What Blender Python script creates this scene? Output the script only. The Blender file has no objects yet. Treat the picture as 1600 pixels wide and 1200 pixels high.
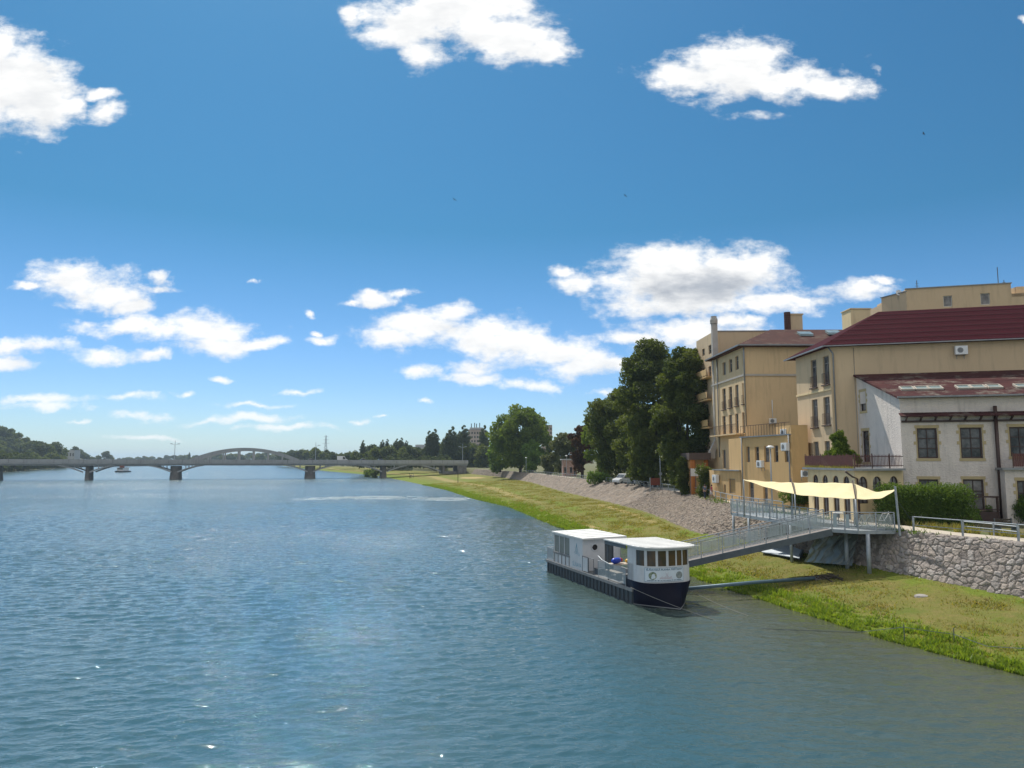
import bpy, bmesh, math, random
import numpy as np
from mathutils import Vector, Matrix
random.seed(7)
sc = bpy.context.scene
col = sc.collection
# ------------------------------------------------------------------ camera
F = 1150.0; PITCH = math.atan(118/F); CH = 8.7
cam = bpy.data.cameras.new('camera'); cam.sensor_width = 36; cam.lens = F/1600*36
cam.clip_start = .1; cam.clip_end = 30000
camo = bpy.data.objects.new('camera', cam); col.objects.link(camo)
camo.location = (0, 0, CH); camo.rotation_euler = (math.pi/2+PITCH, 0, 0)
sc.camera = camo
# ------------------------------------------------------------------ light
SUN_AZ, SUN_EL = math.radians(-22), math.radians(56)      # azimuth from +Y towards +X
SKY = .115
sun = bpy.data.lights.new('sun', 'SUN'); sun.energy = 4.3; sun.angle = math.radians(.5); sun.color = (1, .95, .86)
suno = bpy.data.objects.new('sun', sun); col.objects.link(suno)
sd = Vector((math.sin(SUN_AZ)*math.cos(SUN_EL), math.cos(SUN_AZ)*math.cos(SUN_EL), math.sin(SUN_EL)))
suno.rotation_euler = sd.to_track_quat('Z', 'Y').to_euler(); suno.location = (0, 0, 60)
sc.view_settings.view_transform = 'Standard'; sc.view_settings.look = 'None'
sc.view_settings.exposure = 0.21; sc.view_settings.gamma = 1
sc.cycles.use_denoising = True
sc.cycles.max_bounces = 6; sc.cycles.transparent_max_bounces = 12; sc.cycles.volume_bounces = 0
sc.cycles.sample_clamp_indirect = 8
# ------------------------------------------------------------------ sky with its clouds
w = bpy.data.worlds.new('World'); sc.world = w; w.use_nodes = True
nt = w.node_tree; nt.nodes.clear(); N = nt.nodes; LK = nt.links.new
def nd(t, **k):
    n = N.new(t)
    for a, b in k.items(): setattr(n, a, b)
    return n
def vm(op, a, b=None, c=None):
    n = nd('ShaderNodeVectorMath', operation=op)
    for i, x in enumerate((a, b, c)):
        if x is None: continue
        if hasattr(x, 'links'): LK(x, n.inputs[i])
        else: n.inputs[i].default_value = x
    return n.outputs['Value'] if op in ('LENGTH', 'DOT_PRODUCT') else n.outputs[0]
def mt(op, a, b=None, c=None, clamp=False):
    n = nd('ShaderNodeMath', operation=op, use_clamp=clamp)
    for i, x in enumerate((a, b, c)):
        if x is None: continue
        if hasattr(x, 'links'): LK(x, n.inputs[i])
        else: n.inputs[i].default_value = x
    return n.outputs[0]
def smooth(x, a, b):
    n = nd('ShaderNodeMapRange', interpolation_type='SMOOTHSTEP'); LK(x, n.inputs[0])
    n.inputs[1].default_value = a; n.inputs[2].default_value = b
    return n.outputs[0]
def mixc(f, a, b):
    n = nd('ShaderNodeMix', data_type='RGBA'); 
    for s, x in ((n.inputs[0], f), (n.inputs[6], a), (n.inputs[7], b)):
        if hasattr(x, 'links'): LK(x, s)
        else: s.default_value = x
    return n.outputs[2]
sky = nd('ShaderNodeTexSky', sky_type='NISHITA', sun_disc=False, sun_elevation=SUN_EL, sun_rotation=SUN_AZ,
         air_density=1.0, dust_density=.35, ozone_density=2.2)
tc = nd('ShaderNodeTexCoord')
sep = nd('ShaderNodeSeparateXYZ'); LK(tc.outputs['Generated'], sep.inputs[0])
ya = mt('MAXIMUM', sep.outputs[1], .05)
cmb = nd('ShaderNodeCombineXYZ')
LK(mt('DIVIDE', sep.outputs[0], ya), cmb.inputs[0]); LK(mt('DIVIDE', sep.outputs[2], ya), cmb.inputs[1])
p0 = cmb.outputs[0]
nz = nd('ShaderNodeTexNoise', noise_dimensions='2D'); LK(p0, nz.inputs['Vector'])
nz.inputs['Scale'].default_value = 9; nz.inputs['Detail'].default_value = 7; nz.inputs['Roughness'].default_value = .58
wv = vm('SUBTRACT', nz.outputs['Color'], (.5, .5, .5))
wv = vm('MULTIPLY', wv, (.075, .04, 0))
p1 = vm('ADD', p0, wv)
CL = """20,130,92,72 65,155,55,48 0,75,50,40 105,165,30,22 160,178,38,18 150,150,26,9
640,35,75,48 660,85,42,24 722,10,140,50 800,55,85,40 850,72,60,28 556,28,24,20 745,35,60,40
1150,112,112,42 1070,122,72,30 1225,130,95,28 1290,135,75,20 1185,82,52,24 1185,182,44,7 1368,108,14,16 1140,105,80,45
1080,445,155,46 1045,418,98,36 1140,418,92,32 1200,468,90,20 1070,472,135,22 895,440,42,13 868,428,24,10 1255,468,50,10
1350,450,62,17 1392,436,30,8 585,466,38,12 622,454,30,7 548,470,24,5
650,506,76,27 618,530,56,20 705,494,50,20 745,525,74,29 800,540,88,29 860,550,76,26 905,566,68,20 940,572,40,12
655,586,32,9 738,578,46,15 742,592,54,9 832,600,48,9 945,611,24,5 1085,520,118,22 1010,530,66,16 1150,505,64,13 1180,500,30,8
128,438,86,25 108,428,66,18 165,462,66,20 200,478,44,12 42,444,42,8 256,438,18,17 252,457,28,6 190,508,68,15 250,514,70,17 312,518,80,24 335,540,62,15 395,538,54,9 150,502,30,7
30,542,82,13 165,556,62,13 232,556,26,10 12,570,48,12 500,532,30,7 490,520,14,4 480,488,8,6 405,440,7,4
65,624,68,8 75,634,66,6 212,620,38,5 291,611,18,4 355,593,19,4 463,611,26,4.5 400,633,50,4.5 228,648,44,7 400,655,58,8 560,657,24,4 674,631,11,3.5
318,658,36,5 126,658,15,3.5 440,672,70,5 235,683,60,4 600,650,10,3 1600,30,14,8"""
K = .995
acc = None; acu = None; SHIFT = .020
def pc(u, v):
    y = (600-v)/F; dy = math.cos(PITCH)-y*math.sin(PITCH)
    return ((u-800)/F/dy, (math.sin(PITCH)+y*math.cos(PITCH))/dy)
for e in CL.split():
    u, v, ru, rv = map(float, e.split(','))
    c = pc(u, v); su, sv = F/ru/1.22, F/rv/1.42
    L = vm('LENGTH', vm('MULTIPLY_ADD', p1, (su, sv, 0), (-c[0]*su, -c[1]*sv, 0)))
    k = (.40 if v < 300 else .66) if rv < 8 or u == 1368 else max(.92, (rv/30)**.35)
    m = mt('MULTIPLY_ADD', L, -k, k)
    acc = m if acc is None else mt('MAXIMUM', acc, m)
    if rv >= 11:                      # how much of the cloud lies above this point, between it and the sun
        L = vm('LENGTH', vm('MULTIPLY_ADD', p1, (su, sv, 0), (-c[0]*su, (SHIFT*min(1.4, rv/26)-c[1])*sv, 0)))
        m = mt('MULTIPLY_ADD', L, -k, k); acu = m if acu is None else mt('MAXIMUM', acu, m)
n2 = nd('ShaderNodeTexNoise', noise_dimensions='3D'); LK(vm('MULTIPLY', p0, (1, 1.7, 1)), n2.inputs['Vector'])
n2.inputs['Scale'].default_value = 22; n2.inputs['Detail'].default_value = 10; n2.inputs['Roughness'].default_value = .62
dn = mt('MULTIPLY_ADD', mt('SUBTRACT', n2.outputs[0], .49), 1.8, acc)
front = smooth(sep.outputs[1], .05, .2)
op = mt('MULTIPLY', smooth(dn, -.02, .72), front)
lowfade = smooth(sep.outputs[2], .0, .16)
op = mt('MULTIPLY', op, mt('MULTIPLY_ADD', lowfade, .20, .79))
# thin edges pass the sun's light, thick hearts look grey from below
n3 = nd('ShaderNodeTexNoise', noise_dimensions='3D'); LK(vm('MULTIPLY', p0, (1, 2.4, 1)), n3.inputs['Vector'])
n3.inputs['Scale'].default_value = 13; n3.inputs['Detail'].default_value = 6; n3.inputs['Roughness'].default_value = .6
hc = pc(1100, 446)
hl = vm('LENGTH', vm('MULTIPLY_ADD', p1, (F/130, F/42, 0), (-hc[0]*F/130, -hc[1]*F/42, 0)))
heart = mt('MULTIPLY', smooth(mt('ADD', mt('SUBTRACT', 1.1, hl), mt('MULTIPLY', mt('SUBTRACT', n3.outputs[0], .5), 1.6)), 0, 1.15), .66)
thick = mt('ADD', mt('MULTIPLY', smooth(mt('MULTIPLY_ADD', mt('SUBTRACT', n3.outputs[0], .5), 4.2, acu), -.3, 2.0), .40), heart, None, True)
cloudcol = mixc(thick, (8.4, 8.35, 8.2, 1), (3.3, 3.6, 4.1, 1))
rp = nd('ShaderNodeValToRGB'); LK(sep.outputs[2], rp.inputs[0]); re_ = rp.color_ramp.elements
re_[0].color = (.60, .77, .96, 1); re_[1].color = (.5, .8, .9, 1)
for p_, c_ in ((.10, (.44, .65, .93, 1)), (.3, (.20, .517, .636, 1)), (.5, (.24, .58, .70, 1))):
    q_ = re_.new(p_); q_.color = c_
tint = rp.outputs[0]
# unseen bright cloud added behind the camera as fill light for the facades
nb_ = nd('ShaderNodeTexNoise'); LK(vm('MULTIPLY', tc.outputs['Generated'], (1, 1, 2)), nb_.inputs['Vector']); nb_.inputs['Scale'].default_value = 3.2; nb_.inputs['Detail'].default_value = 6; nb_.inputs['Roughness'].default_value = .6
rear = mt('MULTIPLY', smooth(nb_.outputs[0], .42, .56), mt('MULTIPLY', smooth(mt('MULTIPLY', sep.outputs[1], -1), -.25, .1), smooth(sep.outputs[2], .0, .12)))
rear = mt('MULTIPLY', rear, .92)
skyc = vm('MULTIPLY', sky.outputs[0], tint)
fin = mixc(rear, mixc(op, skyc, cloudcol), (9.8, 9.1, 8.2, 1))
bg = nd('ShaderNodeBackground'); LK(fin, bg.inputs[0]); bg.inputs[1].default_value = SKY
out = nd('ShaderNodeOutputWorld'); LK(bg.outputs[0], out.inputs[0])
w.cycles.sampling_method = 'MANUAL'; w.cycles.sample_map_resolution = 512

# ------------------------------------------------------------------ survey helpers: sight lines of the photograph meet the real planes
def ray(u, v):
    x = (u-800)/F; y = (600-v)/F
    return Vector((x, math.cos(PITCH)-y*math.sin(PITCH), math.sin(PITCH)+y*math.cos(PITCH)))
def P(u, v, Y):
    d = ray(u, v); t = Y/d.y; return Vector((d.x*t, Y, CH+d.z*t))
def G(u, v, z):
    d = ray(u, v); t = (z-CH)/d.z; return Vector((d.x*t, d.y*t, z))
def W(u, v, A, B):                     # -> distance along A-B, height
    d = ray(u, v); ex, ey = B[0]-A[0], B[1]-A[1]; L = math.hypot(ex, ey); ex /= L; ey /= L
    nx, ny = ey, -ex
    t = (A[0]*nx+A[1]*ny)/(d.x*nx+d.y*ny)
    return ((d.x*t-A[0])*ex+(d.y*t-A[1])*ey, CH+d.z*t)

# ------------------------------------------------------------------ materials
def material(name, colr=(.5, .5, .5), rough=.7, metal=0, noise=None, bump=None, spec=.5, streak=0, **k):
    """noise=(scale, other colour, contrast); bump=(scale, strength, distance)"""
    m = bpy.data.materials.new(name); m.use_nodes = True; t = m.node_tree; b = t.nodes['Principled BSDF']
    b.inputs['Base Color'].default_value = (*colr, 1); b.inputs['Roughness'].default_value = rough
    b.inputs['Metallic'].default_value = metal; b.inputs['Specular IOR Level'].default_value = spec
    c = t.nodes.new('ShaderNodeTexCoord')
    if noise:
        n = t.nodes.new('ShaderNodeTexNoise'); t.links.new(c.outputs['Object'], n.inputs[0])
        n.inputs['Scale'].default_value = noise[0]; n.inputs['Detail'].default_value = 8; n.inputs['Roughness'].default_value = .65
        r = t.nodes.new('ShaderNodeMapRange'); t.links.new(n.outputs[0], r.inputs[0])
        r.inputs[1].default_value = .5-noise[2]; r.inputs[2].default_value = .5+noise[2]
        x = t.nodes.new('ShaderNodeMix'); x.data_type = 'RGBA'; t.links.new(r.outputs[0], x.inputs[0])
        x.inputs[6].default_value = (*colr, 1); x.inputs[7].default_value = (*noise[1], 1)
        t.links.new(x.outputs[2], b.inputs['Base Color'])
    if streak:                            # rain streaks and grime, stretched down the wall
        mp = t.nodes.new('ShaderNodeMapping'); t.links.new(c.outputs['Object'], mp.inputs[0]); mp.inputs['Scale'].default_value = (1, 1, .13)
        n = t.nodes.new('ShaderNodeTexNoise'); t.links.new(mp.outputs[0], n.inputs[0]); n.inputs['Scale'].default_value = 1.6; n.inputs['Detail'].default_value = 9; n.inputs['Roughness'].default_value = .7
        r = t.nodes.new('ShaderNodeMapRange'); t.links.new(n.outputs[0], r.inputs[0]); r.inputs[1].default_value = .50; r.inputs[2].default_value = .68; r.inputs[3].default_value = 1; r.inputs[4].default_value = 1-streak
        y = t.nodes.new('ShaderNodeMix'); y.data_type = 'RGBA'; y.blend_type = 'MULTIPLY'; y.inputs[0].default_value = 1; t.links.new(x.outputs[2], y.inputs[6]); t.links.new(r.outputs[0], y.inputs[7]); t.links.new(y.outputs[2], b.inputs['Base Color'])
    if bump:
        n = t.nodes.new('ShaderNodeTexNoise'); t.links.new(c.outputs['Object'], n.inputs[0])
        n.inputs['Scale'].default_value = bump[0]; n.inputs['Detail'].default_value = 5
        u = t.nodes.new('ShaderNodeBump'); t.links.new(n.outputs[0], u.inputs['Height'])
        u.inputs['Strength'].default_value = bump[1]; u.inputs['Distance'].default_value = bump[2]
        t.links.new(u.outputs[0], b.inputs['Normal'])
    return m
M = {}
M['white_stucco'] = material('rough_white_render', (.76, .69, .62), .95, noise=(.9, (.64, .57, .52), .28), bump=(9, 1, .06), streak=0.22)
M['tan'] = material('tan_render', (.64, .485, .31), .92, noise=(.5, (.58, .44, .28), .3), bump=(30, .4, .01), streak=0.16)
M['cream'] = material('cream_render', (.76, .61, .36), .92, noise=(.5, (.70, .56, .33), .3), bump=(30, .4, .01), streak=0.16)
M['yellow'] = material('pale_yellow_render', (.69, .51, .30), .92, noise=(.4, (.62, .46, .27), .3), bump=(30, .4, .01), streak=0.18)
M['orange'] = material('orange_render', (.64, .42, .19), .92, noise=(.5, (.58, .38, .175), .3), bump=(30, .4, .01), streak=0.16)
M['deep_orange'] = material('deep_orange_render', (.45, .16, .04), .9, noise=(.5, (.40, .15, .04), .3))
M['trim_yellow'] = material('yellow_window_surround', (.50, .40, .22), .9, noise=(3, (.44, .35, .20), .2))
M['brownwood'] = material('dark_brown_wood', (.045, .02, .018), .5, noise=(6, (.06, .03, .022), .2))
M['redwood'] = material('red_brown_pickets', (.13, .035, .028), .6, noise=(4, (.08, .028, .022), .2))
M['whiteframe'] = material('white_window_frame', (.62, .62, .58), .5)
M['greyframe'] = material('grey_window_frame', (.22, .20, .18), .5)
M['glass'] = material('window_glass', (.02, .024, .028), .12, spec=.35, noise=(.9, (.16, .16, .165), .12))  # pale patches in the pane colour stand in for reflections and curtains
M['curtain'] = material('glass_with_blind', (.13, .12, .12), .3, spec=.3, noise=(1.1, (.28, .27, .26), .10))
M['zinc'] = material('zinc_sheet', (.30, .31, .32), .45, .4, noise=(2, (.2, .21, .22), .2))
M['steel'] = material('galvanised_steel', (.38, .42, .45), .5, .3, noise=(3, (.28, .31, .34), .2))
M['darksteel'] = material('dark_painted_steel', (.07, .09, .11), .5, .2, noise=(3, (.11, .13, .15), .2))
M['rust'] = material('dark_rusty_rail', (.06, .045, .04), .7, noise=(5, (.12, .07, .05), .2))
M['concrete'] = material('concrete', (.33, .32, .30), .9, noise=(.35, (.25, .245, .24), .25), bump=(6, .4, .03), streak=0.2)
M['bridge'] = material('bridge_concrete', (.36, .37, .38), .9, noise=(.3, (.27, .275, .28), .25), streak=0.22)
M['pier'] = material('pier_stone', (.22, .21, .20), .95, noise=(.6, (.11, .105, .10), .2), bump=(2, .6, .2), streak=0.3)
M['beige'] = material('beige_stone', (.42, .32, .22), .95, noise=(.6, (.33, .25, .18), .2))
M['path'] = material('pale_path_concrete', (.50, .44, .36), .95, noise=(.8, (.40, .35, .28), .25), bump=(12, .4, .02))
M['bark'] = material('bark', (.07, .055, .04), .95, noise=(5, (.035, .028, .02), .2), bump=(10, 1, .03))
M['white'] = material('white_paint', (.76, .77, .77), .4, noise=(1.2, (.68, .69, .69), .25))
M['boatwhite'] = material('boat_white_paint', (.62, .64, .66), .5, noise=(1.5, (.52, .54, .56), .25), streak=0.16)
M['roofwhite'] = material('white_roof_sheet', (.74, .74, .72), .6, noise=(1.2, (.60, .60, .57), .25))
M['navy'] = material('navy_hull_paint', (.002, .003, .014), .5, spec=.15, noise=(2, (.004, .006, .018), .2))
M['hull'] = material('dark_pontoon_steel', (.03, .042, .055), .5, noise=(1.6, (.055, .06, .065), .2), streak=0.3)
M['deck'] = material('grey_deck', (.20, .21, .21), .85, noise=(1.5, (.13, .13, .13), .25))
M['rim'] = material('grey_rim', (.24, .26, .27), .7, noise=(2, (.15, .15, .15), .2))
M['sail'] = material('cream_sailcloth', (.76, .66, .40), .9, noise=(1, (.68, .57, .32), .3), streak=0.08)
M['tarp'] = material('grey_green_tarpaulin', (.22, .25, .24), .35, noise=(1.2, (.15, .17, .17), .2))
M['blue'] = material('blue_plastic', (.02, .06, .50), .35)
M['yellowplastic'] = material('yellow_plastic', (.75, .45, .03), .4)
M['red'] = material('red_plastic', (.45, .03, .02), .4)
M['brick'] = material('brown_red_board', (.22, .055, .03), .8, noise=(3, (.15, .04, .025), .2))
M['skin'] = material('skin', (.50, .30, .21), .6)
M['pink'] = material('pink_cloth', (.62, .05, .15), .9, noise=(8, (.5, .04, .12), .2))
M['palecloth'] = material('pale_cloth', (.55, .52, .52), .9)
M['blueshirt'] = material('grey_blue_cloth', (.13, .17, .24), .9, noise=(8, (.10, .13, .19), .2))
M['darkcloth'] = material('dark_cloth', (.03, .04, .07), .9)
M['hair'] = material('hair', (.05, .03, .02), .7)
M['tyre'] = material('rubber', (.02, .02, .02), .8)
M['carpaint'] = material('white_car_paint', (.62, .63, .63), .25)
M['darkcar'] = material('dark_car_paint', (.03, .035, .045), .2)
M['lampglass'] = material('lamp_cover', (.7, .7, .68), .3)
M['rock'] = material('rock', (.3, .28, .26), .9)
M['fan'] = material('grey_fan_guard', (.26, .27, .28), .6)
M['rope'] = material('weathered_rope', (.26, .26, .24), .9)
M['black'] = material('black_paint', (.012, .012, .015), .5)
M['bluetext'] = material('teal_lettering', (.02, .10, .18), .6)
M['faintblue'] = material('pale_blue_print', (.16, .36, .46), .6)
M['faintred'] = material('rose_print', (.42, .20, .22), .6)
M['greenprint'] = material('green_emblem_print', (.10, .16, .09), .6, noise=(5, (.35, .38, .28), .05))
M['greyprint'] = material('grey_emblem_print', (.14, .18, .19), .6, noise=(5, (.3, .33, .32), .1))
M['duct'] = material('pale_duct', (.48, .44, .40), .7, noise=(1.5, (.38, .35, .31), .2))
M['soil'] = material('garden_soil', (.16, .12, .07), .98, noise=(1.5, (.13, .15, .05), .15), bump=(5, .6, .1))
M['farwall'] = material('far_building_wall', (.40, .33, .29), .9, noise=(.2, (.33, .27, .24), .2), streak=0.15)
M['fargrey'] = material('far_building_grey', (.40, .41, .42), .9)

def tile_mat(name, c1, c2, moss, rowlen, bigrow):
    m = bpy.data.materials.new(name); m.use_nodes = True; t = m.node_tree; n = t.nodes; l = t.links.new; b = n['Principled BSDF']
    c = n.new('ShaderNodeTexCoord'); s = n.new('ShaderNodeSeparateXYZ'); l(c.outputs['Object'], s.inputs[0])
    def wave(src, k):
        a = n.new('ShaderNodeMath'); a.operation = 'MULTIPLY'; l(src, a.inputs[0]); a.inputs[1].default_value = k
        f = n.new('ShaderNodeMath'); f.operation = 'FRACT'; l(a.outputs[0], f.inputs[0]); return f.outputs[0]
    z = wave(s.outputs[2], 1/rowlen); x = wave(s.outputs[0], 1/.24)
    px = n.new('ShaderNodeMath'); px.operation = 'PINGPONG'; l(x, px.inputs[0]); px.inputs[1].default_value = .5
    h = n.new('ShaderNodeMath'); h.operation = 'MULTIPLY_ADD'; l(px.outputs[0], h.inputs[0]); h.inputs[1].default_value = .8; l(z, h.inputs[2])
    bp = n.new('ShaderNodeBump'); l(h.outputs[0], bp.inputs['Height']); bp.inputs['Distance'].default_value = .05; bp.inputs['Strength'].default_value = .8
    bp.invert = True; l(bp.outputs[0], b.inputs['Normal'])
    no = n.new('ShaderNodeTexNoise'); l(c.outputs['Object'], no.inputs[0]); no.inputs['Scale'].default_value = .7; no.inputs['Detail'].default_value = 9; no.inputs['Roughness'].default_value = .7
    r = n.new('ShaderNodeMapRange'); l(no.outputs[0], r.inputs[0]); r.inputs[1].default_value = .35; r.inputs[2].default_value = .65
    m1 = n.new('ShaderNodeMix'); m1.data_type = 'RGBA'; l(r.outputs[0], m1.inputs[0]); m1.inputs[6].default_value = (*c1, 1); m1.inputs[7].default_value = (*c2, 1)
    # dark joint under every course
    j = n.new('ShaderNodeMapRange'); l(wave(s.outputs[2], 1/bigrow), j.inputs[0]); j.inputs[1].default_value = .0; j.inputs[2].default_value = .22; j.inputs[3].default_value = .55; j.inputs[4].default_value = 1
    m2 = n.new('ShaderNodeMix'); m2.data_type = 'RGBA'; m2.blend_type = 'MULTIPLY'; m2.inputs[0].default_value = 1; l(m1.outputs[2], m2.inputs[6]); l(j.outputs[0], m2.inputs[7])
    o = m2.outputs[2]
    if moss:
        no2 = n.new('ShaderNodeTexNoise'); l(c.outputs['Object'], no2.inputs[0]); no2.inputs['Scale'].default_value = .55; no2.inputs['Detail'].default_value = 10; no2.inputs['Roughness'].default_value = .75
        r2 = n.new('ShaderNodeMapRange'); l(no2.outputs[0], r2.inputs[0]); r2.inputs[1].default_value = .52; r2.inputs[2].default_value = .64
        m3 = n.new('ShaderNodeMix'); m3.data_type = 'RGBA'; l(r2.outputs[0], m3.inputs[0]); l(o, m3.inputs[6]); m3.inputs[7].default_value = (*moss, 1); o = m3.outputs[2]
    l(o, b.inputs['Base Color']); b.inputs['Roughness'].default_value = .9; b.inputs['Specular IOR Level'].default_value = .08
    return m
M['redroof'] = tile_mat('dark_red_tiles', (.048, .004, .010), (.040, .004, .009), None, .28, .56)
M['oldroof'] = tile_mat('weathered_red_tiles', (.085, .034, .033), (.055, .022, .024), (.17, .15, .125), .2, .2)
M['brownroof'] = tile_mat('brown_tiles', (.105, .052, .045), (.075, .042, .038), (.13, .10, .08), .25, .25)

def leaf_mat(name, c1, c2, trans=.35):
    m = bpy.data.materials.new(name); m.use_nodes = True; t = m.node_tree; n = t.nodes; l = t.links.new; n.clear()
    a = n.new('ShaderNodeAttribute'); a.attribute_name = 'tint'
    x = n.new('ShaderNodeMix'); x.data_type = 'RGBA'; l(a.outputs['Fac'], x.inputs[0]); x.inputs[6].default_value = (*c1, 1); x.inputs[7].default_value = (*c2, 1)
    d = n.new('ShaderNodeBsdfPrincipled'); l(x.outputs[2], d.inputs['Base Color']); d.inputs['Roughness'].default_value = .55; d.inputs['Specular IOR Level'].default_value = .3
    tr = n.new('ShaderNodeBsdfTranslucent')
    g = n.new('ShaderNodeMix'); g.data_type = 'RGBA'; g.blend_type = 'MULTIPLY'; g.inputs[0].default_value = 1; l(x.outputs[2], g.inputs[6]); g.inputs[7].default_value = (1.7, 1.6, .5, 1)
    l(g.outputs[2], tr.inputs[0])
    mx = n.new('ShaderNodeMixShader'); mx.inputs[0].default_value = trans; l(d.outputs[0], mx.inputs[1]); l(tr.outputs[0], mx.inputs[2])
    o = n.new('ShaderNodeOutputMaterial'); l(mx.outputs[0], o.inputs[0]); return m
M['leaf_dark'] = leaf_mat('dark_green_leaves', (.036, .062, .022), (.135, .165, .042), .42)
M['leaf_mid'] = leaf_mat('mid_green_leaves', (.06, .105, .02), (.16, .22, .035), .42)
M['leaf_light'] = leaf_mat('light_green_leaves', (.08, .15, .025), (.16, .25, .05), .4)
M['leaf_olive'] = leaf_mat('olive_leaves', (.08, .10, .05), (.14, .16, .08), .3)
M['leaf_purple'] = leaf_mat('purple_brown_leaves', (.05, .026, .018), (.10, .05, .025), .25)
M['leaf_far'] = leaf_mat('far_leaves', (.045, .07, .035), (.10, .13, .055), .3)
M['hedge'] = leaf_mat('hedge_leaves', (.05, .10, .02), (.13, .20, .035), .4)
M['grassblade'] = leaf_mat('shore_grass_blades', (.11, .19, .022), (.23, .30, .055), .45)
M['dryblade'] = leaf_mat('meadow_grass_blades', (.16, .18, .045), (.30, .25, .10), .4)

def mesh_mat():
    m = bpy.data.materials.new('wire_mesh_infill'); m.use_nodes = True; t = m.node_tree; n = t.nodes; l = t.links.new; b = n['Principled BSDF']
    b.inputs['Base Color'].default_value = (.42, .48, .50, 1); b.inputs['Metallic'].default_value = .3; b.inputs['Roughness'].default_value = .5
    c = n.new('ShaderNodeTexCoord'); s = n.new('ShaderNodeSeparateXYZ'); l(c.outputs['Object'], s.inputs[0])
    xy = n.new('ShaderNodeMath'); l(s.outputs[0], xy.inputs[0]); l(s.outputs[1], xy.inputs[1])
    def stripe(src):
        a = n.new('ShaderNodeMath'); a.operation = 'MULTIPLY'; l(src, a.inputs[0]); a.inputs[1].default_value = 18
        f = n.new('ShaderNodeMath'); f.operation = 'FRACT'; l(a.outputs[0], f.inputs[0])
        g = n.new('ShaderNodeMath'); g.operation = 'LESS_THAN'; l(f.outputs[0], g.inputs[0]); g.inputs[1].default_value = .32; return g.outputs[0]
    mx = n.new('ShaderNodeMath'); mx.operation = 'MAXIMUM'; l(stripe(xy.outputs[0]), mx.inputs[0]); l(stripe(s.outputs[2]), mx.inputs[1])
    tr = n.new('ShaderNodeBsdfTransparent'); ms = n.new('ShaderNodeMixShader'); l(mx.outputs[0], ms.inputs[0]); l(tr.outputs[0], ms.inputs[1]); l(b.outputs[0], ms.inputs[2])
    l(ms.outputs[0], n['Material Output'].inputs[0]); return m
M['mesh'] = mesh_mat()

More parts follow.
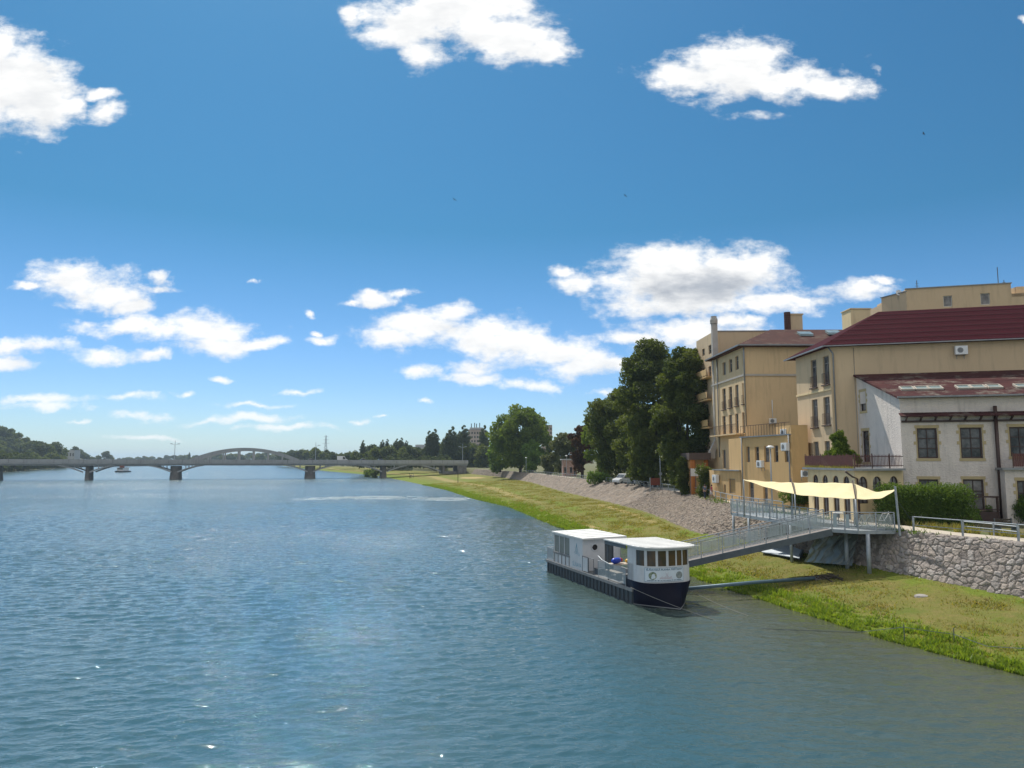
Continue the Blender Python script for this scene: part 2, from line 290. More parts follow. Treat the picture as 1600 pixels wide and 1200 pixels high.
# ------------------------------------------------------------------ object helpers
WL = {}
def tag(o, label=None, cat=None, group=None, kind=None):
    if label: o['label'] = label
    if cat: o['category'] = cat
    if group: o['group'] = group
    if kind: o['kind'] = kind
    return o
def thing(name, label, cat, loc=(0, 0, 0), group=None):
    o = bpy.data.objects.new(name, None); col.objects.link(o); o.location = loc; o.empty_display_size = .5
    WL[o.name] = Vector(loc); return tag(o, label, cat, group)
class MB:
    def __init__(s, T=None): s.v = []; s.f = []; s.T = T
    def add(s, vs, fs):
        k = len(s.v); s.v += [tuple(s.T(v)) if s.T else tuple(v) for v in vs]; s.f += [tuple(k+i for i in f) for f in fs]
    def box(s, x0, x1, y0, y1, z0, z1):
        s.add([(x0, y0, z0), (x1, y0, z0), (x1, y1, z0), (x0, y1, z0), (x0, y0, z1), (x1, y0, z1), (x1, y1, z1), (x0, y1, z1)],
              [(0, 3, 2, 1), (4, 5, 6, 7), (0, 1, 5, 4), (1, 2, 6, 5), (2, 3, 7, 6), (3, 0, 4, 7)])
    def prism(s, poly, z0, z1):
        n = len(poly); s.add([(x, y, z0) for x, y in poly]+[(x, y, z1) for x, y in poly],
              [tuple(range(n))[::-1], tuple(range(n, 2*n))]+[(i, (i+1) % n, n+(i+1) % n, n+i) for i in range(n)])
    def slab(s, top, th):           # top: list of 3-D points, thickened downwards
        n = len(top); s.add(list(top)+[(x, y, z-th) for x, y, z in top],
              [tuple(range(n)), tuple(range(n, 2*n))[::-1]]+[(i, (i+1) % n, n+(i+1) % n, n+i) for i in range(n)])
    def beam(s, a, b, w, h, up=(0, 0, 1)):
        a = Vector(a); b = Vector(b); d = (b-a).normalized(); r = d.cross(Vector(up))
        if r.length < 1e-4: r = d.cross(Vector((0, 1, 0)))
        r.normalize(); u = r.cross(d); vs = []
        for p in (a, b):
            for i, j in ((-1, -1), (1, -1), (1, 1), (-1, 1)): vs.append(p+r*(i*w/2)+u*(j*h/2))
        s.add(vs, [(0, 1, 2, 3), (7, 6, 5, 4), (0, 4, 5, 1), (1, 5, 6, 2), (2, 6, 7, 3), (3, 7, 4, 0)])
    def tube(s, pts, r, n=6, cap=True):
        pts = [Vector(p) for p in pts]; rs = r if isinstance(r, (list, tuple)) else [r]*len(pts)
        vs = []; fs = []
        for i, p in enumerate(pts):
            d = (pts[min(i+1, len(pts)-1)]-pts[max(i-1, 0)]).normalized()
            a = d.cross(Vector((0, 0, 1))); a = a if a.length > 1e-3 else Vector((1, 0, 0)); a.normalize(); b = a.cross(d)
            for k in range(n):
                t = 2*math.pi*k/n; vs.append(p+(a*math.cos(t)+b*math.sin(t))*rs[i])
            if i:
                for k in range(n): fs.append(((i-1)*n+k, (i-1)*n+(k+1) % n, i*n+(k+1) % n, i*n+k))
        if cap: fs += [tuple(range(n))[::-1], tuple(range((len(pts)-1)*n, len(pts)*n))]
        s.add(vs, fs)
    def lathe(s, cx, cy, prof, n=16):
        vs = []; fs = []
        for i, (r, z) in enumerate(prof):
            for k in range(n): vs.append((cx+r*math.cos(2*math.pi*k/n), cy+r*math.sin(2*math.pi*k/n), z))
            if i:
                for k in range(n): fs.append(((i-1)*n+k, (i-1)*n+(k+1) % n, i*n+(k+1) % n, i*n+k))
        s.add(vs, fs)
    def build(s, name, m, parent=None, smooth=False, bevel=0):
        me = bpy.data.meshes.new(name); off = WL[parent.name] if parent else Vector((0, 0, 0))
        me.from_pydata([(x-off.x, y-off.y, z-off.z) for x, y, z in s.v], [], s.f)
        bm = bmesh.new(); bm.from_mesh(me); bmesh.ops.recalc_face_normals(bm, faces=bm.faces)
        bm.to_mesh(me); bm.free()
        if smooth:
            for p in me.polygons: p.use_smooth = True
        me.materials.append(M[m] if isinstance(m, str) else m)
        o = bpy.data.objects.new(name, me); col.objects.link(o)
        if parent: o.parent = parent
        WL[o.name] = off.copy()
        if bevel:
            md = o.modifiers.new('bevel', 'BEVEL'); md.width = bevel; md.segments = 2; md.limit_method = 'ANGLE'
        return o
def np_mesh(name, v, f, m, parent=None, attr=None, smooth=False, idx=None):
    """v (n,3), f (k,c) arrays"""
    me = bpy.data.meshes.new(name); k, c = f.shape
    me.vertices.add(len(v)); me.vertices.foreach_set('co', v.astype(np.float32).ravel())
    me.loops.add(k*c); me.loops.foreach_set('vertex_index', f.astype(np.int32).ravel())
    me.polygons.add(k); me.polygons.foreach_set('loop_start', np.arange(0, k*c, c, dtype=np.int32))
    me.polygons.foreach_set('use_smooth', np.full(k, smooth))
    for nm, arr in (attr or {}).items():
        if arr.ndim == 1:
            a = me.attributes.new(nm, 'FLOAT', 'POINT'); a.data.foreach_set('value', arr.astype(np.float32))
        else:
            a = me.color_attributes.new(nm, 'FLOAT_COLOR', 'POINT'); a.data.foreach_set('color', arr.astype(np.float32).ravel())
    me.update(calc_edges=True); me.materials.append(M[m] if isinstance(m, str) else m)
    o = bpy.data.objects.new(name, me); col.objects.link(o)
    if parent: o.parent = parent
    WL[o.name] = Vector((0, 0, 0)); return o
def copy_tree(o, parent=None):
    kids = list(o.children); c = o.copy(); col.objects.link(c)
    if parent: c.parent = parent
    for k in kids: copy_tree(k, c)
    return c
# ------------------------------------------------------------------ the land
rng = np.random.default_rng(3)
def vnoise(x, y, seed=0):
    """smooth value noise on arrays"""
    xi = np.floor(x).astype(np.int64); yi = np.floor(y).astype(np.int64); fx = x-xi; fy = y-yi
    fx = fx*fx*(3-2*fx); fy = fy*fy*(3-2*fy)
    def h(a, b):
        n = (a*374761393+b*668265263+seed*1442695) & 0xffffffff; n = ((n ^ (n >> 13))*1274126177) & 0xffffffff
        return ((n ^ (n >> 16)) & 0xffff)/65535.
    return (h(xi, yi)*(1-fx)+h(xi+1, yi)*fx)*(1-fy)+(h(xi, yi+1)*(1-fx)+h(xi+1, yi+1)*fx)*fy
def fbm(x, y, o=4, seed=0):
    s = 0; a = .5
    for i in range(o): s = s+a*vnoise(x*2**i, y*2**i, seed+i); a *= .5
    return s
SH = [(1600, 1053), (1400, 1002), (1290, 967), (1190, 935), (1090, 903), (1000, 862), (870, 822), (800, 793), (740, 779), (700, 766), (640, 753), (590, 743), (510, 736)]
pts = [G(u, v, 0) for u, v in SH]
YR = [-80, 0]+[p.y for p in pts]+[900, 1600, 2600]
XR = [40, 31]+[p.x for p in pts]+[-270, -520, -1000]
TOP = [(1600, 849), (1410, 831), (1145, 791), (1090, 775), (1030, 766), (980, 758), (920, 751), (870, 745), (830, 740), (790, 736.5), (740, 733)]
pt = [G(u, v, 4.1) for u, v in TOP]
YT = [-80, 0, 20]+[p.y for p in pt]+[420, 600, 900, 1600, 2600]
XT = [58, 46, 38]+[p.x for p in pt]+[-48, -115, -235, -480, -960]
FT = [(1600, 938, 1.25), (1440, 906, 1.5), (1330, 882, 1.6), (1200, 850, 1.7), (1080, 834, 1.7), (1000, 800, 1.7), (950, 786, 1.7), (880, 770, 1.7), (830, 754, 1.8), (780, 745, 1.8), (740, 741, 1.8)]
pf = [G(*q) for q in FT]
YF = [-80, 0, 20]+[p.y for p in pf]+[600, 900, 1600, 2600]
XF = [56, 43, 35.8]+[p.x for p in pf]+[-122, -242, -487, -967]
ZF = [1.2, 1.2, 1.2]+[p.z for p in pf]+[1.8]*4
YL = [-80, 0, 330, 420, 520, 770, 1500, 2000, 2600]; XL = [-150, -160, -255, -300, -355, -465, -820, -970, -1085]
ix = lambda y, A, B: np.interp(y, A, B)
ys = np.concatenate([np.arange(-80, 20, 4.), np.arange(20, 60, .45), np.arange(60, 130, .9), np.arange(130, 420, 4), np.arange(420, 1000, 20), np.arange(1000, 2601, 80), [3500, 6000, 12000]])
rows = []; cov = []
for y in ys:
    xr, xf, xt, xl, zf = ix(y, YR, XR), ix(y, YF, XF), ix(y, YT, XT), ix(y, YL, XL), ix(y, YF, ZF)
    if y > 2000: xl = min(xl, xr-30)
    xf = max(xf, xr+1.5); xt = max(xt, xf+.3)
    r = [(-12000, 9, 0), (-3000, 6, 0), (-1500, 4.5, 0), (xl-60, 3.5, .6), (xl-12, 2.2, .8), (xl-1, .2, 1), (xl+6, -1.2, 1), (xl+30, -3, 1)]
    r += [(xr-30, -3, 1), (xr-9, -1.6, 1), (xr-3, -.5, 1), (xr-.6, -.1, 1)]
    nst = 30 if y < 130 else 14
    nst = 30
    for k in range(nst+1):
        t = k/nst; z = .03+ .45*min(1, t*5)**.8*.6 + (zf-.3)*t**1.1
        r.append((xr+(xf-xr)*t, z, 2+t))
    dz = -.5
    for k in (.33, .66): r.append((xf+(xt-xf)*k+.25, zf+(4.06-zf)*k+dz, 4))
    r += [(xt+.45, 4.04, 4), (xt+1.5, 4.06, 5), (xt+2.8, 4.06, 5), (xt+3.6, 4.06, 6), (xt+6, 4.06, 6), (xt+12, 4.06, 6), (xt+40, 4.06, 6), (xt+300, 4.1, 6), (xt+2500, 5, 6), (14000, 9, 6)]
    rows.append(r)
R = np.array([[(a[0], y, a[1]) for a in r] for r, y in zip(rows, ys)]); zone = np.array([[a[2] for a in r] for r in rows])
ny, nx = R.shape[:2]; X, Y, Z = R[..., 0], R[..., 1], R[..., 2]
gz = (zone >= 2) & (zone < 3.0)
amp = np.clip((zone-2)*4, 0, 1)*np.where(zone > 3, 0, 1)
Z += np.where(gz, (fbm(X*.55, Y*.55, 4, 5)-.47)*.34*amp, 0)
R[..., 2] = Z
# mouth-shaped shore wobble
X += np.where((zone >= 1.9) & (zone < 2.2) & (Y < 200), (fbm(X*0+Y*.8, Y*0, 3, 9)-.45)*.5, 0)
R[..., 0] = X
t = np.clip(zone-2, 0, 1)
green = np.clip(1.25-t*3.4, 0, 1)                      # lush band by the water
green = np.maximum(green, np.clip((t-.72)*5, 0, 1)*np.where(Y < 75, .75, .25))
green = np.maximum(green, np.clip(1-np.abs(t-.55)/.18, 0, 1)*np.where(Y > 60, .7, .25))
pathn = .60*np.exp(-((t-.42-.05*np.sin(Y*.04))/.11)**2)*np.clip((Y-95)/60, 0, 1)
pathn = np.maximum(pathn, .7*np.exp(-((t-.88)/.07)**2)*np.clip((Y-65)/25, 0, 1)*np.clip((135-Y)/20, 0, 1))
pathn = np.maximum(pathn, .9*np.exp(-((t-.22)/.05)**2)*np.clip((Y-70)/20, 0, 1)*np.clip((110-Y)/20, 0, 1))
pit = np.exp(-((Y-300)/12)**2)*np.exp(-((t-.72)/.12)**2)*1.5
green = np.where(zone < 1.5, .1, green); urban = np.where((zone >= 4) | (zone < 1.5), 1, 0)
colr = np.stack([green, np.clip(np.maximum(pathn, pit), 0, 1), urban*1., np.ones_like(green)], -1)
ii, jj = np.meshgrid(np.arange(ny-1), np.arange(nx-1), indexing='ij'); a = ii*nx+jj
faces = np.stack([a, a+1, a+nx+1, a+nx], -1).reshape(-1, 4)
def ground_mat():
    m = bpy.data.materials.new('meadow_ground'); m.use_nodes = True; t = m.node_tree; n = t.nodes; l = t.links.new; b = n['Principled BSDF']
    at = n.new('ShaderNodeAttribute'); at.attribute_name = 'cover'; s = n.new('ShaderNodeSeparateColor'); l(at.outputs['Color'], s.inputs[0])
    c = n.new('ShaderNodeTexCoord')
    def noi(sc_, det=8, r=.65):
        q = n.new('ShaderNodeTexNoise'); l(c.outputs['Object'], q.inputs[0]); q.inputs['Scale'].default_value = sc_; q.inputs['Detail'].default_value = det; q.inputs['Roughness'].default_value = r; return q.outputs[0]
    def mix(f, a_, b_, bl='MIX'):
        x = n.new('ShaderNodeMix'); x.data_type = 'RGBA'; x.blend_type = bl
        for k_, q in ((0, f), (6, a_), (7, b_)):
            if hasattr(q, 'links'): l(q, x.inputs[k_])
            else: x.inputs[k_].default_value = q
        return x.outputs[2]
    def mp(v, a_, b_):
        r = n.new('ShaderNodeMapRange'); l(v, r.inputs[0]); r.inputs[1].default_value = a_; r.inputs[2].default_value = b_; return r.outputs[0]
    def mth(o_, a_, b_):
        r = n.new('ShaderNodeMath'); r.operation = o_
        for k_, q in ((0, a_), (1, b_)):
            if hasattr(q, 'links'): l(q, r.inputs[k_])
            else: r.inputs[k_].default_value = q
        return r.outputs[0]
    lush = mix(mp(noi(3), .35, .65), (.14, .20, .018, 1), (.23, .28, .04, 1))
    dry = mix(mp(noi(1.3), .35, .65), (.28, .225, .08, 1), (.19, .20, .04, 1))
    g = mth('ADD', s.outputs[0], mth('MULTIPLY', mth('SUBTRACT', noi(.35, 6), .5), 2.6))
    base = mix(mp(g, .3, .8), dry, lush)
    base = mix(mp(noi(14, 4), .3, .75), mix(.5, base, (.05, .06, .015, 1)), base); base = mix(mp(noi(.12, 9, .75), .5, .62), base, mix(.6, base, (.10, .15, .02, 1)))
    base = mix(mp(mth('ADD', s.outputs[1], mth('MULTIPLY', mth('SUBTRACT', noi(.8), .5), .8)), .35, .8), base, (.38, .29, .13, 1))
    urb = mix(mp(noi(.5), .35, .65), (.17, .14, .09, 1), (.11, .14, .05, 1))
    base = mix(s.outputs[2], base, urb)
    l(base, b.inputs['Base Color']); b.inputs['Roughness'].default_value = .95; b.inputs['Specular IOR Level'].default_value = .15
    u = n.new('ShaderNodeBump'); l(noi(7, 6, .7), u.inputs['Height']); u.inputs['Distance'].default_value = .15; u.inputs['Strength'].default_value = .8; l(u.outputs[0], b.inputs['Normal'])
    return m
M['ground'] = ground_mat()
o = np_mesh('ground', R.reshape(-1, 3), faces, 'ground', attr={'cover': colr.reshape(-1, 4)}, smooth=True); tag(o, kind='structure')

# ------------------------------------------------------------------ water, its bed showing faintly by the shore
wy = np.concatenate([np.arange(-80, 130, 3.), np.arange(130, 420, 10), np.arange(420, 2601, 60), [6000]])
wr = []; ws = []
for y in wy:
    xr = float(ix(y, YR, XR)); xl = float(ix(y, YL, XL))
    if y > 2000: xl = min(xl, xr-40)
    offs = [2.2, 0, -1.5, -4, -8, -14, -22]
    wr.append([(xl-8, y, 0), (xl+20, y, 0)]+[(xr+q, y, 0) for q in offs[::-1]]); k = 1 if y < 110 else .3
    ws.append([0, 0]+[max(0, 1+q/18)*k for q in offs[::-1]])
wv_ = np.array(wr); ny, nx = wv_.shape[:2]; ii, jj = np.meshgrid(np.arange(ny-1), np.arange(nx-1), indexing='ij'); a = ii*nx+jj
def water_mat():
    m = bpy.data.materials.new('river_water'); m.use_nodes = True; t = m.node_tree; n = t.nodes; l = t.links.new; b = n['Principled BSDF']
    at = n.new('ShaderNodeAttribute'); at.attribute_name = 'shallow'; c = n.new('ShaderNodeTexCoord')
    x = n.new('ShaderNodeMix'); x.data_type = 'RGBA'; l(at.outputs['Fac'], x.inputs[0]); x.inputs[6].default_value = (.036, .090, .106, 1); x.inputs[7].default_value = (.080, .085, .050, 1)
    l(x.outputs[2], b.inputs['Base Color']); b.inputs['Roughness'].default_value = .03; b.inputs['IOR'].default_value = 1.72
    def noi(sc_, vec, det, rot=0, dist=0):
        mp = n.new('ShaderNodeMapping'); l(c.outputs['Object'], mp.inputs[0]); mp.inputs['Scale'].default_value = vec; mp.inputs['Rotation'].default_value = (0, 0, rot)
        q = n.new('ShaderNodeTexNoise'); l(mp.outputs[0], q.inputs[0]); q.inputs['Scale'].default_value = sc_; q.inputs['Detail'].default_value = det; q.inputs['Roughness'].default_value = .55; q.inputs['Distortion'].default_value = dist; return q.outputs[0]
    def mad(a_, k, c_):
        r = n.new('ShaderNodeMath'); r.operation = 'MULTIPLY_ADD'; l(a_, r.inputs[0]); r.inputs[1].default_value = k
        if hasattr(c_, 'links'): l(c_, r.inputs[2])
        else: r.inputs[2].default_value = c_
        return r.outputs[0]
    # long low waves, wind ripples, fine ripples: heights in metres
    big = noi(.30, (.45, 1, 1), 2, math.radians(10), .3); mid = noi(1.15, (.45, 1, 1), 4, math.radians(-7), .5); fine = noi(6.5, (.7, 1, 1), 4, math.radians(5), .3)
    # gusts: patches of smoother and rougher water
    gu = noi(.022, (.35, 1, 1), 3); r = n.new('ShaderNodeMapRange'); l(gu, r.inputs[0]); r.inputs[1].default_value = .38; r.inputs[2].default_value = .62; r.inputs[3].default_value = .7; r.inputs[4].default_value = 1.15
    h = mad(big, .05, 0.); h = mad(mid, .11, h); h = mad(fine, .036, h); h = mad(noi(19, (.8, 1, 1), 2), .009, h)
    hm0 = n.new('ShaderNodeMath'); hm0.operation = 'MULTIPLY'; l(h, hm0.inputs[0]); l(r.outputs[0], hm0.inputs[1]); ra_ = n.new('ShaderNodeAttribute'); ra_.attribute_name = 'ruffle'
    hm = n.new('ShaderNodeMath'); hm.operation = 'MULTIPLY'; l(hm0.outputs[0], hm.inputs[0]); l(ra_.outputs['Fac'], hm.inputs[1])
    rr_ = n.new('ShaderNodeMapRange'); l(ra_.outputs['Fac'], rr_.inputs[0]); rr_.inputs[1].default_value = 1; rr_.inputs[2].default_value = 2.5; rr_.inputs[3].default_value = .03; rr_.inputs[4].default_value = .21; rr_.clamp = False; l(rr_.outputs[0], b.inputs['Roughness'])
    u = n.new('ShaderNodeBump'); l(hm.outputs[0], u.inputs['Height']); u.inputs['Distance'].default_value = 1; u.inputs['Strength'].default_value = 1; l(u.outputs[0], b.inputs['Normal'])
    return m
M['water'] = water_mat()
base_v = wv_.reshape(-1, 3).copy(); base_v[:, 2] = -.13; base_f = np.stack([a, a+1, a+nx+1, a+nx], -1).reshape(-1, 4); base_s = np.array(ws).ravel()
# wind waves: a sum of many travelling waves with sharpened crests, real relief on a sheet over the flat level
wy2 = [14.]
while wy2[-1] < 900: wy2.append(wy2[-1]+max(.075, wy2[-1]**2*2.3e-5 if wy2[-1] > 60 else wy2[-1]*.0016))
wy2 = np.array(wy2); sp = np.gradient(wy2); us = np.linspace(-.86, .86, 620); FX = us[None, :]*wy2[:, None]*(1+0*us); FY = np.repeat(wy2[:, None], len(us), 1)
DX = np.zeros_like(FX); DY = np.zeros_like(FX); DZ_ = np.zeros_like(FX); rw = np.random.default_rng(12); NW = 100
gust = .55+1.1*fbm(FX*.012, FY*.03, 3, 77)+.5*(fbm(FX*.12, FY*.2, 2, 78)-.5)
dxs = 1.72*wy2/619
for i in range(NW):
    lam = .25*10**(rw.random()*.86); th = rw.normal(math.radians(96), math.radians(26)); kx, ky = math.cos(th)*2*math.pi/lam, math.sin(th)*2*math.pi/lam; ph = rw.random()*6.28
    slope = .15*math.sqrt(2/NW)*(1 if lam < .9 else (.9/lam)**.8); amp_ = slope*lam/2/math.pi
    need = np.maximum(sp*2.6*abs(math.sin(th)), dxs*2.6*abs(math.cos(th))); wgt = np.clip((lam-need)/(need*.6+1e-6), 0, 1)
    if wgt.max() <= 0: continue
    n_r = int(np.argmax(wgt <= 0)) if (wgt <= 0).any() else len(wy2)
    s_ = slice(0, n_r); arg = kx*FX[s_]+ky*FY[s_]+ph; c_ = np.cos(arg)*amp_*wgt[s_, None]; q_ = np.sin(arg)*amp_*wgt[s_, None]
    DZ_[s_] += c_; DX[s_] -= q_*math.cos(th); DY[s_] -= q_*math.sin(th)
xrr = ix(FY, YR, XR); near = np.clip((xrr-FX)/2.5, .12, 1)
# the boat shelters the water behind it a little
DZ_ *= gust*near; FXX = FX+DX*gust*near; FYY = FY+DY*gust*near
DZ_ = np.clip(DZ_, -.11, .2)
wv2 = np.stack([FXX, FYY, DZ_], -1); keepc = FX < xrr+2.6; keepc &= FX > ix(FY, YL, XL)-6
n1, n2w = FX.shape; ii, jj = np.meshgrid(np.arange(n1-1), np.arange(n2w-1), indexing='ij'); aa = ii*n2w+jj; ff = np.stack([aa, aa+1, aa+n2w+1, aa+n2w], -1)[(keepc[:-1, :-1] & keepc[1:, 1:])].reshape(-1, 4)
sh2 = np.clip(1+(FX-xrr)/18, 0, 1)*np.where(FY < 110, 1, .3)
ruf = 1+1.5*np.clip((FY-45)/190, 0, 1)**.8; strip = np.exp(-((FY-168-4*np.sin(FX*.15))/7)**4)*np.clip((FX+50)/12, 0, 1)*np.clip((-6-FX)/8, 0, 1)*(fbm(FX*.35, FY*.35, 3, 5) > .36); ruf = ruf*(1+1.3*strip)
used_v = np.zeros(n1*n2w, bool); used_v[ff.ravel()] = True; remap = np.cumsum(used_v)-1
V2 = wv2.reshape(-1, 3)[used_v]; F2 = remap[ff]+len(base_v); S2 = sh2.ravel()[used_v]
o = np_mesh('water', np.concatenate([base_v, V2]), np.concatenate([base_f, F2]), 'water', attr={'shallow': np.concatenate([base_s, S2]), 'ruffle': np.concatenate([np.full(len(base_s), 2.4), ruf.ravel()[used_v]])}, smooth=True); tag(o, kind='structure')

# ------------------------------------------------------------------ stone embankment
def voro(s, t, cs, ct, seed):
    u = s/cs; v = t/ct; iu = np.floor(u).astype(np.int64); iv = np.floor(v).astype(np.int64)
    def h(a, b, k):
        n = (a*73856093 ^ b*19349663 ^ (seed+k)*83492791) & 0xffffffff; n = ((n ^ (n >> 15))*2246822519) & 0xffffffff
        return ((n ^ (n >> 13)) & 0xffff)/65535.
    f1 = np.full(u.shape, 9.); f2 = np.full(u.shape, 9.); cid = np.zeros(u.shape)
    for du in (-1, 0, 1):
        for dv in (-1, 0, 1):
            a, b = iu+du, iv+dv; px = a+.12+.76*h(a, b, 1); py = b+.12+.76*h(a, b, 2)
            d = np.hypot(px-u, py-v); r = h(a, b, 3)
            c = d < f1; f2 = np.where(c, f1, np.minimum(f2, d)); cid = np.where(c, r, cid); f1 = np.where(c, d, f1)
    return f1, f2, cid
Vs, Fs, As = [], [], []; base = 0
for (ya, yb, res, cs, ct, hgt, seed) in ((22, 53, .06, .45, .36, .10, 1), (53, 112, .10, .42, .34, .15, 2), (112, 353, .35, .8, .6, .22, 3)):
    yy = np.linspace(ya, yb, 3000); xx = ix(yy, YT, XT); sl = np.concatenate([[0], np.cumsum(np.hypot(np.diff(xx), np.diff(yy)))])
    ns = int(sl[-1]/res); yk = np.interp(np.linspace(0, sl[-1], ns+1), sl, yy)
    top = np.stack([ix(yk, YT, XT)+.05, yk, np.full_like(yk, 4.08)], -1); ft = np.stack([np.maximum(ix(yk, YF, XF), ix(yk, YR, XR)+1), yk, ix(yk, YF, ZF)-.3], -1)
    wmax = np.linalg.norm(top-ft, axis=1).mean(); ntt = max(6, int(wmax/res)); tt = np.linspace(0, 1, ntt+1)
    cap = np.array([1.0]); 
    Pp = ft[:, None]*(1-tt)[None, :, None]+top[:, None]*tt[None, :, None]
    extra = top+np.array([.5, 0, 0]); Pp = np.concatenate([Pp, extra[:, None]], 1)
    S = np.repeat(np.linspace(0, sl[-1], ns+1)[:, None], ntt+2, 1)+base*0+ya; Tt = np.linalg.norm(Pp-ft[:, None], axis=2)
    wob = (fbm(S*1.1, Tt*1.1, 3, 4)-.4)*.6
    f1, f2, cid = voro(S+wob, Tt+wob, cs, ct, seed)
    e = np.clip((f2-f1)/.35, 0, 1); H = (e*(2-e))*hgt*(.55+.6*cid)+(fbm(S*5, Tt*5, 3, 8)-.45)*.07
    nrm = np.cross(np.gradient(Pp, axis=0), np.gradient(Pp, axis=1)); nrm /= np.linalg.norm(nrm, axis=2, keepdims=True)+1e-9
    nrm = np.where(nrm[..., 0:1] > 0, -nrm, nrm); nrm[:, -1] = (0, 0, 1); 
    Pp = Pp+nrm*(H-.02)[..., None]
    n1, n2_ = Pp.shape[:2]; ii, jj = np.meshgrid(np.arange(n1-1), np.arange(n2_-1), indexing='ij'); a = ii*n2_+jj+base
    Fs.append(np.stack([a, a+1, a+n2_+1, a+n2_], -1).reshape(-1, 4)); Vs.append(Pp.reshape(-1, 3))
    joint = np.clip((f2-f1)/.12, 0, 1); vert = np.clip((ya < 53)*1., 0, 1)
    As.append(np.stack([cid, joint, np.full_like(cid, vert), np.ones_like(cid)], -1).reshape(-1, 4)); base += n1*n2_
def stone_mat():
    m = bpy.data.materials.new('embankment_stone'); m.use_nodes = True; t = m.node_tree; n = t.nodes; l = t.links.new; b = n['Principled BSDF']
    at = n.new('ShaderNodeAttribute'); at.attribute_name = 'stone'; s = n.new('ShaderNodeSeparateColor'); l(at.outputs['Color'], s.inputs[0])
    cr = n.new('ShaderNodeValToRGB'); l(s.outputs[0], cr.inputs[0]); e = cr.color_ramp.elements
    e[0].color = (.20, .17, .15, 1); e[1].color = (.38, .34, .31, 1)
    for p_, c_ in ((.3, (.30, .26, .235, 1)), (.55, (.34, .29, .25, 1)), (.8, (.27, .245, .23, 1))):
        q = e.new(p_); q.color = c_
    c = n.new('ShaderNodeTexCoord'); q = n.new('ShaderNodeTexNoise'); l(c.outputs['Object'], q.inputs[0]); q.inputs['Scale'].default_value = 2.2; q.inputs['Detail'].default_value = 9; q.inputs['Roughness'].default_value = .7
    r = n.new('ShaderNodeMapRange'); l(q.outputs[0], r.inputs[0]); r.inputs[1].default_value = .3; r.inputs[2].default_value = .7; r.inputs[3].default_value = .70; r.inputs[4].default_value = 1.45
    x = n.new('ShaderNodeMix'); x.data_type = 'RGBA'; x.blend_type = 'MULTIPLY'; x.inputs[0].default_value = 1; l(cr.outputs[0], x.inputs[6]); l(r.outputs[0], x.inputs[7])
    q3 = n.new('ShaderNodeTexNoise'); l(c.outputs['Object'], q3.inputs[0]); q3.inputs['Scale'].default_value = .35; q3.inputs['Detail'].default_value = 8; q3.inputs['Roughness'].default_value = .75
    r3 = n.new('ShaderNodeMapRange'); l(q3.outputs[0], r3.inputs[0]); r3.inputs[1].default_value = .60; r3.inputs[2].default_value = .70
    x3 = n.new('ShaderNodeMix'); x3.data_type = 'RGBA'; l(r3.outputs[0], x3.inputs[0]); l(x.outputs[2], x3.inputs[6]); x3.inputs[7].default_value = (.17, .17, .07, 1)
    x2 = n.new('ShaderNodeMix'); x2.data_type = 'RGBA'; l(s.outputs[1], x2.inputs[0]); x2.inputs[6].default_value = (.23, .205, .185, 1)
    gy_ = n.new('ShaderNodeMapRange'); l(s.outputs[2], gy_.inputs[0]); gy_.inputs[3].default_value = .72; gy_.inputs[4].default_value = 1.0
    x5 = n.new('ShaderNodeMix'); x5.data_type = 'RGBA'; x5.blend_type = 'MULTIPLY'; x5.inputs[0].default_value = 1; l(x3.outputs[2], x5.inputs[6]); gc_ = n.new('ShaderNodeMix'); gc_.data_type = 'RGBA'; l(s.outputs[2], gc_.inputs[0]); gc_.inputs[6].default_value = (.70, .66, .59, 1); gc_.inputs[7].default_value = (1, 1, 1, 1); l(gc_.outputs[2], x5.inputs[7]); l(x5.outputs[2], x2.inputs[7])
    l(x2.outputs[2], b.inputs['Base Color']); b.inputs['Roughness'].default_value = .9; b.inputs['Specular IOR Level'].default_value = .25
    u = n.new('ShaderNodeBump'); q2 = n.new('ShaderNodeTexNoise'); l(c.outputs['Object'], q2.inputs[0]); q2.inputs['Scale'].default_value = 9; q2.inputs['Detail'].default_value = 6
    l(q2.outputs[0], u.inputs['Height']); u.inputs['Distance'].default_value = .06; l(u.outputs[0], b.inputs['Normal']); return m
M['stone'] = stone_mat()
o = np_mesh('stone_embankment', np.concatenate(Vs), np.concatenate(Fs), 'stone', attr={'stone': np.concatenate(As)}, smooth=False)
tag(o, 'long grey stone embankment sloping up from the meadow to the promenade', 'embankment')

# promenade path: a raised sheet along the top
mb = MB()
yy = list(np.arange(10, 130, 1.5))+list(np.arange(130, 340, 6)); prev = None
for y in yy:
    x = float(ix(y, YT, XT)); cur = [(x+.95, y, 4.1), (x+3.1, y, 4.1)]
    if prev: mb.slab([prev[0], prev[1], cur[1], cur[0]], .12)
    prev = cur
tag(mb.build('promenade', 'path'), kind='structure')

